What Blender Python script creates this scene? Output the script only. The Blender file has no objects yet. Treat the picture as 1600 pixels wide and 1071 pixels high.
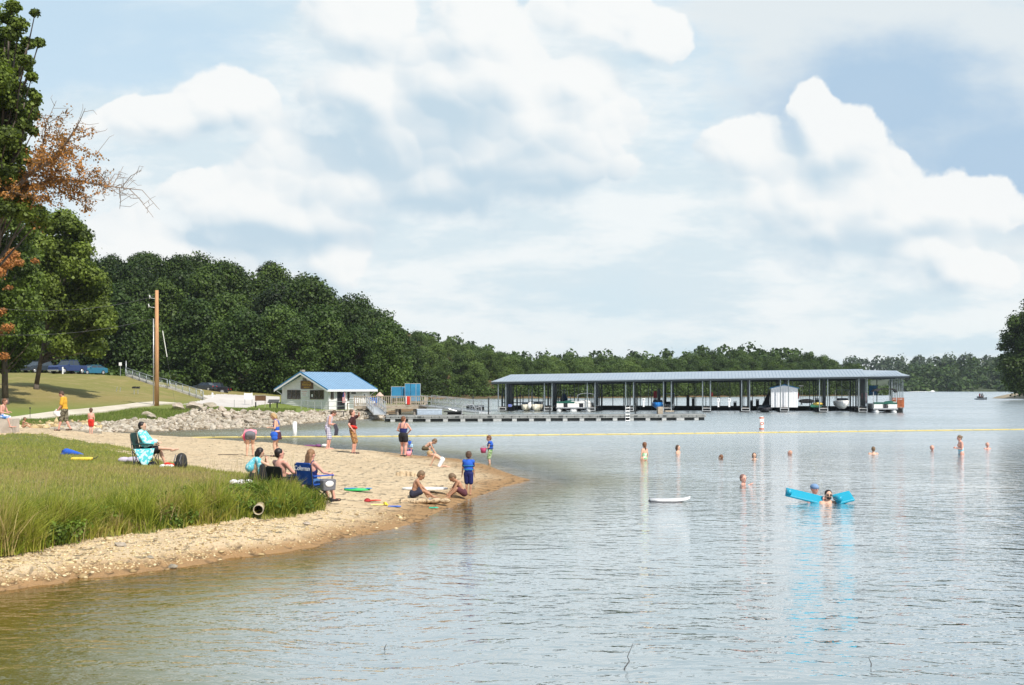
import bpy, bmesh, math, random
import numpy as np
from mathutils import Vector, Matrix, noise as mnoise
R = math.radians
random.seed(7); rs = np.random.RandomState(7)
scn = bpy.context.scene
COL = scn.collection

# ------------------------------------------------------------------ camera
CAMH = 3.0; FPX = 1900.0; U0 = 800.0; V0 = 605.0      # eye height (m) and focal length in photo pixels
cam_d = bpy.data.cameras.new('camera'); cam = bpy.data.objects.new('camera', cam_d); COL.objects.link(cam)
cam.location = (0, 0, CAMH); cam.rotation_euler = (R(90), 0, 0)
cam_d.sensor_width = 36; cam_d.lens = 36 * FPX / 1600; cam_d.shift_y = (V0 - 535.5) / 1600
cam_d.clip_start = 0.1; cam_d.clip_end = 20000
scn.camera = cam
scn.render.resolution_x = 1024; scn.render.resolution_y = 685
vs = scn.view_settings; vs.view_transform = 'Standard'; vs.look = 'None'; vs.gamma = 1; vs.exposure = 0.08

# ------------------------------------------------------------------ light
SUN_EL = R(51); sun_az = Vector((0.57, -0.82, 0)).normalized()      # towards the sun: right, a little behind the camera
sdir = Vector((sun_az.x * math.cos(SUN_EL), sun_az.y * math.cos(SUN_EL), math.sin(SUN_EL)))
sl = bpy.data.lights.new('sun', 'SUN'); sl.energy = 4.9; sl.angle = R(0.53); sl.color = (1, .955, .88)
so = bpy.data.objects.new('sun', sl); COL.objects.link(so); so.rotation_euler = sdir.to_track_quat('Z', 'Y').to_euler()

# ------------------------------------------------------------------ node helpers
class NT:
    dim = '3D'
    def __init__(s, nt, dim='3D'): s.t = nt; s.dim = dim
    def n(s, typ, **kw):
        x = s.t.nodes.new(typ)
        for k, v in kw.items(): setattr(x, k, v)
        return x
    def put(s, sock, v):
        if v is None: return
        if hasattr(v, 'is_linked') or hasattr(v, 'links'): s.t.links.new(v, sock)
        else:
            if isinstance(v, (tuple, list)) and len(v) == 3 and sock.type == 'RGBA': v = (*v, 1)
            sock.default_value = v
    def m(s, op, a, b=None, c=None, clamp=False):
        x = s.n('ShaderNodeMath', operation=op); x.use_clamp = clamp
        s.put(x.inputs[0], a); s.put(x.inputs[1], b); s.put(x.inputs[2], c)
        return x.outputs[0]
    def v(s, op, a, b=None):
        x = s.n('ShaderNodeVectorMath', operation=op); s.put(x.inputs[0], a); s.put(x.inputs[1], b)
        return x.outputs['Value'] if op in ('LENGTH', 'DOT_PRODUCT', 'DISTANCE') else x.outputs[0]
    def mix(s, f, a, b):
        x = s.n('ShaderNodeMix', data_type='RGBA'); s.put(x.inputs[0], f); s.put(x.inputs[6], a); s.put(x.inputs[7], b)
        return x.outputs[2]
    def ss(s, x, lo, hi, a=0.0, b=1.0, typ='SMOOTHSTEP'):
        r = s.n('ShaderNodeMapRange', interpolation_type=typ); s.put(r.inputs[0], x)
        for i, q in enumerate((lo, hi, a, b)): s.put(r.inputs[i + 1], q)
        return r.outputs[0]
    def noise(s, vec, scale, detail=4, rough=.5, dist=0.0):
        x = s.n('ShaderNodeTexNoise'); x.noise_dimensions = s.dim; s.put(x.inputs['Vector'], vec)
        x.inputs['Scale'].default_value = scale; x.inputs['Detail'].default_value = detail
        x.inputs['Roughness'].default_value = rough; x.inputs['Distortion'].default_value = dist
        return x.outputs[0]
    def scale(s, vec, sc, loc=(0, 0, 0)):
        x = s.n('ShaderNodeMapping'); s.put(x.inputs[0], vec); x.inputs[3].default_value = sc; x.inputs[1].default_value = loc
        return x.outputs[0]

# ------------------------------------------------------------------ world: sky and clouds
world = bpy.data.worlds.new('World'); scn.world = world; world.use_nodes = True
world.node_tree.nodes.clear()
W = NT(world.node_tree, '2D')
sky = W.n('ShaderNodeTexSky', sky_type='NISHITA'); sky.sun_disc = False
sky.sun_elevation = SUN_EL; sky.sun_rotation = math.atan2(sun_az.x, sun_az.y); sky.air_density = 1.0; sky.dust_density = 1.5
skyc = W.v('SCALE', sky.outputs[0]); skyc.node.inputs['Scale'].default_value = 0.115

def q(u, v): return ((u - U0) / FPX, (V0 - v) / FPX)
BLOBS = [(560,40,78,85),(580,140,78,85),(735,38,62,62),(700,125,120,80),(790,115,95,75),(855,190,112,105),(905,120,62,60),(640,215,125,95),
 (760,235,140,95),(845,265,110,55),(690,290,100,45),(345,165,66,42),(270,190,120,34),(480,280,120,70),(565,285,80,50),(410,320,130,62),(470,345,120,52),(250,410,160,55),(525,405,50,50),
 (1272,185,34,52),(1300,235,72,55),(1175,250,62,55),(1240,295,120,80),(1330,325,120,85),(1410,345,110,60),(1480,325,110,42),(1450,385,85,45),(1500,420,70,36),(930,35,85,48),(1010,60,55,36)]
def density_group():
    g = bpy.data.node_groups.new('cloud_density', 'ShaderNodeTree')
    g.interface.new_socket('P', in_out='INPUT', socket_type='NodeSocketVector')
    g.interface.new_socket('D', in_out='OUTPUT', socket_type='NodeSocketFloat')
    g.interface.new_socket('B', in_out='OUTPUT', socket_type='NodeSocketFloat'); g.interface.new_socket('M', in_out='OUTPUT', socket_type='NodeSocketFloat')
    G = NT(g, '2D'); gi = G.n('NodeGroupInput'); go = G.n('NodeGroupOutput')
    P = gi.outputs[0]
    w = G.n('ShaderNodeTexNoise'); w.noise_dimensions = '2D'; G.put(w.inputs['Vector'], P); w.inputs['Scale'].default_value = 14; w.inputs['Detail'].default_value = 4
    wv = G.v('SUBTRACT', w.outputs['Color'], (.5, .5, .5)); wv = G.v('MULTIPLY', wv, (.020, .016, 0)); P2 = G.v('ADD', P, wv)
    best = None
    for (u, v, ru, rv) in BLOBS:
        c = q(u, v)
        d = G.v('SUBTRACT', P2, (c[0], c[1], 0)); d = G.v('MULTIPLY', d, (FPX / ru / .86, FPX / rv / .86, 0))
        f = G.m('SUBTRACT', 1.0, G.v('LENGTH', d))
        if best is None: best = f
        else:
            x = G.n('ShaderNodeMath', operation='SMOOTH_MAX'); G.put(x.inputs[0], best); G.put(x.inputs[1], f); x.inputs[2].default_value = .4
            best = x.outputs[0]
    n1 = G.noise(P2, 24, 7, .6)
    bill = None; edge_ = None                              # rounded billows at three sizes: each cell is shaded like a ball lit from the upper right
    for sc, am, ed in ((11, .50, .34), (24, .34, .22), (52, .22, .10)):
        vo = G.n('ShaderNodeTexVoronoi', feature='SMOOTH_F1', voronoi_dimensions='2D'); G.put(vo.inputs['Vector'], P2); vo.inputs['Scale'].default_value = sc; vo.inputs['Smoothness'].default_value = .55
        dv = G.v('SUBTRACT', P2, vo.outputs['Position']); l = G.m('MULTIPLY', G.v('DOT_PRODUCT', dv, (.50 * sc, .86 * sc, 0)), am); e = G.m('MULTIPLY', G.m('SUBTRACT', .42, vo.outputs['Distance']), ed * 1.6)
        bill = l if bill is None else G.m('ADD', bill, l); edge_ = e if edge_ is None else G.m('ADD', edge_, e)
    D = G.m('ADD', G.m('ADD', best, .50), G.m('MULTIPLY', G.m('SUBTRACT', n1, .5), .85))
    D = G.m('ADD', D, edge_)
    G.put(go.inputs[0], D); G.put(go.inputs[1], bill); G.put(go.inputs[2], best)
    return g
geo = W.n('ShaderNodeTexCoord').outputs['Generated']
sep = W.n('ShaderNodeSeparateXYZ'); W.put(sep.inputs[0], geo)
yy = W.m('MAXIMUM', sep.outputs[1], .12)
comb = W.n('ShaderNodeCombineXYZ'); W.put(comb.inputs[0], W.m('DIVIDE', sep.outputs[0], yy)); W.put(comb.inputs[1], W.m('DIVIDE', sep.outputs[2], yy))
PQ = comb.outputs[0]; qz = W.m('DIVIDE', sep.outputs[2], yy)
dg = density_group()
def dens(off):
    x = W.n('ShaderNodeGroup'); x.node_tree = dg
    W.put(x.inputs[0], W.v('ADD', PQ, off) if off else PQ); return x
G0 = dens(None); G1 = dens((.012, .022, 0)); D0 = G0.outputs[0]; D1 = G1.outputs[0]
front = W.ss(sep.outputs[1], .05, .35)                         # clouds fade out behind the camera to lower the ambient light
gn = W.noise(W.scale(PQ, (1, 1.9, 1), (9, 2, 0)), 8, 6, .55)
vn = W.noise(W.scale(PQ, (2.0, 5.5, 1), (3.1, 1.7, 0)), 1.7, 7, .55)
vn2 = W.noise(W.scale(PQ, (3.5, 13, 1), (1.3, 5.7, 0)), 2.0, 8, .62)
def ell(u, v, ru, rv):
    c = q(u, v); d = W.v('SUBTRACT', PQ, (c[0], c[1], 0)); d = W.v('MULTIPLY', d, (FPX / ru, FPX / rv, 0))
    return W.m('SUBTRACT', 1.0, W.v('LENGTH', d))
low = W.ss(qz, .30, .03)
clear = W.mix(.80, skyc, (.61, .785, .91))
# high veil and layered low cloud
veil = W.m('ADD', W.m('MULTIPLY', W.ss(vn, .40, .66), .40), W.m('MULTIPLY', low, .80), clamp=True)
haze_c = W.mix(W.ss(vn2, .38, .60), (.66, .785, .85), (.84, .895, .905))
c1 = W.mix(veil, clear, haze_c)
# broad soft cloud masses round the cumulus heads
ms = W.m('MAXIMUM', W.m('MAXIMUM', ell(730, 230, 400, 330), ell(1290, 350, 420, 190)), W.m('MAXIMUM', ell(430, 310, 320, 140), ell(300, 190, 260, 60)))
ms = W.m('ADD', ms, W.m('MULTIPLY', W.m('SUBTRACT', gn, .5), 1.6))
c1 = W.mix(W.m('MULTIPLY', W.ss(ms, -.35, .4), .88), c1, W.mix(W.ss(W.m('ADD', vn2, W.m('MULTIPLY', W.m('SUBTRACT', gn, .5), .6)), .35, .68), (.68, .785, .84), (.86, .90, .91)))
# blue-grey rain cloud, upper right
gd = W.m('MAXIMUM', W.m('MAXIMUM', ell(1500, 215, 340, 120), ell(1370, 70, 270, 160)), ell(1700, 150, 330, 220))
gd = W.m('ADD', W.m('ADD', gd, .22), W.m('MULTIPLY', W.m('SUBTRACT', gn, .5), 1.3))
dk = W.m('MAXIMUM', ell(1570, 262, 330, 90), ell(1390, 165, 230, 110))
gcol = W.mix(W.ss(W.m('ADD', dk, W.m('MULTIPLY', W.m('SUBTRACT', gn, .5), 1.5)), -.35, .6), (.74, .80, .83), (.42, .575, .74))
c2 = W.mix(W.m('MULTIPLY', W.ss(gd, -.05, .45), .95), c1, gcol)
# cumulus: crisp sunlit heads, soft grey-blue undersides
rel = W.m('SUBTRACT', D0, D1)
base = W.m('MAXIMUM', W.m('MAXIMUM', ell(800, 330, 240, 80), ell(1215, 410, 180, 45)), W.m('MAXIMUM', ell(690, 200, 110, 60), W.m('MAXIMUM', ell(540, 220, 100, 80), ell(450, 372, 190, 28))))
base = W.ss(W.m('ADD', base, W.m('MULTIPLY', W.m('SUBTRACT', gn, .5), 1.4)), -.3, .8)
lit = W.m('ADD', W.m('MULTIPLY', W.m('SUBTRACT', G0.outputs[2], G1.outputs[2]), .85), .56)
lit = W.m('ADD', lit, W.m('MULTIPLY', G0.outputs[1], 1.15))
lit = W.m('ADD', lit, W.m('MULTIPLY', W.m('SUBTRACT', gn, .5), 1.1))
lit = W.m('SUBTRACT', lit, W.m('MULTIPLY', base, .85))
lit = W.ss(lit, -.45, 1.15)
ccol = W.mix(lit, (.53, .665, .765), (.905, .92, .915))
edge = W.ss(rel, -.35, .3, 1.0, .22)                            # undersides fade out, tops end crisply
soft = W.ss(W.m('DIVIDE', W.m('ADD', D0, .12), edge), 0, 1)
c3 = W.mix(W.m('MULTIPLY', soft, W.ss(front, 0, 1, .25, .96)), c2, ccol)
grd = W.ss(sep.outputs[2], -.03, 0.0)
c4 = W.mix(grd, (.12, .14, .12), c3)
bk = W.mix(W.ss(sep.outputs[1], -.25, .25), skyc, c4)                    # clear blue behind the camera
bg = W.n('ShaderNodeBackground'); W.put(bg.inputs[0], bk); bg.inputs[1].default_value = 1.0
wo = W.n('ShaderNodeOutputWorld'); W.put(wo.inputs[0], bg.outputs[0])
try: world.cycles.sampling_method = 'MANUAL'; world.cycles.sample_map_resolution = 512
except Exception: pass

# ------------------------------------------------------------------ materials
MATS = {}
def M(name, rgb, rough=.6, var=.12, sc=6.0, bump=0.0, metal=0.0, spec=.4, obj_rand=0.0, dirt=None, stretch=None, trans=0.0, sheen=False):
    if name in MATS: return MATS[name]
    m = bpy.data.materials.new(name); m.use_nodes = True; m.node_tree.nodes.clear(); N = NT(m.node_tree)
    tc = N.n('ShaderNodeTexCoord').outputs['Object']
    if stretch: tc = N.scale(tc, stretch)
    n1 = N.noise(tc, sc, 5, .6)
    lo = tuple(c * (1 - var * 1.4) for c in rgb); hi = tuple(min(1, c * (1 + var)) for c in rgb)
    col = N.mix(N.ss(n1, .3, .7, typ='LINEAR'), lo, hi)
    if dirt:
        col = N.mix(N.m('MULTIPLY', N.ss(N.noise(tc, sc * .37, 6, .65), .5, .7), .8), col, dirt)
    if obj_rand:
        oi = N.n('ShaderNodeObjectInfo'); hsv = N.n('ShaderNodeHueSaturation')
        N.put(hsv.inputs['Color'], col); N.put(hsv.inputs['Value'], N.ss(oi.outputs['Random'], 0, 1, 1 - obj_rand, 1 + obj_rand, typ='LINEAR'))
        N.put(hsv.inputs['Hue'], N.ss(oi.outputs['Random'], 0, 1, .5 + obj_rand * .05, .5 - obj_rand * .06, typ='LINEAR')); col = hsv.outputs[0]
    b = N.n('ShaderNodeBsdfPrincipled'); N.put(b.inputs['Base Color'], col); b.inputs['Roughness'].default_value = rough
    b.inputs['Metallic'].default_value = metal; b.inputs['Specular IOR Level'].default_value = spec
    if bump:
        bp = N.n('ShaderNodeBump'); bp.inputs['Strength'].default_value = min(1, bump); bp.inputs['Distance'].default_value = .03
        N.put(bp.inputs['Height'], N.noise(tc, sc * 3, 4, .6)); N.put(b.inputs['Normal'], bp.outputs[0])
    out = b.outputs[0]
    if trans:
        t = N.n('ShaderNodeBsdfTranslucent'); N.put(t.inputs[0], col); mx = N.n('ShaderNodeMixShader'); mx.inputs[0].default_value = trans
        N.put(mx.inputs[1], out); N.put(mx.inputs[2], t.outputs[0]); out = mx.outputs[0]
    o = N.n('ShaderNodeOutputMaterial'); N.put(o.inputs[0], out)
    MATS[name] = m; return m

def leafmat(name, rgb, var=.35, rand=.25, trans=.28, dry=None):
    m = bpy.data.materials.new(name); m.use_nodes = True; m.node_tree.nodes.clear(); N = NT(m.node_tree)
    at = N.n('ShaderNodeAttribute'); at.attribute_name = 'tone'
    a = tuple(c * (1 - var) for c in rgb); b = tuple(c * (1 + var) for c in rgb); b = (b[0] * 1.15, b[1], b[2] * .9)
    col = N.mix(at.outputs['Fac'], a, b)
    if dry: col = N.mix(N.ss(at.outputs['Fac'], .86, .95), col, dry)
    oi = N.n('ShaderNodeObjectInfo'); hsv = N.n('ShaderNodeHueSaturation'); N.put(hsv.inputs['Color'], col)
    N.put(hsv.inputs['Value'], N.ss(oi.outputs['Random'], 0, 1, 1 - rand, 1 + rand, typ='LINEAR'))
    N.put(hsv.inputs['Hue'], N.ss(oi.outputs['Random'], 0, 1, .508, .49, typ='LINEAR'))
    d = N.n('ShaderNodeBsdfPrincipled'); N.put(d.inputs['Base Color'], hsv.outputs[0]); d.inputs['Roughness'].default_value = .55
    d.inputs['Specular IOR Level'].default_value = .25
    t = N.n('ShaderNodeBsdfTranslucent'); N.put(t.inputs[0], N.v('MULTIPLY', hsv.outputs[0], (1.25, 1.4, .6)))
    mx = N.n('ShaderNodeMixShader'); mx.inputs[0].default_value = trans; N.put(mx.inputs[1], d.outputs[0]); N.put(mx.inputs[2], t.outputs[0])
    o = N.n('ShaderNodeOutputMaterial'); N.put(o.inputs[0], mx.outputs[0]); MATS[name] = m; return m

# ------------------------------------------------------------------ object helpers
def tag(o, label=None, cat=None, group=None, kind=None):
    if label: o['label'] = label
    if cat: o['category'] = cat
    if group: o['group'] = group
    if kind: o['kind'] = kind
    return o
def empty(name, loc=(0, 0, 0), rz=0, label=None, cat=None, group=None, sc=1.0):
    o = bpy.data.objects.new(name, None); COL.objects.link(o); o.location = loc; o.rotation_euler = (0, 0, rz)
    o.empty_display_size = .2; o.scale = (sc, sc, sc)
    return tag(o, label, cat, group)
def copy_tree(o, parent=None):
    c = o.copy(); COL.objects.link(c); c.parent = parent
    for ch in list(o.children): copy_tree(ch, c)
    return c
def mesh_np(name, V, F, attrs=None, smooth=False, mat=None):
    """V (n,3); F (m,k) all faces the same size"""
    me = bpy.data.meshes.new(name); V = np.asarray(V, np.float32); F = np.asarray(F, np.int32)
    me.vertices.add(len(V)); me.vertices.foreach_set('co', V.ravel())
    k = F.shape[1]; me.loops.add(F.size); me.loops.foreach_set('vertex_index', F.ravel())
    me.polygons.add(len(F)); me.polygons.foreach_set('loop_start', np.arange(0, F.size, k, dtype=np.int32))
    if smooth: me.polygons.foreach_set('use_smooth', np.ones(len(F), bool))
    me.update(calc_edges=True)
    if attrs:
        for an, (dom, arr) in attrs.items():
            a = me.attributes.new(an, 'FLOAT', dom); a.data.foreach_set('value', np.asarray(arr, np.float32))
    if mat: me.materials.append(mat)
    return me
def link(name, me, parent=None, loc=None):
    o = bpy.data.objects.new(name, me); COL.objects.link(o); o.parent = parent
    if loc is not None: o.location = loc
    return o

class MB:
    """collects shapes; build() links them as ONE mesh object"""
    def __init__(s): s.V = []; s.F = []; s.I = []; s.mi = 0
    def add(s, vs_, fs):
        n = len(s.V); s.V += [tuple(v) for v in vs_]; s.F += [tuple(i + n for i in f) for f in fs]; s.I += [s.mi] * len(fs); return s
    def box(s, c, d, rz=0, rx=0, ry=0, taper=1.0):
        hx, hy, hz = d[0] / 2, d[1] / 2, d[2] / 2
        m = Matrix.Rotation(rz, 3, 'Z') @ Matrix.Rotation(ry, 3, 'Y') @ Matrix.Rotation(rx, 3, 'X')
        vs_ = []
        for z in (-1, 1):
            t = taper if z > 0 else 1
            for x, y in ((-1, -1), (1, -1), (1, 1), (-1, 1)): vs_.append(m @ Vector((x * hx * t, y * hy * t, z * hz)) + Vector(c))
        return s.add(vs_, [(0, 3, 2, 1), (4, 5, 6, 7), (0, 1, 5, 4), (1, 2, 6, 5), (2, 3, 7, 6), (3, 0, 4, 7)])
    def tube(s, p0, p1, r0, r1=None, n=8, cap=True):
        r1 = r0 if r1 is None else r1; p0 = Vector(p0); p1 = Vector(p1); d = (p1 - p0)
        if d.length < 1e-6: return s
        qn = d.to_track_quat('Z', 'Y'); a = []
        for p, r in ((p0, r0), (p1, r1)):
            for i in range(n):
                t = 2 * math.pi * i / n; a.append(p + qn @ Vector((r * math.cos(t), r * math.sin(t), 0)))
        f = [(i, (i + 1) % n, n + (i + 1) % n, n + i) for i in range(n)]
        if cap: f += [tuple(range(n - 1, -1, -1)), tuple(range(n, 2 * n))]
        return s.add(a, f)
    def poly(s, pts, r, n=6, r1=None):
        L = len(pts) - 1
        for i in range(L):
            a = r if r1 is None else r + (r1 - r) * i / L; b = r if r1 is None else r + (r1 - r) * (i + 1) / L
            s.tube(pts[i], pts[i + 1], a, b, n)
        return s
    def ell(s, c, r, nu=12, nv=8, mat=None):
        a = []; c = Vector(c)
        for j in range(nv + 1):
            ph = math.pi * j / nv
            for i in range(nu):
                t = 2 * math.pi * i / nu
                v = Vector((r[0] * math.sin(ph) * math.cos(t), r[1] * math.sin(ph) * math.sin(t), r[2] * math.cos(ph)))
                if mat: v = mat @ v
                a.append(c + v)
        f = []
        for j in range(nv):
            for i in range(nu):
                f.append((j * nu + i, (j + 1) * nu + i, (j + 1) * nu + (i + 1) % nu, j * nu + (i + 1) % nu))
        return s.add(a, f)
    def capsule(s, p0, r0, p1, r1, n=10):
        p0 = Vector(p0); p1 = Vector(p1); d = p1 - p0
        if d.length < 1e-5: return s.ell(p0, (r0,) * 3)
        qn = d.to_track_quat('Z', 'Y'); rings = []
        for k in range(4): 
            t = math.pi / 2 * (1 - k / 3); rings.append((p0, -r0 * math.sin(t), max(1e-4, r0 * math.cos(t))))
        for k in range(4):
            t = math.pi / 2 * (k / 3); rings.append((p1, r1 * math.sin(t), max(1e-4, r1 * math.cos(t))))
        a = []
        for p, o, r in rings:
            for i in range(n):
                t = 2 * math.pi * i / n; a.append(p + qn @ Vector((r * math.cos(t), r * math.sin(t), o)))
        f = [(j * n + i, j * n + (i + 1) % n, (j + 1) * n + (i + 1) % n, (j + 1) * n + i) for j in range(len(rings) - 1) for i in range(n)]
        f += [tuple(range(n - 1, -1, -1)), tuple(range((len(rings) - 1) * n, len(rings) * n))]
        return s.add(a, f)
    def prism(s, pts, axis, a0, a1):
        """extrude a 2D outline; axis 'y': pts are (x,z); 'x': (y,z); 'z': (x,y)"""
        def P(p, a): return {'y': (p[0], a, p[1]), 'x': (a, p[0], p[1]), 'z': (p[0], p[1], a)}[axis]
        n = len(pts); vs_ = [P(p, a0) for p in pts] + [P(p, a1) for p in pts]
        f = [(i, (i + 1) % n, n + (i + 1) % n, n + i) for i in range(n)] + [tuple(range(n - 1, -1, -1)), tuple(range(n, 2 * n))]
        return s.add(vs_, f)
    def loft(s, rings, close=True, cap=True):
        n = len(rings[0]); a = [p for r in rings for p in r]; f = []
        for j in range(len(rings) - 1):
            for i in range(n if close else n - 1):
                f.append((j * n + i, j * n + (i + 1) % n, (j + 1) * n + (i + 1) % n, (j + 1) * n + i))
        if cap and close: f += [tuple(range(n - 1, -1, -1)), tuple(range((len(rings) - 1) * n, len(rings) * n))]
        return s.add(a, f)
    def quad(s, a, b, c, d): return s.add([a, b, c, d], [(0, 1, 2, 3)])
    def build(s, name, mat, parent=None, smooth=False, bevel=0.0, sub=0, loc=None, fix=True):
        me = bpy.data.meshes.new(name); me.from_pydata([tuple(v) for v in s.V], [], s.F)
        mats = mat if isinstance(mat, (list, tuple)) else [mat]
        for m in mats: me.materials.append(m)
        if len(mats) > 1: me.polygons.foreach_set('material_index', s.I)
        if fix:
            bm = bmesh.new(); bm.from_mesh(me); bmesh.ops.recalc_face_normals(bm, faces=bm.faces); bm.to_mesh(me); bm.free()
        if smooth: me.polygons.foreach_set('use_smooth', [True] * len(me.polygons))
        me.update(); o = bpy.data.objects.new(name, me); COL.objects.link(o); o.parent = parent
        if loc is not None: o.location = loc
        if bevel: b = o.modifiers.new('b', 'BEVEL'); b.width = bevel; b.segments = 2; b.limit_method = 'ANGLE'
        if sub: b = o.modifiers.new('s', 'SUBSURF'); b.levels = b.render_levels = sub
        return o

# ------------------------------------------------------------------ terrain
def W3(u, v, z=0.0):                                   # point at height z seen at photo position (u,v)
    Y = (CAMH - z) * FPX / (v - V0); return ((u - U0) * Y / FPX, Y, z)
def WY(u, v, Y): return ((u - U0) * Y / FPX, Y, CAMH - (v - V0) * Y / FPX)
SHORE_UV = [(-420, 960), (-200, 950), (-60, 932), (0, 924), (60, 915), (110, 905), (150, 903), (230, 893), (300, 884), (360, 872), (420, 866), (470, 858), (500, 850), (530, 842), (600, 829), (650, 816),
 (690, 797), (730, 781), (780, 763), (828, 751), (795, 740), (757, 726), (715, 717), (640, 711), (560, 705), (480, 697), (400, 692), (330, 688), (250, 684), (190, 681),
 (159, 678), (200, 675), (240, 674), (300, 672), (360, 670), (410, 668), (460, 663), (494, 660.5), (528, 657), (587, 654.5)]
SH = [W3(u, v)[:2] for u, v in SHORE_UV] + [(-13, 136), (-12.5, 150), (-14, 175), (-17, 210), (-21, 255), (-25, 308), (0, 322), (30, 345), (60, 375), (95, 405), (125, 430), (170, 480), (210, 560)]
SHa = np.array(SH)
def land_poly():
    return np.array(SH + [(210, 900), (-900, 900), (-900, 5), (SH[0][0], 5)])
LP = land_poly()
def inside(px, py, poly):
    r = np.zeros(px.shape, bool); n = len(poly); j = n - 1
    for i in range(n):
        xi, yi = poly[i]; xj, yj = poly[j]
        c = ((yi > py) != (yj > py)) & (px < (xj - xi) * (py - yi) / ((yj - yi) + 1e-12) + xi)
        r ^= c; j = i
    return r
def sdist(px, py):
    """distance to the shoreline, positive on land"""
    d = np.full(px.shape, 1e9)
    for i in range(len(SHa) - 1):
        a = SHa[i]; b = SHa[i + 1]; ab = b - a; L = (ab ** 2).sum()
        t = np.clip(((px - a[0]) * ab[0] + (py - a[1]) * ab[1]) / L, 0, 1)
        d = np.minimum(d, np.hypot(px - a[0] - t * ab[0], py - a[1] - t * ab[1]))
    return np.where(inside(px, py, LP), d, -d)
CP = []
def cp(u, v, z): CP.append(W3(u, v, z))
for a in [(0, 869, .33), (-60, 880, .33), (-250, 880, .4), (125, 848, .33), (203, 835, .35), (312, 824, .36), (419, 812, .33), (497, 799, .30), (520, 790, .28),
          (0, 800, .62), (-250, 800, .7), (100, 795, .62), (200, 790, .63), (300, 780, .62), (400, 775, .52), (470, 775, .40),
          (0, 740, .88), (-300, 740, .9), (120, 740, .83), (230, 729, .74), (330, 740, .68), (400, 745, .55), (470, 745, .40), (120, 710, .86), (0, 700, .95), (-300, 700, .95),
          (0, 680, 1.05), (60, 678, 1.05), (100, 673, 1.05), (140, 681, .85), (200, 695, .7), (260, 703, .6), (300, 700, .5), (340, 715, .5), (400, 720, .42), (450, 712, .36), (510, 702.5, .35),
          (551, 709.5, .27), (600, 720, .26), (630, 714.5, .12), (560, 740, .33), (500, 783, .32), (560, 775, .27), (610, 790, .16), (650, 778, .2), (650, 740, .27), (700, 740, .22), (684, 731, .16),
          (714, 777, .06), (740, 760, .14), (770, 752, .08), (600, 805, .13), (540, 815, .18), (460, 835, .2), (350, 850, .2), (200, 870, .18), (60, 890, .2), (-100, 900, .2),
          (200, 679.5, .25), (300, 685.5, .22), (430, 700, .28), (350, 697, .35), (145, 678.5, .35), (100, 671, .95)]: cp(*a)
for a in [(0, 656, 80, .0), (-40, 652, 92, .0), (75, 651, 92, 0), (130, 643, 98, 0), (240, 631, 118, 0), (270, 628, 125, 0), (150, 663, 89, 0), (210, 657, 95, 0), (260, 650, 100, 0), (300, 638, 108, 0), (340, 642, 104, 0),
          (400, 648, 104, 0), (450, 648, 110, 0), (520, 646, 122, 0), (580, 644, 131, 0), (250, 660, 94, 0), (300, 655, 96, 0), (380, 655, 100, 0), (440, 640, 138, 0), (500, 641, 142, 0), (560, 637, 152, 0),
          (0, 603, 120, 0), (-200, 600, 120, 0), (60, 602, 120, 0), (120, 618, 120, 0), (200, 612, 135, 0), (50, 585, 150, 0), (130, 585, 152, 0), (0, 585, 150, 0), (-250, 585, 150, 0), (198, 588, 152, 0), (241, 603, 148, 0),
          (262, 607, 147, 0), (316, 625, 143, 0), (160, 586, 170, 0), (0, 586, 175, 0), (-250, 586, 178, 0), (225, 593, 170, 0), (330, 616.5, 168, 0), (400, 618, 172, 0), (450, 621, 172, 0), (280, 604, 165, 0),
          (350, 633, 136, 0), (400, 634, 136, 0), (0, 640, 96, 0), (-200, 640, 96, 0), (60, 630, 108, 0), (-300, 665, 62, 0)]: CP.append(WY(a[0], a[1], a[2]))
CP += [(-14, 160, .8), (-17, 185, .9), (-30, 190, 1.5), (-24, 240, 1.2), (-60, 200, 3), (-100, 200, 5), (-40, 300, 2), (0, 345, 2), (40, 380, 2), (80, 420, 2), (120, 460, 2), (-30, 500, 5), (100, 600, 5), (-300, 300, 6), (-300, 600, 6),
       (-200, 100, 5), (-100, 60, 1.6), (-200, 30, 1.6), (-60, 30, 1.2), (-60, 14, 1.0)]
# shoreline and lake-bed samples
pts = []
for i in range(len(SHa) - 1):
    a, b = SHa[i], SHa[i + 1]; L = np.hypot(*(b - a)); n = max(1, int(L / (np.clip(a[1], 15, 90) * .035)))
    for k in range(n): pts.append((a + (b - a) * k / n, (b - a) / L))
for p, t in pts:
    CP.append((p[0], p[1], 0.0)); nr = np.array([t[1], -t[0]]); sc = np.clip(p[1] / 60, .3, 1.6)
    for off, dz in ((1.1, -.16), (4.5, -.75), (12, -1.7)):
        w = p + nr * off * sc
        if sdist(np.array([w[0]]), np.array([w[1]]))[0] < -off * sc * .8: CP.append((w[0], w[1], dz * (sc if off < 2 else 1)))
CPa = np.array(CP); CXY = CPa[:, :2] * 1.0
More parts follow.
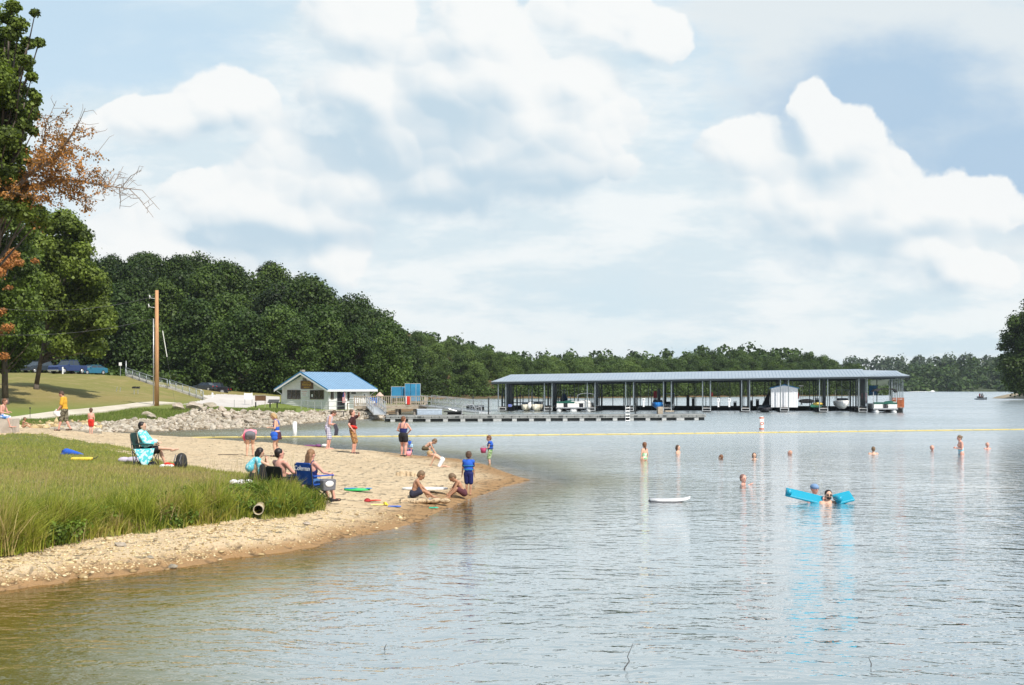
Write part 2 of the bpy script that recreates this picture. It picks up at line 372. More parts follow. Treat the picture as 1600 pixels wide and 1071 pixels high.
# thin near-duplicates
keep = []
for i in range(len(CXY)):
    if all((CXY[i][0] - CXY[j][0]) ** 2 + (CXY[i][1] - CXY[j][1]) ** 2 > .04 for j in keep): keep.append(i)
CPa = CPa[keep]; CXY = CXY[keep]
A = np.sqrt(((CXY[:, None] - CXY[None]) ** 2).sum(2) + .01)
nC = len(CXY); AA = np.zeros((nC + 1, nC + 1)); AA[:nC, :nC] = A; AA[:nC, nC] = 1; AA[nC, :nC] = 1
WT = np.linalg.solve(AA, np.append(CPa[:, 2], 0))
def sstep(x, a, b): t = np.clip((x - a) / (b - a), 0, 1); return t * t * (3 - 2 * t)
def terrain(px, py):
    px = np.asarray(px, float); py = np.asarray(py, float); z = np.full(px.shape, WT[nC]); xs = px.ravel(); ys = py.ravel(); zf = z.ravel()
    for s0 in range(0, len(xs), 20000):
        e = s0 + 20000
        zf[s0:e] += np.sqrt((xs[s0:e, None] - CXY[None, :, 0]) ** 2 + (ys[s0:e, None] - CXY[None, :, 1]) ** 2 + .01) @ WT[:nC]
    z = zf.reshape(px.shape)
    hill = 15 * sstep(py, 186, 268) * sstep(-px, 20, 62) + 5 * sstep(py, 186, 260) * sstep(-px, 60, 90)
    bluff = 11.5 * sstep(py, 318, 356) * sstep(-px, -14, 34)
    return z + hill + bluff
def tz(x, y): return float(terrain(np.array([x]), np.array([y]))[0])
_Y = np.concatenate([np.arange(13, 60, .1), np.arange(60, 330, .4)])
def ray(u, v, ymin=13, default=None):
    """where the line of sight through (u,v) first meets the land or the water"""
    Y = _Y[_Y >= ymin]; x = (u - U0) * Y / FPX; z = CAMH - (v - V0) * Y / FPX; t = np.maximum(terrain(x, Y), 0)
    h = np.where(z <= t)[0]
    if len(h) == 0: Yh = default or Y[-1]
    else:
        i = h[0]; Yh = Y[i]
        if i > 0:
            a = z[i - 1] - t[i - 1]; b = z[i] - t[i]; Yh = Y[i - 1] + (Y[i] - Y[i - 1]) * a / (a - b + 1e-9)
    X = (u - U0) * Yh / FPX
    return Vector((X, Yh, max(0.0, tz(X, Yh))))
# ------------------------------------------------------------------ ground sheets
def inpoly_uv(u, v, poly): return inside(u, v, np.array(poly, float))
NEAR_LAWN = [(-900, 678), (0, 679), (34, 677.5), (75, 680), (94, 685), (134, 691), (156, 694), (180, 697), (214, 703), (205, 707), (165, 700.5), (175, 705), (215, 713), (255, 722), (294, 729), (337, 735), (375, 741), (440, 742), (485, 752),
             (500, 775), (503, 797), (470, 805), (419, 812), (375, 811), (312, 823), (203, 834), (125, 846), (47, 862), (0, 870), (-900, 960)]
FAR_LAWN_LOW = [(-900, 690), (-20, 672), (22, 668), (60, 665), (85, 664), (150, 662), (200, 657), (262, 656), (300, 641), (335, 642), (430, 646), (520, 644), (600, 640), (700, 637)]
LOT = [(316, 618), (345, 616), (436, 620), (438, 629), (405, 633), (385, 637.5), (352, 636.5), (330, 633), (285, 632), (300, 629), (322, 624)]
nr_, nc_ = 820, 560
Yg = 13.0 * np.exp(np.linspace(0, math.log(620 / 13.0), nr_)); Sg = np.linspace(-.80, .42, nc_)
GX = Yg[:, None] * Sg[None]; GY = np.repeat(Yg[:, None], nc_, 1)
GZ = terrain(GX, GY)
GS = None
micro = np.zeros_like(GZ)
fx = rs.rand(40, 4)
for k in range(14):                                       # small undulation
    fr = .5 + k * .55; a = fx[k, 0] * 6.28; micro += np.sin(GX * fr * math.cos(a) + GY * fr * math.sin(a) + fx[k, 1] * 6.28) * .012 / (1 + k * .3)
landness = np.clip(GZ / .12, 0, 1); GZ = GZ + micro * landness
cx = (GX[:-1, :-1] + GX[1:, 1:]) / 2; cy = (GY[:-1, :-1] + GY[1:, 1:]) / 2; cz = (GZ[:-1, :-1] + GZ[1:, 1:]) / 2
wob = np.sin(cx * 3.1 + np.sin(cy * 2.3) * 1.5) + np.sin(cx * 7.7 + cy * 5.1) * .7 + np.sin(cx * 17 - cy * 13) * .6
cu = U0 + FPX * cx / cy; cv = V0 + FPX * (CAMH - cz) / cy
cvn = cv + wob * 1.3; cun = cu + wob * 2
zone = np.full(cx.shape, -1)
nl = inpoly_uv(cun, cvn, NEAR_LAWN) & (cy < 56)
low_line = np.interp(cu, [p[0] for p in FAR_LAWN_LOW], [p[1] for p in FAR_LAWN_LOW])
sandline = np.interp(cu, [-900, -20, 60, 120, 160, 200], [660, 667, 669, 674, 678.5, 679])
zone[:] = 3
zone[(cy < 84) & ((cv > sandline) | (cy < 52))] = 1
zone[(cu > 160) & (cy < 78)] = 1
farl = (cv < low_line) & (cy > 56); zone[farl] = 2
zone[inpoly_uv(cu, cv, LOT) & (cy > 120) & (cy < 185)] = 4
zone[nl] = 0
zone[(zone >= 2) & (zone <= 3) & ((cy > 186) | ((cy > 128) & (cx > -14.5)))] = 6
zone[(cu > 1350) & (cy > 425)] = -1
zone[cz < -2.2] = -1
zone[(cz < -.02) & (zone >= 0)] = 5                       # lake bed
wet = None
def zobj(k, name, mat, kind='structure'):
    fi = np.argwhere(zone == k)
    if len(fi) == 0: return
    r, c = fi[:, 0], fi[:, 1]; idx = np.stack([r * nc_ + c, r * nc_ + c + 1, (r + 1) * nc_ + c + 1, (r + 1) * nc_ + c], 1)
    un, inv = np.unique(idx, return_inverse=True); F = inv.reshape(idx.shape)
    V = np.stack([GX.ravel()[un], GY.ravel()[un], GZ.ravel()[un]], 1)
    o = link(name, mesh_np(name, V, F, smooth=True, mat=mat)); o['kind'] = kind; return o

def groundmat(name, cols, sc, bump, bs, hgt=None, rough=.95, macro=.05, dents=0):
    m = bpy.data.materials.new(name); m.use_nodes = True; m.node_tree.nodes.clear(); N = NT(m.node_tree)
    g = N.n('ShaderNodeNewGeometry').outputs['Position']
    n1 = N.noise(g, macro, 6, .6); n2 = N.noise(g, sc, 6, .65); n3 = N.noise(g, sc * 7, 4, .7)
    c = N.mix(N.ss(n1, .42, .58), cols[0], cols[1]); c = N.mix(N.m('MULTIPLY', N.ss(n2, .48, .66), .8), c, cols[2])
    c = N.mix(N.m('MULTIPLY', N.ss(n3, .45, .75), .55), c, cols[3])
    sepz = N.n('ShaderNodeSeparateXYZ'); N.put(sepz.inputs[0], g)
    if hgt:
        wz = N.m('ADD', sepz.outputs[2], N.m('MULTIPLY', N.m('SUBTRACT', n2, .5), .10))
        c = N.mix(N.ss(wz, hgt[0], hgt[1], 1, 0), c, hgt[2])
    b = N.n('ShaderNodeBsdfPrincipled'); N.put(b.inputs['Base Color'], c); b.inputs['Roughness'].default_value = rough; b.inputs['Specular IOR Level'].default_value = .2
    bp = N.n('ShaderNodeBump'); bp.inputs['Strength'].default_value = bump; bp.inputs['Distance'].default_value = bs
    hgt_ = N.m('ADD', n3, N.m('MULTIPLY', n2, 1.5))
    if dents:                                             # footprints and scuffs
        wp = N.v('ADD', g, N.v('MULTIPLY', N.v('SUBTRACT', N.scale(g, (0, 0, 0)), (0, 0, 0)), (0, 0, 0)))
        for sc_, am in ((dents, 1.6), (dents * 1.9, .8)):
            vo = N.n('ShaderNodeTexVoronoi', feature='F1', voronoi_dimensions='2D'); N.put(vo.inputs['Vector'], N.scale(wp, (1, .75, 1), (sc_, 0, 0))); vo.inputs['Scale'].default_value = sc_
            rnd = N.n('ShaderNodeSeparateXYZ'); N.put(rnd.inputs[0], vo.outputs['Color'])
            dd_ = N.m('MULTIPLY', N.ss(vo.outputs['Distance'], .12, .38, 1, 0), N.m('GREATER_THAN', rnd.outputs[0], .35)); hgt_ = N.m('SUBTRACT', hgt_, N.m('MULTIPLY', dd_, am))
    N.put(bp.inputs['Height'], hgt_); N.put(b.inputs['Normal'], bp.outputs[0])
    o = N.n('ShaderNodeOutputMaterial'); N.put(o.inputs[0], b.outputs[0]); MATS[name] = m; return m
m_sand = groundmat('sand', [(.65, .51, .33), (.61, .47, .30), (.54, .405, .245), (.72, .58, .40)], 1.6, .9, .10, (.05, .24, (.36, .22, .105)), macro=.3, dents=2.4)
m_lawn = groundmat('lawn_soil', [(.13, .15, .045), (.16, .14, .055), (.10, .13, .03), (.18, .17, .07)], 1.2, .6, .06, macro=.2)
m_flawn = groundmat('mown_grass', [(.25, .20, .072), (.19, .18, .05), (.29, .23, .10), (.15, .13, .045)], .5, .7, .08, (.9, 1.9, (.15, .19, .04)), macro=.045)
m_rock = groundmat('rubble', [(.35, .29, .20), (.30, .25, .18), (.2, .16, .11), (.42, .37, .28)], 1.5, .8, .1, (.02, .2, (.22, .17, .10)), macro=.2)
m_lot = groundmat('lot_gravel', [(.50, .46, .42), (.54, .50, .46), (.44, .40, .36), (.60, .56, .52)], .6, .3, .02, macro=.1)
m_bed = groundmat('bed_mud', [(.20, .14, .06), (.17, .12, .05), (.12, .09, .04), (.26, .19, .09)], 1.5, .6, .05, macro=.2)
zobj(0, 'near_lawn', m_lawn); zobj(1, 'beach', m_sand); zobj(2, 'grass_slope', m_flawn); zobj(3, 'rubble_bank', m_rock); zobj(4, 'parking_lot', m_lot); zobj(5, 'lake_bed', m_bed); zobj(6, 'forest_floor', groundmat('floor_soil', [(.10, .075, .04), (.20, .12, .06), (.07, .07, .03), (.26, .17, .09)], .4, .6, .1, macro=.06))
for nme, src in (('grass_slope', 2),): pass

# ------------------------------------------------------------------ water
def watermat():
    m = bpy.data.materials.new('lake_water'); m.use_nodes = True; m.node_tree.nodes.clear(); N = NT(m.node_tree)
    g = N.n('ShaderNodeNewGeometry').outputs['Position']
    sp = N.n('ShaderNodeSeparateXYZ'); N.put(sp.inputs[0], g)
    warp = N.n('ShaderNodeTexNoise'); N.put(warp.inputs['Vector'], g); warp.inputs['Scale'].default_value = .12; warp.inputs['Detail'].default_value = 2
    gw = N.v('ADD', g, N.v('MULTIPLY', N.v('SUBTRACT', warp.outputs['Color'], (.5, .5, .5)), (2.5, 2.5, 0)))
    a = N.noise(N.scale(gw, (.95, 1.75, 1)), 1.0, 2.0, .45, .4)
    ar = N.n('ShaderNodeMapping'); N.put(ar.inputs[0], gw); ar.inputs[3].default_value = (1.6, 2.6, 1); ar.inputs[2].default_value = (0, 0, R(14))
    b = N.noise(ar.outputs[0], 1.6, 3, .5, .2)
    br = N.n('ShaderNodeMapping'); N.put(br.inputs[0], gw); br.inputs[3].default_value = (1.9, 2.4, 1); br.inputs[2].default_value = (0, 0, R(-22))
    c = N.noise(br.outputs[0], 3.6, 2, .5)
    gust = N.m('MULTIPLY', N.ss(N.noise(N.scale(g, (.03, .05, 1)), 1.0, 4, .6), .35, .65, .55, 1.25), N.m('ADD', N.ss(sp.outputs[1], 14, 22, .62, .46), N.ss(sp.outputs[1], 42, 85, 0, 1.5)))
    h = N.m('ADD', N.m('MULTIPLY', a, .085), N.m('ADD', N.m('MULTIPLY', b, .056), N.m('MULTIPLY', c, .017)))
    h = N.m('MULTIPLY', h, gust)
    bp = N.n('ShaderNodeBump'); bp.inputs['Strength'].default_value = 1; bp.inputs['Distance'].default_value = 1.0
    N.put(bp.inputs['Height'], h)
    dep = N.n('ShaderNodeAttribute'); dep.attribute_name = 'depth'
    col = N.mix(N.ss(dep.outputs['Fac'], .3, 1.9), (.115, .105, .012), (.235, .28, .29))
    p = N.n('ShaderNodeBsdfDiffuse'); N.put(p.inputs[0], col)
    tr = N.n('ShaderNodeBsdfTransparent'); tr.inputs[0].default_value = (.80, .74, .55, 1)
    body = N.n('ShaderNodeMixShader'); N.put(body.inputs[0], N.ss(dep.outputs['Fac'], -.02, .8, .12, 1.0)); N.put(body.inputs[1], tr.outputs[0]); N.put(body.inputs[2], p.outputs[0])
    gl = N.n('ShaderNodeBsdfGlossy'); gl.inputs[0].default_value = (1, 1, 1, 1); N.put(gl.inputs['Roughness'], N.ss(sp.outputs[1], 20, 90, .035, .22)); N.put(gl.inputs['Normal'], bp.outputs[0])
    fr = N.n('ShaderNodeFresnel'); fr.inputs[0].default_value = 1.333; N.put(fr.inputs['Normal'], bp.outputs[0])
    fac = N.m('ADD', N.m('MULTIPLY', fr.outputs[0], N.ss(dep.outputs['Fac'], .3, 1.6, .72, 1.6)), .03, clamp=True)
    mx = N.n('ShaderNodeMixShader'); N.put(mx.inputs[0], fac); N.put(mx.inputs[1], body.outputs[0]); N.put(mx.inputs[2], gl.outputs[0])
    o = N.n('ShaderNodeOutputMaterial'); N.put(o.inputs[0], mx.outputs[0]); return m
wy = np.concatenate([[2, 6, 10], 13 * np.exp(np.linspace(0, math.log(1500 / 13.0), 300))]); wx = np.concatenate([[-2.0, -1.3], np.linspace(-.8, .8, 260), [1.3, 2.0]])
WX = wy[:, None] * wx[None]; WYg = np.repeat(wy[:, None], len(wx), 1)
dep = -terrain(WX, WYg); dep = np.where((WYg > 60) & (sdist(WX, WYg) < -20), 3, dep); dep = np.where(WYg > 425, 3, dep); dep = np.where((WYg < 13) & (WX > -9), 1.5, dep)
uW = U0 + FPX * WX / WYg; shelf = np.interp(uW, [-200, 200, 450, 640], [.75, .7, .35, 0]); dep = np.where(WYg < 40, dep * (1 - shelf), dep)
n_ = len(wx); ii, jj = np.meshgrid(np.arange(len(wy) - 1), np.arange(n_ - 1), indexing='ij')
WF = np.stack([ii * n_ + jj, ii * n_ + jj + 1, (ii + 1) * n_ + jj + 1, (ii + 1) * n_ + jj], -1).reshape(-1, 4)
wat = link('lake_water', mesh_np('lake_water', np.stack([WX, WYg, np.zeros_like(WX)], -1).reshape(-1, 3), WF, {'depth': ('POINT', dep.ravel())}, True, watermat()))
wat['kind'] = 'structure'

# ------------------------------------------------------------------ foliage
def leaves(centres, radii, n_per, size, rng, flat=.75, up=.35, shell=.55, jitter=.25):
    """many small rhombic leaf clumps on and in each clump's ellipsoid -> V,F,tone"""
    cs = np.array(centres); rr = np.array(radii); n_per = np.array(n_per, int)
    idx = np.repeat(np.arange(len(cs)), n_per); n = len(idx)
    d = rng.normal(size=(n, 3)); d /= np.linalg.norm(d, axis=1)[:, None]
    rad = rr[idx] * (shell + (1 - shell) * rng.rand(n) ** .6) * (1 + jitter * rng.normal(size=n) * .5) * (1 + .5 * (rng.rand(n) < .10) * rng.rand(n))
    P = cs[idx] + d * rad[:, None] * np.array([1, 1, flat])
    nrm = d + np.array([0, 0, up]) + rng.normal(size=(n, 3)) * .55; nrm /= np.linalg.norm(nrm, axis=1)[:, None]
    t = np.cross(nrm, rng.normal(size=(n, 3))); t /= np.linalg.norm(t, axis=1)[:, None] + 1e-9; b = np.cross(nrm, t)
    s = size * (.55 + .9 * rng.rand(n)); a = s[:, None]; w = a * .42
    V = np.stack([P - t * a * .5, P + b * w, P + t * a * .5, P - b * w], 1).reshape(-1, 3)
    F = np.arange(n * 4).reshape(n, 4)
    tone = np.clip(.5 + .28 * rng.normal(size=n) + .65 * (rng.rand(len(cs))[idx] - .5), 0, 1)  # clump tone spread also paints in the contrast of sunlit and shaded foliage
    return V, F, tone
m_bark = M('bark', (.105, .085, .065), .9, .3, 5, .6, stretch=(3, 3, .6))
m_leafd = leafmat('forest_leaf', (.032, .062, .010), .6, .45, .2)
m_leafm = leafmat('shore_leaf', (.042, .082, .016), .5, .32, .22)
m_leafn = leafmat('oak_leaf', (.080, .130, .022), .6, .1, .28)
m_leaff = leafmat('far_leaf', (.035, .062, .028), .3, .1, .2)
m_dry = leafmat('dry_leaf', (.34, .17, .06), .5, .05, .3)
def limb(mb, p0, p1, r0, r1, rng, seg=5, sag=.12):
    p0 = Vector(p0); p1 = Vector(p1); L = (p1 - p0).length; pts_ = []
    for k in range(seg + 1):
        t = k / seg; p = p0.lerp(p1, t); w = math.sin(t * math.pi) * L * sag
        p += Vector((rng.normal() * .3, rng.normal() * .3, .5)) * w * .5; pts_.append(p)
    mb.poly(pts_, r0, 7, r1); return pts_
def tree_parts(clumps, base, r_trunk, per, size, rng, mat, flat=.75, top=None, name_leaf='crown', shell=.55):
    """clumps: (x,y,z,r) in local coordinates -> trunk mesh, crown mesh"""
    cs = [c[:3] for c in clumps]; rr = [c[3] for c in clumps]
    mr = np.mean([r * r for r in rr]); npc = [max(20, int(per * r * r / mr)) for r in rr]
    V, F, T = leaves(cs, rr, npc, size, rng, flat, shell=shell)
    crown = mesh_np('crown', V, F, {'tone': ('FACE', T)}, mat=mat)
    mb = MB(); topz = max(c[2] for c in clumps); ax = np.mean(cs, 0)
    tp = [Vector(base), Vector((base[0] + (ax[0] - base[0]) * .25, base[1] + (ax[1] - base[1]) * .25, base[2] + (topz - base[2]) * .35)), Vector((ax[0], ax[1], base[2] + (topz - base[2]) * .82))]
    mb.tube(tp[0] - Vector((0, 0, .3)), tp[0] + Vector((0, 0, .5)), r_trunk * 1.5, r_trunk * 1.05, 9)
    mb.poly([tp[0] + Vector((0, 0, .4)), tp[1]], r_trunk * 1.05, 9, r_trunk * .75); mb.poly([tp[1], tp[2]], r_trunk * .75, 8, r_trunk * .2)
    for c in clumps:
        f = min(.95, max(.15, (c[2] - base[2]) / (topz - base[2]) - .18)); 
        s = tp[0].lerp(tp[1], f / .35) if f < .35 else tp[1].lerp(tp[2], (f - .35) / .65)
        limb(mb, s, c[:3], r_trunk * .28, r_trunk * .07, rng, 4)
    t = mb.build('trunk', m_bark, smooth=True); return t, crown
def rand_clumps(h, rw, rng, n=26, z0=.22):
    out = []
    for k in range(n):
        a = k * 2.399 + rng.rand(); zf = z0 + (1 - z0) * ((k + .5) / n); prof = math.sin(min(1, (zf - z0 * .4) * 1.25) ** .8 * math.pi * .93) ** .6 if zf < .98 else .3
        rad = rw * max(.25, prof) * (.45 + .5 * rng.rand())
        out.append((math.cos(a) * rad, math.sin(a) * rad, h * (zf - .08) + rng.normal() * .4, rw * (.22 + .15 * rng.rand())))
    out.append((0, 0, h * .93, rw * .32)); out += [(math.cos(a) * rw * .3, math.sin(a) * rw * .3, h * z, rw * .42) for a, z in ((0, .35), (2, .5), (4, .62), (1, .75))]; return out
PROTO = []
for k in range(7):
    rng = np.random.RandomState(100 + k); h = 15 + 3 * rng.rand(); rw = 5.6 + 1.6 * rng.rand()
    cl = rand_clumps(h, rw, rng, 44 + 2 * k, z0=.10); t, c = tree_parts(cl, (0, 0, 0), .27, 210, .44, rng, m_leafd)
    PROTO.append((t.data, c, h)); bpy.data.objects.remove(t)
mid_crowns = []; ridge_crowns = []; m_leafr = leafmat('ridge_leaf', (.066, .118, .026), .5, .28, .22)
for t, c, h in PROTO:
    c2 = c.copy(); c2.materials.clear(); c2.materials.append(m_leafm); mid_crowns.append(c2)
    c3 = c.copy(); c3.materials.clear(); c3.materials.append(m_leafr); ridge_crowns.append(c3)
ntree = [0]
def plant(x, y, k, sc, label, group, mid=False, name='oak_tree', z=None, zs=1.0):
    t, c, h = PROTO[k]; z = tz(x, y) if z is None else z
    r = empty(name, (x, y, z - .1), rs.rand() * 6.28, label, 'tree', group); r.scale = (sc, sc, sc * zs)
    link('trunk', t, r); link('crown', (ridge_crowns if mid == 2 else mid_crowns)[k] if mid else c, r); ntree[0] += 1; return r
# wooded hill behind the marina office
SKY_L = [(0, 380), (145, 392), (200, 396), (245, 386), (300, 386), (350, 402), (400, 398), (450, 410), (500, 428), (550, 458), (590, 474), (612, 505), (640, 530), (656, 560), (670, 600)]
hx, hyy = [], []
cand = [(u, Y) for Y in (183, 188, 195, 203, 213, 225, 238, 252, 266) for u in np.arange(-60, 668, 7.2 * FPX / Y / 10 * 1.0 * 10)]
rngf = np.random.RandomState(5)
for (u, Y) in cand:
    u2 = u + rngf.normal() * 14; Y2 = Y + rngf.normal() * 2.5
    if 150 < u2 < 330 and Y2 < 190: continue
    x = (u2 - U0) * Y2 / FPX; z = tz(x, Y2)
    if z < .15 or u2 > 655: continue
    k = rngf.randint(7); h = PROTO[k][2]
    topv = np.interp(u2, [p[0] for p in SKY_L], [p[1] for p in SKY_L]) + abs(rngf.normal()) * 9
    zmax = CAMH + (V0 - topv) * Y2 / FPX; sc = (zmax - z) / (h * 1.03)
    lim = .80 + .4 * rngf.rand()
    sc = min(sc, lim if Y2 > 200 else lim * .8)
    if Y2 > 240 and sc < .95: sc = min((zmax - z) / (h * 1.03), 1.45)
    if sc < .28: continue
    front = Y2 < 200
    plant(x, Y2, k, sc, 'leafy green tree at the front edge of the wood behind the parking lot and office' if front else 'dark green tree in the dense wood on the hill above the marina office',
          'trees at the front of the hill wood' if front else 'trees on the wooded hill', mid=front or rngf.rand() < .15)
# mid shore wood beyond the marina
SKY_M = [(600, 505), (640, 512), (700, 526), (760, 544), (800, 551), (900, 552), (960, 555), (1040, 554), (1100, 543), (1150, 540), (1250, 545), (1300, 554), (1345, 562), (1360, 580)]
shm = np.array([(-24, 316), (0, 324), (30, 347), (60, 377), (95, 407), (125, 432), (140, 446)]); segs = np.cumsum([0] + [np.hypot(*(shm[i + 1] - shm[i])) for i in range(len(shm) - 1)])
for row, off in enumerate((3, 9, 17, 27, 39)):
    for s in np.arange(0, segs[-1], 5.2):
        s2 = s + rngf.normal() * 1.4; x = np.interp(s2, segs, shm[:, 0]) - off * .35 + rngf.normal(); y = np.interp(s2, segs, shm[:, 1]) + off + rngf.normal()
        u = U0 + FPX * x / y; 
        if u > 1352: continue
        z = max(.4, tz(x, y)); topv = np.interp(u, [p[0] for p in SKY_M], [p[1] for p in SKY_M]) + abs(rngf.normal()) * 5
        zmax = CAMH + (V0 - topv) * y / FPX; k = rngf.randint(7); h = PROTO[k][2]
        sc = (zmax - z) / (h * 1.03)
        sc = min(sc, (.50, .58, .62, .68, .80)[row] * (.85 + .3 * rngf.rand()))
        if sc < .3: continue
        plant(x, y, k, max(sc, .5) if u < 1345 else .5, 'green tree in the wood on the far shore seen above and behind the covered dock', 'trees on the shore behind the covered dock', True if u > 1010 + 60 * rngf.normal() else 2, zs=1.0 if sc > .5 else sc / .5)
ug = []
for s_ in np.arange(0, segs[-1], 1.5):
    for k in range(2): ug.append((np.interp(s_, segs, shm[:, 0]) + rngf.normal() * .8, np.interp(s_, segs, shm[:, 1]) + 1.2 + k * 2.5 + rngf.normal() * .6, 1.0 + k * .8 + rngf.rand() * .8, 1.5 + .6 * rngf.rand()))
for u in np.arange(140, 660, 7): x = (u - U0) * 184 / FPX; ug.append((x, 186 + rngf.normal() * 1.5 + (4 if 280 < u < 345 else 0), tz(x, 186) + .8, 1.3 + .7 * rngf.rand()))
for y in np.arange(186, 318, 2.0): x = np.interp(y, [136, 150, 175, 210, 255, 308], [-13, -12.5, -14, -17, -21, -25]) - 2; ug.append((x + rngf.normal() * .6, y, 1.4 + rngf.rand(), 1.7)); ug.append((x - 3 + rngf.normal() * .6, y, 2.6 + rngf.rand(), 2.2))
V, F, T = leaves([c[:3] for c in ug], [c[3] for c in ug], [130] * len(ug), .45, rngf, .9); tag(link('undergrowth', mesh_np('undergrowth', V, F, {'tone': ('FACE', T)}, mat=m_leafm)), kind='stuff')
# two farther wooded shores (one mass each) on their own low hills
def far_wood(name, uv_top, Y, depth, wl, seed, size, label_kind='stuff', mat=None, nn=1):
    rng = np.random.RandomState(seed); us = np.array([p[0] for p in uv_top]); cl = []
    X0 = (us[0] - U0) * Y / FPX; X1 = (us[-1] - U0) * Y / FPX
    rows = 7
    for r_ in range(rows):
        y = Y + depth * r_ / rows; step = size * 1.15
        for x in np.arange(X0, X1, step):
            x2 = x + rng.normal() * step * .3; y2 = y + rng.normal() * 4; u = U0 + FPX * x2 / y2
            zt = CAMH + (V0 - np.interp(u, us, [p[1] for p in uv_top])) * y2 / FPX
            zc = 2 + (zt - 2) * (r_ + 1.0) / rows - size * .5 + rng.normal() * 1.1
            if u > us[-1] or u < us[0]: continue
            cl.append((x2, y2, zc, size * (.55 + .35 * rng.rand())))
            if r_ == 0: cl.append((x2, y2, 2.2, size * .55))
    V, F, T = leaves([c[:3] for c in cl], [c[3] for c in cl], [110] * len(cl), size * .30, rng, .8)
    o = link(name, mesh_np(name, V, F, {'tone': ('FACE', T)}, mat=mat or m_leaff)); o['kind'] = 'stuff'
    mb = MB(); xs = np.linspace(X0 - 5, X1 + (0 if us[-1] < 1600 else 300), 40); rings = []
    for x in xs:
        u = U0 + FPX * x / (Y + depth); zt = CAMH + (V0 - np.interp(u, us, [p[1] for p in uv_top])) * (Y + depth) / FPX
        e = min(1, (x - X0 + 5) / 25) ; ht = max(.3, (zt - size * 1.6) * e)
        w = math.sin(x * .05) * 4
        rings.append([(x, Y - 4 + w * .3, -1), (x, Y - 3 + w * .3, .8 * e), (x, Y - 1, 1.4 * e), (x, Y + depth * .5, ht * .55), (x, Y + depth, ht), (x, Y + depth + 200, ht * .8)])
    mb.loft(rings, close=False, cap=False); g = mb.build(name + '_ground', M('far_soil', (.05, .065, .03), .95, .3, .05), smooth=True, fix=False); g.name = 'far_shore'; g['kind'] = 'structure'
far_wood('far_wood', [(590, 500), (640, 513), (700, 527), (760, 545), (800, 552), (900, 553), (960, 556), (1040, 554), (1100, 543), (1150, 540), (1250, 545), (1300, 554), (1340, 564)], 445, 60, 620, 2, 4.5, mat=m_leafr)
far_wood('far_wood', [(1300, 562), (1360, 559), (1440, 557), (1500, 555), (1560, 556), (1700, 560), (1900, 556)], 1050, 160, 611, 3, 8.5)
far_wood('far_wood', [(1392, 604), (1400, 580), (1425, 572), (1460, 566), (1500, 560), (1540, 558), (1575, 560), (1640, 562), (1900, 560)], 800, 120, 611, 4, 7.5, mat=m_leafm)
# right bank with a big overhanging tree
def bank(): 
    mb = MB(); rings = []
    for i in range(14):
        t = i / 13; y = 262 + 60 * t; xe = 137 + 9 * math.sin(t * 5) + (1 - min(1, t * 5)) * 8
        rings.append([(xe - 3, y, -.6), (xe, y, .5), (xe + 4, y, 1.3), (xe + 20, y, 2.5), (xe + 90, y, 4)])
    mb.loft(rings, close=False, cap=False); o = mb.build('right_bank', m_rock, smooth=True, fix=False); o['kind'] = 'structure'
bank()
rngr = np.random.RandomState(11)
cl = [(-3.5 + rngr.normal() * 1.5 if z < 18 else rngr.normal(), rngr.normal() * 3, z, 2.3 + rngr.rand() * 1.2) for z in np.linspace(1.6, 21, 26)] + [(-7.2, 0, 14, 1.8), (-7.8, 1, 11.5, 1.7), (-6.5, -1, 17, 1.7), (-6, 0, 6, 2), (-7, 2, 9, 1.6), (-7.5, 1, 4, 1.2), (2, 0, 12, 4), (3, 0, 17, 4), (3, 0, 7, 4)]
tr = empty('shore_tree', (121.6, 280, .9), 0, 'tall dark tree cut by the right edge of the photo, leaning out over the water', 'tree')
t, c = tree_parts(cl, (0, 0, 0), .4, 900, .5, rngr, m_leafd); t.parent = tr; link('crown', c, tr)
for x, y, k, s in ((133, 300, 2, 1.2), (140, 285, 4, 1.3)): plant(x, y, k, s, 'dark tree behind the overhanging tree at the right edge of the photo', 'trees at the right edge', z=1.5)

# the three big trees on the left
def px_clumps(lst, Y, yj, rng, base):
    out = []
    for (u, v, r) in lst:
        y = Y + rng.normal() * yj; x, _, z = WY(u, v, y); out.append((x - base[0], y - base[1], z - base[2], r * Y / FPX))
    return out
def big_tree(name, lst, Y, base_u, rt, per, size, yj, label, seed, mat=m_leafn, by=None, cat='tree', shell=.3):
    rng = np.random.RandomState(seed); bx = (base_u - U0) * Y / FPX; base = (bx, by or Y, tz(bx, by or Y))
    r = empty(name, base, 0, label, cat); cl = px_clumps(lst, Y, yj, rng, base)
    t, c = tree_parts(cl, (0, 0, 0), rt, per, size, rng, mat, shell=shell); t.parent = r; link('crown', c, r); return r, base, cl
LB = [(100, 342, 20), (75, 352, 24), (118, 362, 20), (60, 385, 28), (95, 385, 28), (130, 392, 18), (120, 420, 26), (85, 425, 30), (145, 432, 20), (152, 455, 20), (125, 455, 26), (95, 465, 30), (158, 485, 17), (135, 492, 24), (105, 505, 28),
      (150, 512, 20), (162, 505, 13), (130, 530, 22), (100, 545, 24), (155, 540, 14), (75, 480, 28), (75, 530, 24), (140, 550, 13), (160, 470, 12), (60, 440, 30), (80, 400, 30)]
LB += [(u + 10, v + 8, r * .9) for u, v, r in LB[::2]]; LB = [(u, min(v, 562 - r) if u > 62 else v, r) for u, v, r in LB]
big_tree('oak_tree', LB, 118, 57, .22, 1500, .27, 2.6, 'broad green oak with a thin trunk left of the parked cars, nearest the wooded hill', 31)
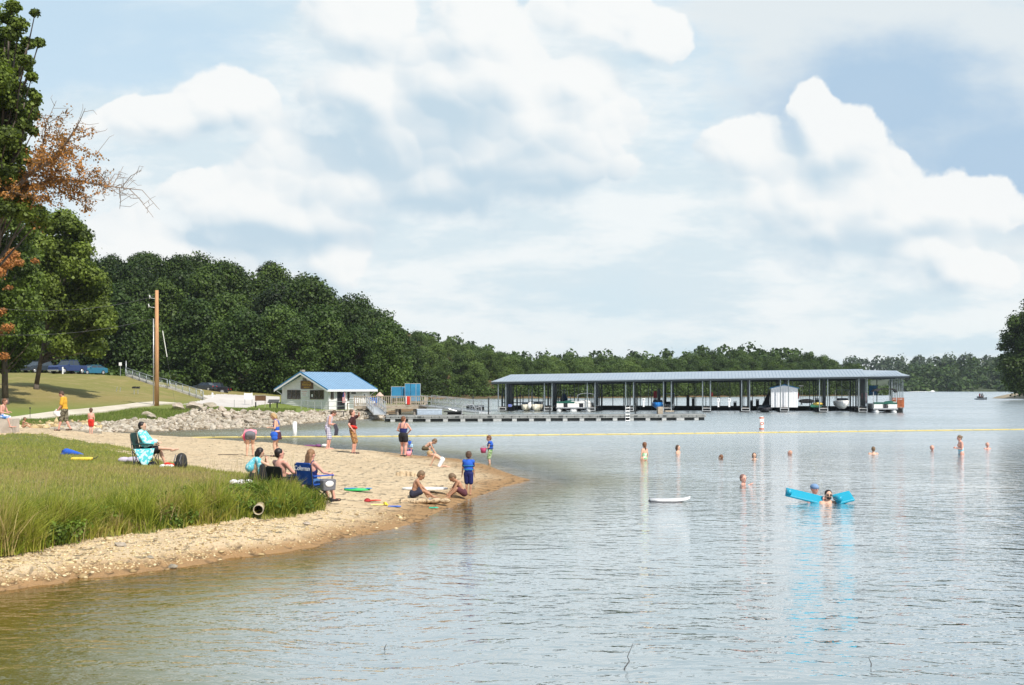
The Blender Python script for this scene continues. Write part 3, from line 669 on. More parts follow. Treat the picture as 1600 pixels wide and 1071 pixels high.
LA = [(25, 332, 24), (0, 345, 32), (40, 362, 22), (-30, 350, 40), (15, 385, 30), (-20, 400, 40), (45, 400, 24), (20, 430, 34), (50, 440, 22), (-15, 455, 40), (35, 470, 30), (55, 490, 20), (5, 500, 38), (40, 515, 26), (60, 525, 16), (-30, 500, 40), (10, 540, 30),
      (45, 548, 20), (-25, 550, 34), (28, 568, 14), (-55, 420, 45), (-60, 500, 45), (0, 570, 16)]
rA, bA, cA = big_tree('oak_tree', LA + [(u - 8, v + 12, r) for u, v, r in LA[::3]], 104, 8, .27, 1700, .24, 2.8, 'green oak with orange dead leaf patches at the left edge, darkest thick trunk', 32)
dryA = px_clumps([(18, 398, 13), (8, 412, 15), (30, 410, 9), (-5, 425, 14), (2, 487, 9), (12, 512, 10), (-2, 520, 8), (6, 556, 9), (55, 408, 6), (14, 450, 6)], 99.5, .5, np.random.RandomState(3), bA)
V, F, T = leaves([c[:3] for c in dryA], [c[3] for c in dryA], [int(300 * (c[3] / .6) ** 2) + 40 for c in dryA], .17, np.random.RandomState(3), .7, shell=.2)
link('dry_leaves', mesh_np('dry_leaves', V, F, {'tone': ('FACE', T)}, mat=m_dry), rA)
LC = [(12, 28, 12), (30, 38, 13), (18, 52, 14), (45, 68, 11), (60, 67, 8), (28, 78, 12), (8, 92, 18), (-12, 60, 30), (-30, 20, 30), (25, 110, 12), (44, 108, 6), (10, 128, 18), (30, 140, 14), (50, 146, 10), (58, 152, 7), (-20, 120, 34), (20, 160, 16), (42, 168, 15),
      (55, 160, 8), (5, 180, 22), (28, 180, 15), (-20, 190, 36), (12, 212, 18), (0, 240, 20), (-30, 250, 40), (20, 245, 12), (8, 275, 16), (-20, 300, 34), (16, 300, 14), (-50, 150, 45), (-60, 260, 50), (5, 325, 18), (-45, 340, 34), (25, 212, 15), (38, 195, 13), (30, 235, 15), (8, 225, 20), (25, 268, 15), (38, 250, 10), (15, 320, 22), (38, 312, 15), (50, 178, 12), (-2, 200, 24), (-5, 270, 26), (-5, 120, 26), (0, 60, 20), (0, 155, 22), (28, 290, 16), (40, 332, 18), (62, 345, 18), (55, 20, 7), (40, 95, 12), (62, 66, 8), (50, 120, 9), (35, 180, 14), (52, 205, 9), (15, 145, 18), (12, 80, 18), (60, 330, 14), (20, 10, 12)]
rC, bC, cC = big_tree('oak_tree', LC, 62, -38, .30, 1700, .17, 1.6, 'tallest green oak cut by the left edge of the photo, holding the brown dead bough', 33, shell=.35)
# dead bough with dry leaves and bare twigs
def bough(rng):
    B = Vector(bC); mb = MB(); tips = []
    def P(u, v, y=61): return Vector(WY(u, v, y)) - B
    main = [P(-30, 330), P(20, 300), P(45, 272), P(75, 255, 60.5), P(100, 228, 60), P(122, 196, 59.5)]
    mb.poly(main, .17, 7, .045)
    low = [P(-30, 340), P(30, 300, 61.5), P(70, 285, 62), P(110, 280, 62), P(150, 288, 62.5), P(175, 292, 63), P(208, 296, 63.5)]; mb.poly(low, .13, 7, .018)
    mid = [P(20, 300), P(60, 250, 62), P(70, 215, 62.5), P(72, 190, 63)]; mb.poly(mid, .09, 6, .015)
    for k, (src, cnt, r0) in enumerate(((main, 20, .04), (low, 34, .035), (mid, 14, .03))):
        for j in range(cnt):
            f = .08 + .9 * (j + rng.rand() * .6) / cnt; i = int(f * (len(src) - 1)); p = src[i].lerp(src[min(i + 1, len(src) - 1)], f * (len(src) - 1) - i)
            d = Vector((.7 + rng.normal() * .55, rng.normal() * .6, rng.normal() * .75 - (.1 if k == 1 else -.25))).normalized(); L = .7 + rng.rand() * 1.3
            q1 = p + d * L * .5 + Vector((0, 0, rng.normal() * .1)); q2 = p + d * L + Vector((rng.normal() * .15, 0, rng.normal() * .25))
            mb.poly([p, q1, q2], r0 * .7, 5, .010); tips.append((q1, .33)); tips.append((q2, .28)); tips.append((p, .33))
            for _ in range(4):
                s = p.lerp(q2, .3 + .7 * rng.rand()); e = s + Vector((rng.normal() * .3 + .22, rng.normal() * .25, rng.normal() * .32 + .08)); e2 = e + Vector((.12 + rng.normal() * .12, rng.normal() * .1, rng.normal() * .16))
                mb.poly([s, e, e2], .012, 4, .006); tips.append((e, .2))
    return mb.build('dead_bough', M('dead_wood', (.26, .20, .16), .9, .2, 8, .3), rC), tips
bo, tips = bough(np.random.RandomState(8))
rngb = np.random.RandomState(9); cs, rr2, nn = [], [], []
for p, r in tips:
    wp = p + Vector(bC); u = U0 + FPX * wp.x / wp.y; v = V0 + FPX * (CAMH - wp.z) / wp.y
    dens_ = np.clip(1.5 - abs(v - 268) / 75, .05, 1) * np.clip((180 - u) / 50, 0, 1)
    if rngb.rand() < dens_ * 1.2: cs.append(tuple(p)); rr2.append(r * 1.7); nn.append(int(17 * (.3 + dens_)))
V, F, T = leaves(cs, rr2, nn, .12, rngb, .7, shell=.15); link('dry_leaves', mesh_np('dry_leaves', V, F, {'tone': ('FACE', T)}, mat=m_dry), rC)
# ------------------------------------------------------------------ grass, stones
def cells(mask):
    return np.argwhere(mask)
def sample_cells(fi, n, rng):
    k = rng.randint(len(fi), size=n); r = fi[k, 0]; c = fi[k, 1]; a = rng.rand(n); b = rng.rand(n)
    def L(Gr): return (Gr[r, c] * (1 - a) * (1 - b) + Gr[r, c + 1] * (1 - a) * b + Gr[r + 1, c] * a * (1 - b) + Gr[r + 1, c + 1] * a * b)
    return np.stack([L(GX), L(GY), L(GZ)], 1)
def blades(name, P, H, Wd, rng, mat, tone, lean=.35, wind=(.12, 0), seg=3):
    n = len(P); az = rng.rand(n) * 6.283; d = np.stack([np.cos(az), np.sin(az), np.zeros(n)], 1)
    side_az = rng.rand(n) * 3.14 - .8; sd = np.stack([np.cos(side_az), np.sin(side_az), np.zeros(n)], 1)
    ln = (np.abs(rng.normal(size=n)) * lean)[:, None]; V = []
    for k in range(seg + 1):
        t = k / seg; w = Wd[:, None] * (1 - t) ** .7 * .5 + .0004
        c = P + np.array([0, 0, 1]) * (H * t * (1 - .25 * t * t * np.minimum(1, ln[:, 0])))[:, None] + (d * ln + np.array([wind[0], wind[1], 0])) * (H[:, None] * t ** 1.8)
        V += [c - sd * w, c + sd * w]
    V = np.stack(V, 1).reshape(-1, 3); m = (seg + 1) * 2; base = np.arange(n)[:, None] * m
    F = np.concatenate([base + np.array([[2 * k, 2 * k + 1, 2 * k + 3, 2 * k + 2]]) for k in range(seg)], 1).reshape(-1, 4)
    me = mesh_np(name, V, F, {'tone': ('FACE', np.repeat(tone, seg))}, mat=mat)
    o = link(name, me); return tag(o, kind='stuff')
def grassmat(name, cols, trans=.3):
    m = bpy.data.materials.new(name); m.use_nodes = True; m.node_tree.nodes.clear(); N = NT(m.node_tree)
    at = N.n('ShaderNodeAttribute'); at.attribute_name = 'tone'; cr = N.n('ShaderNodeValToRGB'); N.put(cr.inputs[0], at.outputs['Fac'])
    e = cr.color_ramp.elements; e[0].position = 0; e[0].color = (*cols[0], 1); e[1].position = 1; e[1].color = (*cols[-1], 1)
    for i, c in enumerate(cols[1:-1]): x = e.new((i + 1) / (len(cols) - 1)); x.color = (*c, 1)
    p = N.n('ShaderNodeBsdfPrincipled'); N.put(p.inputs['Base Color'], cr.outputs[0]); p.inputs['Roughness'].default_value = .5; p.inputs['Specular IOR Level'].default_value = .25
    t = N.n('ShaderNodeBsdfTranslucent'); N.put(t.inputs[0], cr.outputs[0]); mx = N.n('ShaderNodeMixShader'); mx.inputs[0].default_value = trans
    N.put(mx.inputs[1], p.outputs[0]); N.put(mx.inputs[2], t.outputs[0]); o = N.n('ShaderNodeOutputMaterial'); N.put(o.inputs[0], mx.outputs[0]); return m
G_COLS = [(.055, .095, .012), (.17, .22, .022), (.34, .36, .045), (.36, .31, .08), (.42, .31, .14), (.58, .45, .25)]
m_blade = grassmat('grass_blade', G_COLS); m_lblade = grassmat('lawn_blade', [(.16, .22, .03), (.27, .31, .05), (.36, .36, .08), (.42, .36, .12), (.42, .31, .14)])
rg = np.random.RandomState(21)
fi0 = cells(zone == 0)
P = sample_cells(fi0, 200000, rg); vv = V0 + FPX * (CAMH - P[:, 2]) / P[:, 1]; uu = U0 + FPX * P[:, 0] / P[:, 1]
keepm = (uu > -260) & (uu < 520)
P = P[keepm]; vv = vv[keepm]; uu = uu[keepm]; n = len(P)
patch = .5 + .5 * np.sin(P[:, 0] * .9 + np.sin(P[:, 1] * .6) * 2) * np.sin(P[:, 1] * .45 + P[:, 0] * .3)
brown = np.exp(-((vv - 742) / 11) ** 2) * (uu < 330) * (.35 + .65 * patch)
tone = np.clip(.38 + .17 * rg.normal(size=n) + .2 * patch + .38 * brown, 0, 1)
blades('lawn_grass', P, .045 + .07 * rg.rand(n), .012 + .008 * rg.rand(n), rg, m_lblade, tone, .5, seg=1)
# tall grass on the bank: tufts whose kind changes along the bank
LOW = lambda u: np.interp(u, [-900, 0, 47, 125, 203, 312, 375, 419, 470, 503], [960, 870, 862, 846, 834, 823, 811, 812, 805, 795])
pos, hh, tt, ww = [], [], [], []
uvc = []
for k in range(620):
    u = rg.uniform(-260, 500); lo = LOW(u); band = np.interp(u, [-260, 0, 200, 330, 380, 440, 500], [58, 58, 52, 50, 62, 46, 14])
    v = lo - 3 - band * rg.rand() ** 1.25
    uvc.append((u, v, lo))
for k in range(150):
    u = rg.uniform(385, 490); lo = LOW(u); uvc.append((u, lo - 4 - rg.rand() * (50 - abs(u - 430) * .75), lo))
for u, v, lo in uvc:
    if abs(u - 403) < 15 and v > 780: continue
    p = ray(u, v); rel_ = (lo - v)
    if p.y > 36: continue
    nb = int(rg.randint(35, 85)); sp_ = rg.uniform(.05, .15)
    q_ = np.stack([p.x + rg.normal(size=nb) * sp_, p.y + rg.normal(size=nb) * sp_, np.full(nb, p.z - .02)], 1)
    H = rg.uniform(.26, .46) * (1.0 if rel_ < 30 else .72)
    H *= rg.uniform(.45, 1.25); kind = .5 + .5 * math.sin(u * .041 + 1) * math.cos(v * .07 + u * .017)
    tone0 = .10 + .34 * kind + rg.normal() * .13
    if u < 70: H *= 1.25; tone0 = .30 + rg.normal() * .08
    if 150 < u < 215: tone0 += .18
    if 260 < u < 330: tone0 += .12; H *= 1.05
    if u > 375: H *= 1.35 if u < 455 else .9; tone0 = .12 + rg.normal() * .08
    if rg.rand() < .16: tone0 += .35
    pos.append(q_); hh.append(H * (.55 + .6 * rg.rand(nb))); tt.append(np.clip(tone0 + .09 * rg.normal(size=nb), 0, 1)); ww.append(np.full(nb, rg.uniform(.012, .024)))
for k in range(95):                                      # big arching clumps along the foot of the bank
    u = rg.uniform(-240, 470) if k > 12 else rg.uniform(-20, 62); lo = LOW(u); v = lo - 3 - rg.rand() * 26
    if abs(u - 403) < 24: continue
    p = ray(u, v); nb = int(rg.randint(90, 150)); H = rg.uniform(.50, .80) * (1.15 if k <= 12 else 1)
    pos.append(np.stack([p.x + rg.normal(size=nb) * .07, p.y + rg.normal(size=nb) * .07, np.full(nb, p.z - .02)], 1)); t0 = rg.choice([.30, .38, .22, .62], p=[.35, .3, .2, .15])
    hh.append(H * (.55 + .6 * rg.rand(nb))); tt.append(np.clip(t0 + .10 * rg.normal(size=nb), 0, 1)); ww.append(np.full(nb, .018))
pos = np.concatenate(pos); hh = np.concatenate(hh); tt = np.concatenate(tt); ww = np.concatenate(ww)
blades('tall_grass', pos, hh, ww, rg, m_blade, tt, .62)
# fine seed stalks standing above the grass
SP = [ray(rg.uniform(330, 500), rg.uniform(752, 778)) for _ in range(150)] + [ray(rg.uniform(-20, 330), rg.uniform(752, 800)) for _ in range(130)]
SP = np.array([tuple(p) for p in SP if p.y < 36]); n = len(SP)
blades('grass_stalks', SP, .55 + .45 * rg.rand(n), np.full(n, .007), rg, m_blade, np.clip(.78 + .12 * rg.normal(size=n), 0, 1), .16)
# broad-leaved weeds in the bank
wc, wr = [], []
for (u0, u1, cnt) in ((72, 135, 26), (150, 200, 8), (250, 300, 8), (360, 430, 34), (430, 490, 30), (-80, -10, 14), (200, 380, 14)):
    for k in range(cnt):
        u = rg.uniform(u0, u1); lo = LOW(u); v = lo - 2 - rg.rand() * (34 if u < 350 else 40); p = ray(u, v)
        if p.y > 34 or (abs(u - 403) < 17 and v > 784): continue
        wc.append((p.x, p.y, p.z + .10 + .12 * rg.rand())); wr.append(.16 + .12 * rg.rand())
V, F, T = leaves(wc, wr, [170] * len(wc), .055, rg, .8, shell=.3)
m_weed = leafmat('weed_leaf', (.105, .18, .025), .55, .05, .3); tag(link('weeds', mesh_np('weeds', V, F, {'tone': ('FACE', T)}, mat=m_weed)), kind='stuff')
# rank grass at the foot of the hill above the riprap and along the sand
fi2 = cells((zone == 2) & (cy < 128) & (cv > 640) & (cu > 10) & (cu < 460)); P = sample_cells(fi2, 26000, rg)
pcd = np.full(len(P), 9.0)
for u, v in ((-20, 660), (20, 656), (40, 654), (60, 651.5), (80, 649), (100, 647), (120, 645), (140, 643), (160, 641), (180, 638.5), (198, 636.5), (215, 634.5), (240, 631.5)):
    a = ray(u, v, 60); pcd = np.minimum(pcd, np.abs((P[:, 1] - a.y) - (P[:, 0] - a.x) * 1.2) + 6 * (np.abs(P[:, 0] - a.x) > 1.6))
P = P[(pcd > 3.2) & (V0 + FPX * (CAMH - P[:, 2]) / P[:, 1] > np.interp(U0 + FPX * P[:, 0] / P[:, 1], [0, 20, 60, 100, 140, 180, 240, 270], [662, 660, 655, 650.5, 646.5, 642, 635, 633]))]; n = len(P)
blades('slope_grass', P, .12 + .16 * rg.rand(n), np.full(n, .05), rg, grassmat('slope_blade', [(.10, .16, .03), (.17, .23, .045), (.23, .26, .07), (.30, .28, .11)]), np.clip(.4 + .25 * rg.normal(size=n), 0, 1), .4, seg=1)

ICO = bmesh.new(); bmesh.ops.create_icosphere(ICO, subdivisions=1, radius=1); ICO.verts.ensure_lookup_table()
iv = np.array([v.co[:] for v in ICO.verts]); ifc = np.array([[v.index for v in f.verts] for f in ICO.faces]); ICO.free()
def stones(name, P, size, rng, mat, flat=.6):
    n = len(P); base = iv[None] * (1 + .28 * rng.normal(size=(n, len(iv), 1)))
    base = base * (size[:, None, None] * (np.array([1, .8, flat])[None, None] * (1 + .25 * rng.normal(size=(n, 1, 3)))))
    a = rng.rand(n) * 6.28; ca, sa = np.cos(a)[:, None], np.sin(a)[:, None]
    x = base[..., 0] * ca - base[..., 1] * sa; y = base[..., 0] * sa + base[..., 1] * ca
    V = np.stack([x, y, base[..., 2]], -1) + P[:, None]; F = (ifc[None] + (np.arange(n) * len(iv))[:, None, None]).reshape(-1, 3)
    o = link(name, mesh_np(name, V.reshape(-1, 3), F, {'tone': ('FACE', np.repeat(rng.rand(n), len(ifc)))}, mat=mat)); return tag(o, kind='stuff')
def stonemat(name, cols, rough=.9):
    m = grassmat(name, cols, .0); 
    for nd in m.node_tree.nodes:
        if nd.type == 'BSDF_PRINCIPLED': nd.inputs['Roughness'].default_value = rough
    return m
m_stone = stonemat('shore_stone', [(.20, .13, .06), (.46, .34, .17), (.58, .46, .26), (.66, .56, .36)])
nlb = np.interp(cu, [-900, 0, 200, 312, 419, 503, 560, 640], [960, 862, 832, 821, 809, 797, 800, 805])
fig = cells((zone == 1) & (cv > nlb - 2) & (cu < 640) & (cy < 36))
P = sample_cells(fig, 16500, rg); P = P[P[:, 2] > .045]; sz = .006 + .016 * rg.rand(len(P)) ** 5 * 1.6 + .003 * P[:, 1] / 25
un_ = U0 + FPX * P[:, 0] / P[:, 1]; sz *= np.interp(un_, [350, 620], [1, .55]); stones('gravel', P, sz, rg, m_stone)
P = sample_cells(fig, 130, rg); P[:, 2] += .005; stones('gravel', P, .04 + .04 * rg.rand(130) ** 2, rg, m_stone, .4)
# trampled sand: small ridges as real relief on the beach
# riprap boulders
m_boul = M('limestone', (.38, .33, .26), .9, .26, 3, .5, obj_rand=.22, dirt=(.30, .24, .17))
bprot = []
for k in range(7):
    bm = bmesh.new(); bmesh.ops.create_icosphere(bm, subdivisions=2, radius=.5); rr_ = np.random.RandomState(60 + k)
    pl = [(Vector(rr_.normal(size=3)).normalized(), .24 + .16 * rr_.rand()) for _ in range(11)]
    for v in bm.verts:
        for nrm, dd in pl:
            t = v.co.dot(nrm) - dd
            if t > 0: v.co -= nrm * t
        v.co += Vector(rr_.normal(size=3)) * .012
    bmesh.ops.recalc_face_normals(bm, faces=bm.faces); me = bpy.data.meshes.new('boulder'); bm.to_mesh(me); bm.free(); me.materials.append(m_boul); bprot.append(me)
fir = cells((zone == 3) & (cy < 140) & (cy > 72) & (cu > 75) & (cz > -.1)); P = sample_cells(fir, 270, rg)
order = np.argsort(-P[:, 1])
for i in order:
    o = link('boulder', bprot[rg.randint(7)]); s = (.28 + .36 * rg.rand() + (.30 if rg.rand() < .12 else 0)) * min(1, P[i, 1] / 100)
    u = U0 + FPX * P[i, 0] / P[i, 1]
    if u > 330: s *= 1.15
    o.location = (P[i, 0], P[i, 1], max(P[i, 2], .0) + s * .13); o.scale = (s * (1 + .4 * rg.rand()), s * .95, s * (.55 + .3 * rg.rand())); o.rotation_euler = (rg.normal() * .25, rg.normal() * .25, rg.rand() * 6.28)
    tag(o, 'pale angular limestone block in the stone bank across the cove from the sand spit', 'boulder', 'riprap boulders along the cove')
for (u, v, s) in ((279, 641, 1.3), (303, 640, 1.5), (318, 643, 1.1), (328, 637, 1.3), (300, 634, .9), (346, 643, 1.0), (231, 650, .9), (237, 655, .8)):
    p = ray(u, v, 60); o = link('boulder', bprot[rg.randint(7)], loc=(p.x, p.y, p.z + s * .15)); o.scale = (s * 1.3, s, s * .7); o.rotation_euler = (.2, .1, rg.rand() * 6)
    tag(o, {279: 'large pale block at the left end of the row atop the stone bank', 303: 'biggest pale block atop the stone bank, right of the utility pole', 318: 'pale block at the grass edge below the parking lot, third from the pole', 328: 'pale block nearest the near edge of the parking lot', 300: 'smaller upper block in the grass behind the biggest block of the bank', 346: 'rightmost pale block atop the stone bank below the parking lot', 231: 'pale rock alone in the grass just left of the utility pole base, upper one', 237: 'pale rock alone in the grass just left of the pole base, lower one'}[u], 'boulder')
P = sample_cells(fir, 5200, rg); stones('riprap_rubble', P, .09 + .17 * rg.rand(len(P)) ** 1.5, rg, stonemat('rubble_stone', [(.18, .14, .09), (.34, .29, .22), (.43, .38, .30), (.50, .45, .37)]), .7)
P = np.array([tuple(ray(u, v, 60)) for u, v in zip(rg.uniform(20, 160, 130), rg.uniform(662, 673, 130))]); P = P[P[:, 1] > 60]
stones('riprap_rubble', P, .12 + .2 * rg.rand(len(P)), rg, MATS.get('rubble_stone') or m_stone, .7)

# ------------------------------------------------------------------ concrete footpath
pc = [ray(u, v, 60) for u, v in ((-60, 665), (-20, 660), (20, 656), (60, 651.5), (100, 647), (140, 643), (180, 638.5), (215, 634.5), (240, 631.5), (262, 630))]
mb = MB(); prev = None
fine = []
for i in range(len(pc) - 1):
    for k in range(6): fine.append(pc[i].lerp(pc[i + 1], k / 6))
fine.append(pc[-1]); lft, rgt = [], []
for i, p in enumerate(fine):
    d = (fine[min(i + 1, len(fine) - 1)] - fine[max(i - 1, 0)]); d.z = 0; d.normalize(); nrm = Vector((-d.y, d.x, 0)); w = 1.15
    a = p + nrm * w; b = p - nrm * w
    lft.append((a.x, a.y, tz(a.x, a.y) + .10)); rgt.append((b.x, b.y, tz(b.x, b.y) + .10))
n = len(fine); mb.add(lft + rgt, [(i, n + i, n + i + 1, i + 1) for i in range(n - 1)])
low_ = [(x, y, z - .3) for x, y, z in rgt]; mb.add(rgt + low_, [(i, n + i, n + i + 1, i + 1) for i in range(n - 1)])
o = mb.build('footpath', M('path_concrete', (.56, .50, .40), .9, .1, .8, .2, dirt=(.46, .40, .30)), fix=False); o['kind'] = 'structure'

# ------------------------------------------------------------------ low wall on the left
m_conc = M('concrete', (.50, .43, .36), .9, .12, 2.5, .3, dirt=(.36, .30, .24))
wy0 = 50.5; wl = WY(18.5, 672, wy0); gz = tz(wl[0], wy0)
w = MB(); w.box((wl[0] - 2.5, wy0 + .4, gz + .22), (5.0, .8, .78)); wall = w.build('low_wall', m_conc, bevel=.02); tag(wall, 'low pinkish concrete wall end at the left edge of the photo beside the sand', 'wall')
wall_top = gz + .61

# ------------------------------------------------------------------ utility pole with wires
m_pole = M('pole_wood', (.50, .27, .13), .8, .25, 3, .4, stretch=(6, 6, .5), dirt=(.40, .22, .11)); m_galv = M('galvanised', (.45, .46, .47), .45, .1, 6, metal=.6); m_wire = M('wire', (.10, .10, .10), .6, .1)
pb = ray(245, 634.5, 90); pr = empty('utility_pole', pb, 0, 'tall bare wooden utility pole beside the footpath on the grass', 'pole')
mb = MB(); H_ = (634.5 - 454) * pb.y / FPX; mb.tube((0, 0, -.3), (0, 0, H_), .21, .155, 14); mb.build('shaft', m_pole, pr, True)
mb = MB(); px1 = pb.y / FPX
mb.tube((-.30, 0, 0), (-.30, 0, H_ * .755), .055, .055, 8); mb.build('conduit', m_galv, pr, True)
for zf, ln in ((H_ - 5 * px1 * 2.6, .5), (H_ - 27 * px1, .6)):
    b = MB(); b.poly([(-.15, 0, zf), (-.15 - ln * .75, 0, zf + .05), (-.15 - ln, 0, zf + .25)], .03, 6); b.tube((-.15 - ln, 0, zf), (-.15 - ln, 0, zf + .34), .06, .045, 8); b.build('insulator', M('porcelain', (.62, .62, .60), .3), pr, True)
def sag_wire(name, a, b, sag, label, r=.013):
    pts_ = []
    for k in range(17):
        t = k / 16; p = Vector(a).lerp(Vector(b), t); p.z -= sag * 4 * t * (1 - t); pts_.append(p)
    m = MB(); m.poly(pts_, r, 5); return tag(m.build(name, m_wire), label, 'wire')
ptop = Vector(pb) + Vector((0, 0, H_)); far_a = Vector(WY(-60, 475, 95)); far_b = Vector(WY(-60, 520, 95))
sag_wire('power_line', ptop - Vector((.1, 0, .5)), far_a, .9, 'upper dark power line running left from the top of the wooden pole into the trees')
sag_wire('power_line', Vector(pb) + Vector((-.3, 0, H_ * .755)), far_b, .7, 'lower dark power line running left from the middle of the wooden pole into the trees')
ga = WY(254, 517, pb.y + 6); gb = WY(261, 558, pb.y + 6); m = MB(); m.tube(ga, gb, .05, .05, 6)
gg = MB(); gg.tube((0, 0, 0), (.02, 0, 0), .01)
mpole = empty('guy_pole', (gb[0] + .05, gb[1], tz(gb[0], gb[1])), 0, 'thin dark guy wire with a pale sleeve hanging just right of the wooden pole', 'wire')
off = Vector(mpole.location); a_ = Vector(ga) - off; b_ = Vector(gb) - off
m = MB(); m.tube(a_, b_, .045, .045, 6); m.build('sleeve', M('pale_plastic', (.66, .66, .6), .5), mpole)
m = MB(); dirw = (b_ - a_).normalized(); m.tube(b_, b_ + dirw * ((b_.z + .1) / -dirw.z), .008, .008, 4); m.tube(a_, Vector(ptop) - off - Vector((0, 0, 1.2)), .008, .008, 4); m.build('strand', m_wire, mpole)

# ------------------------------------------------------------------ hill steps and chain-link railing
m_step = M('step_concrete', (.42, .39, .33), .9, .15, 2, .2)
m_link = M('chain_link', (.30, .33, .34), .5, .1, metal=.5)
def link_mat():
    m = bpy.data.materials.new('link_mesh'); m.use_nodes = True; m.node_tree.nodes.clear(); N = NT(m.node_tree)
    tc = N.n('ShaderNodeTexCoord').outputs['Object']; 
    d = N.n('ShaderNodeBsdfPrincipled'); d.inputs['Base Color'].default_value = (.35, .38, .38, 1); d.inputs['Roughness'].default_value = .5
    t = N.n('ShaderNodeBsdfTransparent'); mx = N.n('ShaderNodeMixShader'); mx.inputs[0].default_value = .30; N.put(mx.inputs[1], t.outputs[0]); N.put(mx.inputs[2], d.outputs[0])
    o = N.n('ShaderNodeOutputMaterial'); N.put(o.inputs[0], mx.outputs[0]); return m
m_lm = link_mat()
SL = [Vector(WY(197, 588, 152)), Vector(WY(241, 602, 148)), Vector(WY(262, 607, 147)), Vector(WY(318, 625, 143))]
for p in SL: p.z = tz(p.x, p.y)
st = empty('hillside_steps', SL[0], 0, 'long flight of pale concrete steps climbing the hill with a landing halfway', 'steps'); mb = MB()
for (a, b, n) in ((SL[0], SL[1], 22), (SL[1], SL[2], 2), (SL[2], SL[3], 28)):
    for k in range(n):
        c = a.lerp(b, (k + .5) / n) - SL[0]; L_ = (b - a); 
        mb.box((c.x, c.y + .9, c.z - .12 + .10), (abs(L_.x) / n * 1.0 + .06, 2.0, .42), taper=1)
mb.build('flight', m_step, st)
fn = empty('chain_link_fence', SL[0], 0, 'grey chain link railing with pipe posts running down the near side of the hill steps', 'fence')
for a, b, nn in ((SL[0], SL[1], 4), (SL[1] + Vector((.25, 0, 0)), SL[2], 1), (SL[2] + Vector((.25, 0, 0)), SL[3], 5)):
    a = a - SL[0]; b = b - SL[0]; off_ = Vector((0, -.2, 0)); hgt = Vector((0, 0, 1.05))
    for k in range(nn + 1):
        p = a.lerp(b, k / nn) + off_; m = MB(); m.tube(p - Vector((0, 0, .2)), p + hgt, .045, .045, 7); m.build('post', m_link, fn, True)
    m = MB(); m.tube(a + off_ + hgt, b + off_ + hgt, .04, .04, 7); m.build('top_rail', m_link, fn, True)
    m = MB(); 
    L_ = (b - a); n = int(L_.length / .16)
    for k in range(n):                                    # woven wire as crossing strands
        p = a.lerp(b, k / n) + off_; q1 = a.lerp(b, min(1, (k + 6) / n)) + off_; q0 = a.lerp(b, max(0, (k - 6) / n)) + off_
        m.tube(p + Vector((0, 0, .05)), q1 + hgt, .006, .006, 3, False); m.tube(p + Vector((0, 0, .05)), q0 + hgt, .006, .006, 3, False)
    m.build('wire_mesh', m_link, fn, fix=False)
# ------------------------------------------------------------------ posts and signs on the hill
m_white = M('white_paint', (.80, .80, .78), .5, .06, 3); m_black = M('black_metal', (.03, .03, .03), .5, .2); m_brown = M('brown_paint', (.14, .07, .035), .6, .2, 4)
def post(u, v, h, r, name, label, cat, mat, y=None, ymin=60):
    p = Vector(WY(u, v, y)) if y else ray(u, v, ymin); m = MB(); m.tube((0, 0, -.2), (0, 0, h), r, r * .9, 8); o = m.build(name, mat, smooth=True, loc=p); return tag(o, label, cat), p
post(165, 586, 1.75, .06, 'metal_post', 'thin grey post atop the hill between the teal car and small white sign', 'post', m_galv, ymin=130)
post(197, 588, 1.9, .06, 'metal_post', 'thin grey post at the top end of the chain link railing', 'post', m_galv, ymin=130)
def sign(u, v, w, h, zc, name, label, mat, posts=1, frame=None, ymin=60, txt=None, tmat=None):
    p = ray(u, v, ymin); r = empty(name, p, 0, label, 'sign'); m = MB()
    if posts == 1: m.tube((0, .03, -.2), (0, .03, zc + h * .4), .035, .035, 6); m.build('post', m_galv, r)
    else:
        for sx in (-1, 1): m = MB(); m.box((sx * w * .42, .05, (zc + h / 2) / 2), (.06, .06, zc + h / 2 + .2)); m.build('post', frame or m_galv, r)
    m = MB(); m.box((0, 0, zc), (w, .03, h)); m.build('panel', mat, r, bevel=.005)
    if txt:
        for (s, x, z, size) in txt: text(s, size, tmat, r, (x, -.02, z), 0)
    return r
def text(s, size, mat, parent, loc, rz=0, ext=.004, name='lettering', align='CENTER'):
    cu_ = bpy.data.curves.new(name, 'FONT'); cu_.body = s; cu_.size = size; cu_.align_x = align; cu_.align_y = 'CENTER'; cu_.extrude = ext
    o = bpy.data.objects.new(name, cu_); COL.objects.link(o); bpy.context.view_layer.update()
    me = bpy.data.meshes.new_from_object(o.evaluated_get(bpy.context.evaluated_depsgraph_get())); bpy.data.objects.remove(o); me.materials.append(mat)
    o2 = link(name, me, parent, loc); o2.rotation_euler = (R(90), 0, rz); return o2
sign(188, 588, .36, .40, 1.5, 'small_sign', 'small white sign on a thin post atop the hill left of the railing', m_white, ymin=130)
for (u, lab) in ((209.5, 'left'), (215.5, 'right')):
    p = ray(u, 616, 100); r = empty('park_grill', p, 0, 'small dark charcoal grill on a post on the hillside, %s one of the pair' % lab, 'grill', 'grills on the hillside')
    m = MB(); m.tube((0, 0, -.1), (0, 0, .48), .035, .035, 7); m.build('post', m_galv, r)
    m = MB(); m.box((0, 0, .62), (.36, .3, .05)); m.box((0, .15, .72), (.36, .03, .2)); m.box((-.17, 0, .70), (.03, .3, .16)); m.box((.17, 0, .70), (.03, .3, .16)); m.build('fire_box', m_black, r)
for u, v in ((181.5, 612), (187, 613)):
    p = ray(u, v, 100); m = MB(); m.tube((0, 0, -.1), (.12, 0, .5), .03, .03, 6); o = m.build('stake', m_galv, loc=p); tag(o, 'short thin grey stake leaning on the hillside, %s of the two left of the grills' % ('farther' if u < 184 else 'nearer'), 'post', 'stakes on the hillside')
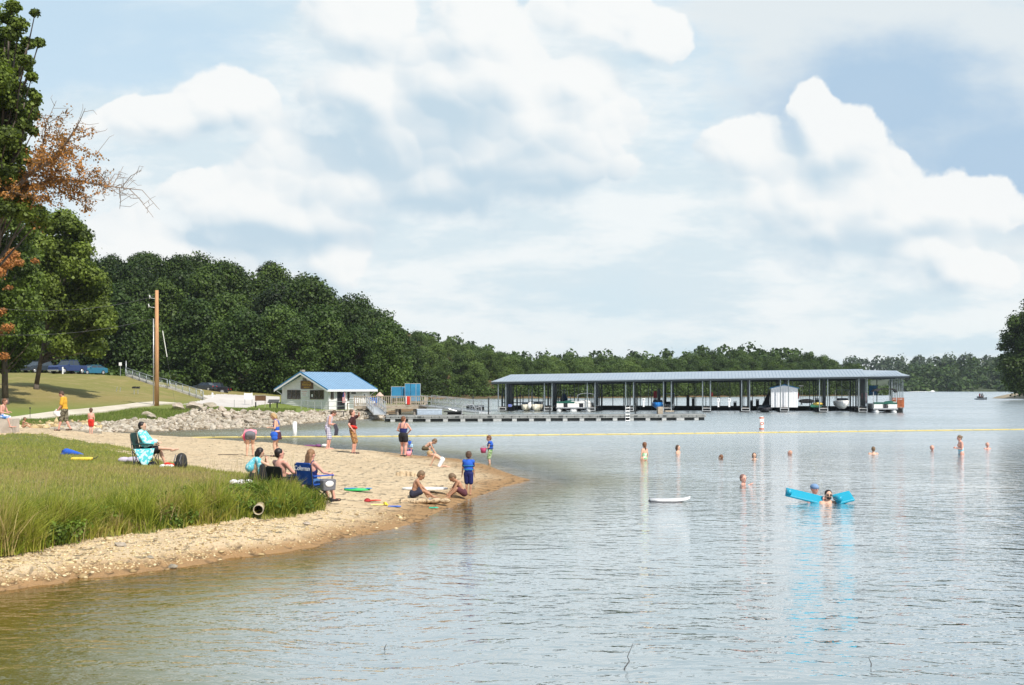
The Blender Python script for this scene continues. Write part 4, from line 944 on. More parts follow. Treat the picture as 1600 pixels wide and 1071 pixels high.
p = ray(47, 655, 70); m = MB(); m.tube((0, 0, -.1), (0, 0, .75), .02, .02, 6); m.box((0, 0, .8), (.08, .06, .12)); o = m.build('marker_post', m_black, loc=p); tag(o, 'thin dark marker post beside the path just right of the sitting child', 'post')
p = ray(98, 585, 120); m = MB(); m.tube((0, 0, -.1), (0, 0, .85), .09, .09, 9); m.ell((0, 0, .85), (.09, .09, .05)); o = m.build('bollard', m_white, loc=(p.x, p.y, p.z)); tag(o, 'white bollard in front of the dark blue truck on the hill', 'bollard')
sign(388, 633, 1.0, .72, 1.0, 'notice_board', 'blank white notice board on two thin legs beside the parking lot', m_white, 2, ymin=100)
sign(447, 632, .40, .42, 1.25, 'small_sign', 'small white sign just left of the marina office corner', m_white, ymin=100)
r = sign(407, 636.5, 1.15, .55, .95, 'kiosk_board', 'brown information board between two pale wooden posts near the office', m_brown, 2, M('pale_wood', (.42, .36, .28), .8, .2, 6), ymin=100)
m = MB(); m.box((0, 0, 1.27), (1.2, .12, .07)); m.build('cap', MATS['pale_wood'], r)
p = ray(399.5, 637, 100); m = MB(); m.tube((0, 0, 0), (0, 0, .55), .07, .07, 8); tag(m.build('short_post', m_black, loc=p), 'short black post just left of the brown information board', 'post')
p = ray(427.5, 639.5, 100); r = empty('map_stand', p, 0, 'low black lectern style display with a slanted top left of the office', 'display')
for sx in (-1, 1): m = MB(); m.box((sx * .36, 0, .34), (.12, .10, .8)); m.build('leg', m_black, r)
m = MB(); m.box((0, 0, .80), (1.10, .70, .06), rx=R(24)); m.build('panel', M('display_top', (.05, .045, .04), .4), r)
p = ray(366, 637, 100); m = MB(); m.tube((0, 0, 0), (0, 0, .75), .025, .025, 6); tag(m.build('thin_stake', m_galv, loc=p), 'thin grey stake at the near edge of the parking lot', 'post')
p = ray(332, 621, 120); m = MB(); m.box((0, 0, .25), (.18, .18, .6)); tag(m.build('white_post', m_white, loc=p, bevel=.02), 'short square white post at the corner of the parking lot', 'post')
p = ray(314, 618, 120); m = MB(); m.tube((0, 0, 0), (0, 0, .5), .03, .03, 6); m.ell((0, 0, .58), (.11, .11, .11)); tag(m.build('bollard_light', m_white, loc=p, smooth=True), 'small white ball on a stub post at the foot of the railing', 'post')

# ------------------------------------------------------------------ vehicles
m_glass = M('car_glass', (.03, .04, .05), .08, .1, spec=.8); m_tyre = M('tyre', (.025, .025, .025), .8, .1); m_rim = M('rim', (.55, .55, .56), .35, .05, metal=.6)
m_chrome = M('chrome', (.7, .7, .7), .2, .05, metal=.9); m_red = M('tail_red', (.45, .02, .02), .3)
def car(name, loc, rz, label, paint, prof, roof, W_=1.8, L_=4.8, wr=.34, group=None, sc_=.92):
    """prof: side outline of the body (x,z); roof: (x0,x1,x2,x3,ztop,zbelt) of the cabin"""
    r = empty(name, loc, rz, label, 'car' if name != 'pickup_truck' else 'truck', group, sc_)
    m = MB(); m.prism(prof, 'y', -W_ / 2, W_ / 2); m.build('body', paint, r, bevel=.06)
    x0, x1, x2, x3, zt, zb = roof; hw = W_ / 2 - .06; tw = W_ / 2 - .24
    m = MB(); m.loft([[(x0, -hw, zb), (x3, -hw, zb), (x3, hw, zb), (x0, hw, zb)], [(x1, -tw, zt), (x2, -tw, zt), (x2, tw, zt), (x1, tw, zt)]]); m.build('windows', m_glass, r, bevel=.03)
    m = MB(); m.box(((x1 + x2) / 2, 0, zt + .02), (x2 - x1 + .12, tw * 2 + .08, .07))
    for sy in (-1, 1):
        for (xa, xb) in ((x0, x1), (x3, x2), ((x0 + x3) / 2, (x1 + x2) / 2)): m.tube((xa, sy * (hw + .005), zb), (xb, sy * (tw + .005), zt), .035, .035, 6)
    m.build('roof', paint, r, bevel=.025)
    for sx in (-1, 1):
        for sy in (-1, 1):
            x = sx * L_ * .31; m = MB(); m.tube((x, sy * (W_ / 2 - .18), wr), (x, sy * (W_ / 2 + .03), wr), wr, wr, 20); w_ = m.build('wheel', m_tyre, r, bevel=.02)
            m = MB(); m.tube((x, sy * (W_ / 2 + .02), wr), (x, sy * (W_ / 2 + .05), wr), wr * .62, wr * .55, 14); m.build('rim', m_rim, w_)
    for sy in (-1, 1):
        m = MB(); m.box((L_ / 2 - .02, sy * (W_ / 2 - .28), prof[-3][1] * .82), (.08, .36, .16)); m.build('headlight', m_chrome, r, bevel=.02)
        m = MB(); m.box((-L_ / 2 + .02, sy * (W_ / 2 - .22), .78), (.08, .26, .18)); m.build('tail_light', m_red, r)
        m = MB(); m.box((x3 - .15, sy * (W_ / 2 + .10), zb + .08), (.12, .2, .14)); m.build('mirror', paint, r, bevel=.02)
    m = MB(); m.box((L_ / 2 + .02, 0, .45), (.12, W_ * .96, .2)); m.build('bumper', m_chrome if name == 'pickup_truck' else paint, r, bevel=.03)
    return r
def sedan_prof(L): h = L / 2; return [(-h, .3), (-h, .85), (-h + .15, 1.0), (-h + .9, 1.03), (h - 1.35, 1.0), (h - .25, .82), (h, .62), (h, .3), (h - .75, .2), (-h + .75, .2)]
def truck_prof(L): h = L / 2; return [(-h, .45), (-h, 1.12), (-h + .1, 1.16), (-h + .9, 1.16), (h - 1.5, 1.18), (h - .25, 1.10), (h, .95), (h, .42), (h - .9, .38), (-h + .9, .38)]
m_navy = M('navy_paint', (.012, .030, .12), .22, .05, spec=.7); m_teal = M('teal_paint', (.015, .13, .22), .22, .05, spec=.7); m_dark = M('charcoal_paint', (.03, .04, .055), .25, .05, spec=.7)
def on(u, y): x = (u - U0) * y / FPX; return (x, y, tz(x, y))
car('parked_suv', on(59, 163), R(246), 'dark grey station wagon, leftmost of the three cars parked on the hill', m_dark, truck_prof(4.7), (-2.1, -1.8, .3, .95, 1.72, 1.12), 1.85, 4.7, .36, 'cars parked on the hill')
car('pickup_truck', on(106, 154), R(246), 'dark blue pickup truck with a pale front, middle of the three parked on the hill', m_navy, truck_prof(5.4), (-1.3, -1.05, .35, .95, 1.86, 1.14), 1.95, 5.4, .40, 'cars parked on the hill')
car('parked_sedan', on(143, 165), R(236), 'low teal blue sedan, rightmost of the three parked on the hill', m_teal, sedan_prof(4.5), (-1.75, -1.1, .3, .95, 1.38, .98), 1.75, 4.5, .32, 'cars parked on the hill')
t4 = car('pickup_truck', on(335, 168), R(178), 'black pickup truck with a pale load, at the far side of the parking lot', M('black_paint', (.02, .02, .025), .25, spec=.7), truck_prof(4.6), (-1.2, -1.0, .0, .5, 1.75, 1.14), 1.9, 4.6, .42)
m = MB(); m.box((.5, -.98, .98), (2.2, .06, .18)); m.build('side_panel', M('grey_panel', (.5, .5, .5), .4), t4)
car('parked_sedan', on(319, 164), R(165), 'dark car parked beside the black pickup, half hidden by the steps', m_dark, sedan_prof(4.0), (-1.5, -1.0, .2, .8, 1.4, .98), 1.7, 4.0, .32, sc_=.8)

# ------------------------------------------------------------------ marina office
m_siding = M('white_siding', (.80, .79, .77), .6, .05, 2, dirt=(.64, .63, .60)); m_blueroof = M('blue_roof', (.19, .31, .44), .5, .05, 1.5, spec=.5); m_trim = M('trim_white', (.78, .78, .78), .5, .04)
m_bluetrim = M('blue_trim', (.03, .18, .36), .4); m_winb = M('window_frame_brown', (.16, .12, .10), .6); m_pane = M('dark_pane', (.02, .022, .022), .1, spec=.6)
C0 = Vector(WY(513, 640.5, 143)); C0.z = .36; T_ = R(38); W_o = 8.1; L_o = 6.9; HW = 2.55; RZ = 4.35
of = empty('marina_office', C0, -T_, 'white clapboard marina office with a blue metal gable roof and brown sign', 'building')
mb = MB(); mb.prism([(-W_o, -1.0), (0, -1.0), (0, HW), (-W_o / 2, RZ - .12), (-W_o, HW)], 'y', 0, L_o); mb.build('wall', m_siding, of)
mb = MB()
for k in range(22):
    z = -.2 + k * .2; x0 = -W_o; x1 = 0
    if z > HW: f = (z - HW) / (RZ - .12 - HW); x0 = -W_o + f * W_o / 2; x1 = -f * W_o / 2
    if x1 - x0 < .4: break
    if z > 3.9: break
    mb.box(((x0 + x1) / 2, -.010, z), (x1 - x0, .022, .03))
for k in range(40): mb.box((.010, .1 + k * .172, HW / 2 - .1), (.022, .02, HW))
mb.build('siding', m_trim, of)
half = W_o / 2; sl_ = (RZ - HW) / half; ov = .62
for sgn, nme in ((1, 'roof'), (-1, 'roof')):
    mb = MB(); xe = half + ov; ze = RZ - sl_ * (half + ov)
    mb.prism([(0, RZ), (sgn * xe, ze), (sgn * xe, ze + .09), (0, RZ + .10)], 'y', -.7, L_o + .7)
    for k in range(19): y = -.68 + k * (L_o + 1.36) / 18; mb.prism([(0, RZ + .10), (sgn * xe, ze + .09), (sgn * xe, ze + .125), (0, RZ + .135)], 'y', y - .02, y + .02)
    o = mb.build('roof', m_blueroof, of, loc=(-half, 0, 0))
for y in (-.72, L_o + .70):
    for sgn in (1, -1):
        xe = half + ov; ze = RZ - sl_ * (half + ov); mb = MB(); mb.prism([(0, RZ - .22), (sgn * xe, ze - .2), (sgn * xe, ze + .02), (0, RZ + .0)], 'y', y - .03, y + .03); mb.build('barge_board', m_trim, of, loc=(-half, 0, 0))
        mb = MB(); mb.prism([(0, RZ + .01), (sgn * xe, ze + .03), (sgn * xe, ze + .15), (0, RZ + .15)], 'y', y - .045, y + .035); mb.build('roof_edge', m_bluetrim, of, loc=(-half, 0, 0))
mb = MB(); ze = RZ - sl_ * (half + ov); mb.box((ov + .02, L_o / 2, ze - .05), (.08, L_o + 1.3, .24)); mb.build('fascia', m_trim, of)
mb = MB(); mb.poly([(ov, -.2, ze - .1), (.08, .02, ze - .55), (.08, .02, 0)], .05, 6); mb.poly([(ov, L_o + .4, ze - .1), (.08, L_o + .05, ze - .6), (.08, L_o + .05, 0)], .05, 6)
mb.poly([(-W_o - ov, -.3, ze - .1), (-W_o - .05, -.04, ze - .5), (-W_o - .05, -.04, .0)], .05, 6); mb.build('downspout', m_trim, of)
mb = MB(); mb.box((-half, -.35, RZ + .22), (.34, .5, .24)); mb.build('ridge_cap', M('stained_wood', (.30, .27, .22), .8), of)
mb = MB(); mb.box((-half, -.03, RZ - .78), (.62, .06, .34)); mb.build('gable_vent', M('vent', (.22, .20, .17), .7), of)
def win(x0, x1, z0, z1, n, side='front'):
    w_ = (x1 - x0) / n
    for k in range(n):
        m = MB(); a = x0 + k * w_ + .03; b = x0 + (k + 1) * w_ - .03
        def bx(c0, c1, d0, d1, t): 
            if side == 'front': m.box(((c0 + c1) / 2, -.03 - t / 2, (d0 + d1) / 2), (c1 - c0, .04 + t, d1 - d0))
            else: m.box((.03 + t / 2, (c0 + c1) / 2, (d0 + d1) / 2), (.04 + t, c1 - c0, d1 - d0))
        f_ = .06; bx(a, a + f_, z0, z1, .02); bx(b - f_, b, z0, z1, .02); bx(a + f_, b - f_, z0, z0 + f_, .02); bx(a + f_, b - f_, z1 - f_, z1, .02); fr_ = m.build('window', m_winb, of)
        m = MB(); bx(a + f_, b - f_, z0 + f_, z1 - f_, -.01); m.build('pane', m_pane, fr_)
fx_ = lambda u: -W_o + (u - 438) / 75 * W_o
win(fx_(447), fx_(469), 1.18, 2.28, 3); win(fx_(484), fx_(506.5), 1.18, 2.28, 3)
m = MB(); m.box((fx_(488), -.075, 1.62), (.26, .01, .3)); m.build('notice', m_white, of)
m = MB(); m.box((fx_(479.5), -.06, 2.90), (2.15, .08, .98)); sg = m.build('sign_board', m_brown, of, bevel=.02); m_yel = M('sign_yellow', (.75, .45, .05), .5)
text('STATE PARK', .25, m_yel, sg, (fx_(479.5), -.105, 3.20)); text('MARINA', .42, m_yel, sg, (fx_(479.5), -.105, 2.90)); text('RENTALS', .25, m_yel, sg, (fx_(479.5), -.105, 2.58))
m = MB(); m.box((fx_(475.5), -.05, 1.85), (1.25, .03, .85)); nb_ = m.build('red_notice', m_white, of); m = MB()
for k in range(3): m.box((fx_(475.5), -.07, 2.12 - k * .22), (.95 - .2 * k, .01, .05))
m.build('red_lines', M('faded_red', (.62, .22, .18), .6), nb_)
m = MB(); m.box((.045, 2.0, 1.05), (.05, 1.35, 2.15)); dr = m.build('door', M('dark_doorway', (.025, .025, .03), .5), of); m = MB()
for y in (1.28, 2.72): m.box((.05, y, 1.05), (.08, .09, 2.25))
m.box((.05, 2.0, 2.2), (.08, 1.5, .09)); m.build('door_frame', m_trim, dr)
win(.35, .85, 1.2, 2.1, 2, 'side'); win(3.05, 3.45, 1.0, 2.1, 1, 'side')
m = MB(); m.box((.04, 5.9, 1.0), (.05, .8, 2.0)); d2 = m.build('door', m_trim, of, bevel=.01); m = MB(); m.box((.075, 5.9, 1.45), (.02, .12, .6)); m.build('pane', m_pane, d2)
m = MB(); m.box((.05, 4.1, 1.9), (.06, .7, .16)); m.build('dark_plaque', m_black, of)
def off_pt(x, y, z): 
    c, s_ = math.cos(-T_), math.sin(-T_); return Vector((C0.x + x * c - y * s_, C0.y + x * s_ + y * c, C0.z + z))
# flag hung in the doorway
fg = empty('hanging_flag', off_pt(.55, 2.0, .0), -T_, 'striped flag with a blue corner hanging from a pole before the dark office door', 'flag')
m = MB(); m.tube((-.45, 0, 1.95), (.25, .0, 2.25), .02, .02, 6); m.build('pole', m_trim, fg)
m_fr = M('flag_red', (.55, .05, .06), .8); m_fw = M('flag_white', (.75, .72, .72), .8); m_fb = M('flag_blue', (.04, .06, .22), .8); m = MB(); Wn = 13
for k in range(Wn):
    m.mi = k % 2; 
    y0 = -.30 + .6 * k / Wn; y1 = -.30 + .6 * (k + 1) / Wn
    for j in range(6):
        za = 2.1 - j * .22; zb = za - .22; s0 = .5 + .5 * (j / 6) ; s1 = .5 + .5 * ((j + 1) / 6); w0 = .05 * math.sin(j * 1.3 + k); w1 = .05 * math.sin((j + 1) * 1.3 + k)
        if k < 6 and j < 3: mi = 2
        else: mi = k % 2
        m.mi = mi; m.quad((w0, y0 * s0, za), (w0, y1 * s0, za), (w1, y1 * s1, zb), (w1, y0 * s1, zb))
o = m.build('cloth', [m_fr, m_fw, m_fb], fg, fix=False); sd_ = o.modifiers.new('t', 'SOLIDIFY'); sd_.thickness = .01
def bin_(u, y, w, h, name, label, cat, mat, z=None, rz=0):
    x = (u - U0) * y / FPX; r = empty(name, (x, y, tz(x, y) if z is None else z), rz, label, cat)
    m = MB(); m.box((0, 0, h * .45), (w, w * .7, h * .9)); m.build('body', mat, r, bevel=.03); m = MB(); m.box((0, -.02, h * .95), (w * 1.04, w * .76, h * .12)); m.build('lid', mat, r, bevel=.03)
    m = MB(); m.box((0, -w * .36, h * .62), (w * .6, .03, h * .22)); m.build('front_panel', m_trim, r); return r
bin_(553.5, 141.5, .95, 1.15, 'ice_freezer', 'white ice freezer standing against the office side wall', 'freezer', m_trim, z=.55, rz=R(52))
bin_(583.5, 143, 1.0, 1.3, 'blue_dumpster', 'bright blue plastic bin standing right of the office', 'bin', M('bright_blue', (.02, .17, .60), .4), z=.42)

# ------------------------------------------------------------------ wooden landing, railings, gangways
m_deckw = M('deck_wood', (.40, .34, .26), .85, .25, 4, .3, stretch=(1, 5, 5)); m_alu = M('aluminium', (.55, .56, .57), .4, .08, metal=.5); m_float = M('float_block', (.62, .63, .62), .7, .12, 3); m_darkf = M('black_float', (.02, .022, .022), .6, .2)
dk_ = empty('wooden_landing', (-13.0, 131, 1.0), 0, 'weathered grey wooden landing on posts with a picket railing over the bank', 'deck')
m = MB(); m.box((0, 0, -.08), (7.6, 3.6, .16)); m.box((-2.0, 0, -.28), (3, 3.4, .22)); m.box((0, -1.78, -.2), (7.6, .08, .26)); m.build('floor', m_deckw, dk_)
for x in (-3.4, -1.2, .8, 2.6, 3.6):
    for y in (-1.5, 1.5): m = MB(); m.tube((x, y, -1.6), (x, y, -.1), .13, .13, 8); m.build('pile', M('pile_wood', (.30, .27, .23), .9, .2), dk_)
m = MB(); m.box((0, -1.78, 1.02), (7.6, .16, .07)); m.box((0, -1.78, .12), (7.6, .06, .08)); m.box((3.75, 0, 1.02), (.14, 3.6, .07)); m.build('handrail', m_deckw, dk_)
m = MB()
for k in range(38): m.box((-3.72 + k * .2, -1.80, .56), (.075, .05, .86))
for k in range(17): m.box((3.77, -1.7 + k * .2, .56), (.05, .075, .86))
m.build('pickets', m_deckw, dk_)
for x in (-3.75, -2.3, -.8, .7, 2.2, 3.75): m = MB(); m.box((x, -1.78, .5), (.12, .12, 1.1)); m.build('rail_post', m_deckw, dk_)
r = empty('red_cabinet', (-11.0, 129.1, 1.15), 0, 'red fire equipment cabinet fixed on the landing railing', 'cabinet'); m = MB(); m.box((0, 0, .42), (.32, .14, .86)); m.build('door', M('safety_red', (.62, .04, .03), .4), r, bevel=.02)
m = MB(); m.box((-.22, 0, .45), (.12, .06, .8)); m.build('white_panel', m_trim, r)
# the small tan dome grill/umbrella on the landing
r = empty('tan_umbrella', (-14.3, 131.5, 1.0), 0, 'small faded tan parasol folded low on the wooden landing', 'umbrella'); m = MB(); m.tube((0, 0, 0), (0, 0, 1.3), .03, .03, 6); m.build('pole', m_galv, r)
m = MB(); m.tube((0, 0, 1.05), (0, 0, 1.45), .45, .04, 10); m.build('canopy', M('tan_cloth', (.55, .40, .32), .8), r)
# blue screened enclosure
m_scr = M('blue_screen', (.03, .22, .40), .6, .2, 1.2)
en = empty('blue_screen_enclosure', (-11.9, 139, 1.25), 0, 'enclosure of translucent blue wind screens on the landing above the dock', 'screen')
for x0, x1, z0, z1, y in ((-1.9, -.75, .5, 1.75, 0), (-.75, -.3, .5, 1.75, 0), (-.3, .35, .15, 2.1, -.4), (.35, .95, .15, 2.1, -.4), (.95, 1.45, .15, 2.1, -.3)):
    m = MB(); m.box(((x0 + x1) / 2, y, (z0 + z1) / 2), (x1 - x0 - .05, .03, z1 - z0)); m.build('screen_panel', m_scr, en)
    m = MB(); m.tube((x0, y, -.3), (x0, y, z1 + .06), .03, .03, 6); m.tube((x0, y, z1 + .03), (x1, y, z1 + .03), .025, .025, 6); m.tube((x1, y, -.3), (x1, y, z1 + .06), .03, .03, 6); m.build('frame', m_alu, en)
m = MB(); m.box((.1, .4, .02), (3.4, 2.2, .10)); m.build('platform', m_deckw, en)
for x in (-1.4, 1.5): m = MB(); m.tube((x, .4, -1.9), (x, .4, 0), .1, .1, 8); m.build('pile', m_deckw, en)
def pipe_rail(name, a, b, n, label, h=1.05, diag=True, z0=0.0):
    a = Vector(a); b = Vector(b); r = empty(name, a, 0, label, 'railing'); d = b - a
    m = MB()
    for hh_ in (h, h * .52): m.tube((0, 0, hh_), d + Vector((0, 0, hh_)), .028, .028, 6)
    m.build('rails', m_alu, r)
    for k in range(n + 1): p = d * (k / n); m = MB(); m.tube(p + Vector((0, 0, z0)), p + Vector((0, 0, h)), .03, .03, 6); m.build('post', m_alu, r)
    if diag:
        m = MB()
        for k in range(n):
            p = d * (k / n); q2 = d * ((k + 1) / n); m.tube(p + Vector((0, 0, .05)), q2 + Vector((0, 0, h)), .02, .02, 5)
        m.build('braces', m_alu, r)
    return r
pipe_rail('pipe_railing', WY(470.5, 641, 136), WY(513, 643, 134), 4, 'silver pipe railing with diagonal braces in front of the office gable')
pipe_rail('pipe_railing', WY(513, 643, 134), WY(566, 642, 131), 4, 'silver pipe railing in front of the office door and flag', diag=False)
wk = MB(); a = Vector(WY(470, 644, 136)); b = Vector(WY(592, 643.5, 131)); 
wkr = empty('wooden_walkway', a, math.atan2((b - a).y, (b - a).x), 'wooden walkway along the bank linking the office railing to the landing', 'walkway'); L_ = (b - a).length
m = MB(); m.box((L_ / 2, .8, .02), (L_, 1.5, .12)); m.build('planks', m_deckw, wkr)
for k in range(5): m = MB(); m.tube((L_ * (k + .3) / 5, .3, -1.0), (L_ * (k + .3) / 5, .3, 0), .08, .08, 7); m.build('pile', m_deckw, wkr)
m = MB(); m.box((L_ * .80, .1, 1.02), (L_ * .4, .12, .08)); 
for k in range(4): m.box((L_ * (.60 + k * .13), .1, .5), (.1, .1, 1.0))
m.build('handrail', m_deckw, wkr)
pb1 = ray(527, 651, 100); r = empty('picnic_bench', (pb1.x, pb1.y, pb1.z), .2, 'low dark bench on the stony bank below the office door', 'bench'); m = MB(); m.box((0, 0, .45), (1.7, .4, .07)); m.build('seat', m_black, r)
for sx in (-1, 1): m = MB(); m.box((sx * .6, 0, .2), (.08, .35, .45)); m.build('leg', m_black, r)
def gangway(a, b, w, label, name='gangway'):
    a = Vector(a); b = Vector(b); d = b - a; r = empty(name, a, math.atan2(d.y, d.x), label, 'gangway'); L = math.hypot(d.x, d.y); dz = d.z; n = 7
    m = MB(); m.loft([[(0, -w / 2, -.05), (0, w / 2, -.05), (0, w / 2, .05), (0, -w / 2, .05)], [(L, -w / 2, dz - .05), (L, w / 2, dz - .05), (L, w / 2, dz + .05), (L, -w / 2, dz + .05)]]); m.build('walk_deck', m_alu, r)
    for sy in (-1, 1):
        m = MB()
        for hh_ in (.12, .55, 1.1): m.tube((0, sy * w / 2, hh_), (L, sy * w / 2, dz + hh_), .03, .03, 6)
        for k in range(n + 1):
            x = L * k / n; z = dz * k / n; m.tube((x, sy * w / 2, z), (x, sy * w / 2, z + 1.1), .025, .025, 6)
            if k < n: m.tube((x, sy * w / 2, z + (0.05 if k % 2 else 1.1)), (x + L / n, sy * w / 2, z + dz / n + (1.1 if k % 2 else .05)), .02, .02, 5)
        m.build('truss_side', m_alu, r)
    return r
gangway((-9.2, 129.5, 1.0), (-2.6, 117, .5), 1.3, 'long silver truss gangway sloping from the wooden landing down to the dock')
gangway((-14.9, 129.2, .9), (-11.8, 108.5, .55), 1.1, 'short silver gangway dropping from the landing to the left end of the near dock')
# ------------------------------------------------------------------ near floating dock
fd0 = Vector((-10.9, 105, 0)); fd1 = Vector((17.6, 110.5, 0)); dd = fd1 - fd0; LD = dd.length
fd = empty('floating_dock', fd0, math.atan2(dd.y, dd.x), 'low near dock of grey planks on pale floats in front of the covered dock', 'dock')
m = MB(); m.box((LD / 2, .8, .50), (LD, 1.7, .10)); m.build('planks', M('dock_planks', (.15, .14, .13), .9, .25, 3), fd)
m = MB(); m.box((LD / 2, -.07, .30), (LD, .05, .10)); m.box((LD / 2, -.09, .47), (LD, .05, .16)); m.box((LD / 2, -.02, .39), (LD, .03, .08)); m.build('edge_beam', M('dock_edge', (.27, .28, .27), .6, .2, 3), fd)
m_dkb = M('dock_dark_frame', (.04, .045, .045), .7)
m = MB(); m.box((LD / 2, .85, .17), (LD - .1, 1.3, .42)); m.build('under_frame', m_dkb, fd)  # near-black box filling the gaps between the floats
for k in range(19):
    x = .6 + k * 1.53; w = .42 if k not in (6, 17) else .75
    if x < LD - .4: m = MB(); m.box((x, .7, .07), (w, 1.5, .36)); m.build('float', M('float_grey', (.40, .41, .40), .7, .15, 3), fd, bevel=.03)
m = MB()
for k in range(40): m.box((.4 + k * .71, -.10, .385), (.05, .04, .12))
for x in (2.9, 6.2, 9.1, 15.5, 19.2, 22.4, 25.1): m.box((x, -.12, .40), (.35, .06, .10))
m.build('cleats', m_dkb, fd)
for (x, h) in ((9.3, 2.0), (22.9, 1.5), (14.9, 1.3)):
    m = MB(); m.tube((x, 1.7, -.5), (x, 1.7, h), .06, .06, 8); m.ell((x, 1.7, h), (.09, .09, .07)); m.build('mooring_post', m_dkb, fd)
def dockpt(x, y, z): a = math.atan2(dd.y, dd.x); return Vector((fd0.x + x * math.cos(a) - y * math.sin(a), fd0.y + x * math.sin(a) + y * math.cos(a), z))
p = dockpt(4.1, 2.6, .1); r = empty('storage_box', p, 0.15, 'pale blue grey flat sided box moored behind the near dock below the gangway', 'box'); m = MB(); m.box((0, 0, .45), (2.2, .8, .85)); m.build('body', M('pale_blue_grey', (.42, .50, .58), .4), r, bevel=.03); m = MB(); m.box((0, 0, .9), (2.26, .86, .08)); m.build('lid', M('pale_blue_lid', (.52, .58, .64), .4), r, bevel=.02)
p = dockpt(6.5, 2.5, .1); r = empty('dock_steps', p, .15, 'dark moulded dock steps beside the pale blue grey box', 'steps'); m = MB()
for k in range(3): m.box((-.3 + k * .25, 0, .9 - k * .28 - .2), (1.6 - k * .1, .7, .12))
m.box((-.1, .3, .35), (1.3, .05, .6)); m.build('treads', m_dkb, r)
m = MB(); m.poly([(.6, -.3, .1), (.5, -.3, .6), (-.7, -.3, .95)], .04, 6); m.build('handrail', m_alu, r)
p = dockpt(8.0, 1.2, .55); r = empty('hoop_rail', p, 0, 'pair of small bent silver hoops on the near dock left of the lone post', 'rail'); m = MB(); m.poly([(0, 0, 0), (.1, 0, .6), (.5, 0, .75), (.6, 0, 0)], .03, 6); m.poly([(-1.2, .3, 0), (-1.1, .3, .8), (-.2, .3, .9), (.0, .3, .5)], .03, 6); m.build('tube', m_alu, r)
p = dockpt(25.0, 1.0, .5); r = empty('dock_bench', p, .19, 'pale box bench on the near dock close to its right end', 'bench'); m = MB(); m.box((0, 0, .35), (.45, .45, .7)); m.box((.9, .1, .3), (.8, .5, .12)); m.build('top', m_deckw, r)
p = dockpt(21.6, .5, .5); r = empty('dock_ladder', p, .19, 'silver swim ladder on the near dock below the blue and white boat', 'ladder'); m = MB()
for sx in (-.2, .2): m.tube((sx, -.75, -.7), (sx, -.75, .9), .025, .025, 6)
for k in range(5): m.tube((-.2, -.75, -.5 + k * .28), (.2, -.75, -.5 + k * .28), .02, .02, 6)
m.build('rails', m_alu, r); 

# ------------------------------------------------------------------ covered slip dock
A0 = Vector((-2.4, 150, 0)); A1 = Vector((46.6, 142, 0)); md = A1 - A0; LM = math.hypot(md.x, md.y); MA = math.atan2(md.y, md.x)
mr = empty('covered_dock', A0, MA, 'long covered boat dock with a blue grey metal roof on rows of thin posts', 'dock')
DM = 11.0                                                # depth of the roofed slips
def xm(u): # distance along the front line seen at u
    s = (u - U0) / FPX; return ((s * A0.y - A0.x) / (math.cos(MA) - s * math.sin(MA)))
def ze_(x): return 3.62 + (4.30 - 3.62) * x / LM         # eave height: the old dock sags a little to the left
def zr_(x): return ze_(x) + .95 - .15 * (x > LM - 4.6)
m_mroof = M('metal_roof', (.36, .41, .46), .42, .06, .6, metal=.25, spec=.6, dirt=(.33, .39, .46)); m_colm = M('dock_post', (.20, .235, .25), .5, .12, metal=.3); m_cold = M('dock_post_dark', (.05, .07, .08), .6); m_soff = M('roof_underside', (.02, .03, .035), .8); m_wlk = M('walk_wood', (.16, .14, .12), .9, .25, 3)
xa, xb = xm(769), xm(1420); xs_ = xm(1356)
def roofseg(x0, x1, hip, drop, name):
    mb = MB(); e0 = .25
    def ring(x, inset, ridge): return [(x, -.5, ze_(x)), (x, -.5, ze_(x) + .06), (x, DM / 2 - .3, ridge), (x, DM + .5, ze_(x) + .06), (x, DM + .5, ze_(x)), (x, DM / 2 - .3, ridge - .14)]
    r0 = zr_(x0) - drop; r1 = zr_(x1) - drop
    if hip == 'L': rings = [ring(x0, 0, ze_(x0) + .08), ring(x0 + 1.5, 0, zr_(x0 + 1.5)), ring(x1, 0, zr_(x1))]
    else: rings = [ring(x0, 0, zr_(x0) - drop), ring(x1 - .6, 0, zr_(x1) - drop), ring(x1, 0, ze_(x1) + .35)]
    mb.loft(rings); return mb
o = roofseg(xa, xs_, 'L', 0, '').build('roof', m_mroof, mr); o2 = roofseg(xs_ + .02, xb, 'R', .12, '').build('roof', m_mroof, mr)
mb = MB(); nrib = 118
for k in range(nrib):
    x = xa + 1.4 + (xb - xa - 2.0) * k / nrib; d_ = .12 if x > xs_ else 0
    mb.tube((x, -.5, ze_(x) + .075), (x, DM / 2 - .3, zr_(x) + .01 - d_), .03, .03, 3, False)
mb.build('roof_ribs', M('rib_metal', (.30, .38, .47), .4, metal=.3), mr, fix=False)
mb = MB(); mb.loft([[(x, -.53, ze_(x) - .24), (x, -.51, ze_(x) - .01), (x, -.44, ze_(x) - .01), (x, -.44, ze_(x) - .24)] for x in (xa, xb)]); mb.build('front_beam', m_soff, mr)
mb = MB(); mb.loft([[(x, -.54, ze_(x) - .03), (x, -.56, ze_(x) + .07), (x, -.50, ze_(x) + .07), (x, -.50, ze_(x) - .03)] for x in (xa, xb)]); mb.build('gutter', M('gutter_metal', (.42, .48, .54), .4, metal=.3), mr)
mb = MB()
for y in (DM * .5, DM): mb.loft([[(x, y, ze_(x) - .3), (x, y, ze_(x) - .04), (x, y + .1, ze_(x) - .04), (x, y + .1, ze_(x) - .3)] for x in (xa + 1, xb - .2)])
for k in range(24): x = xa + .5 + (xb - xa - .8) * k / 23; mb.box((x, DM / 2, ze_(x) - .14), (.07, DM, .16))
mb.build('purlins', m_soff, mr)
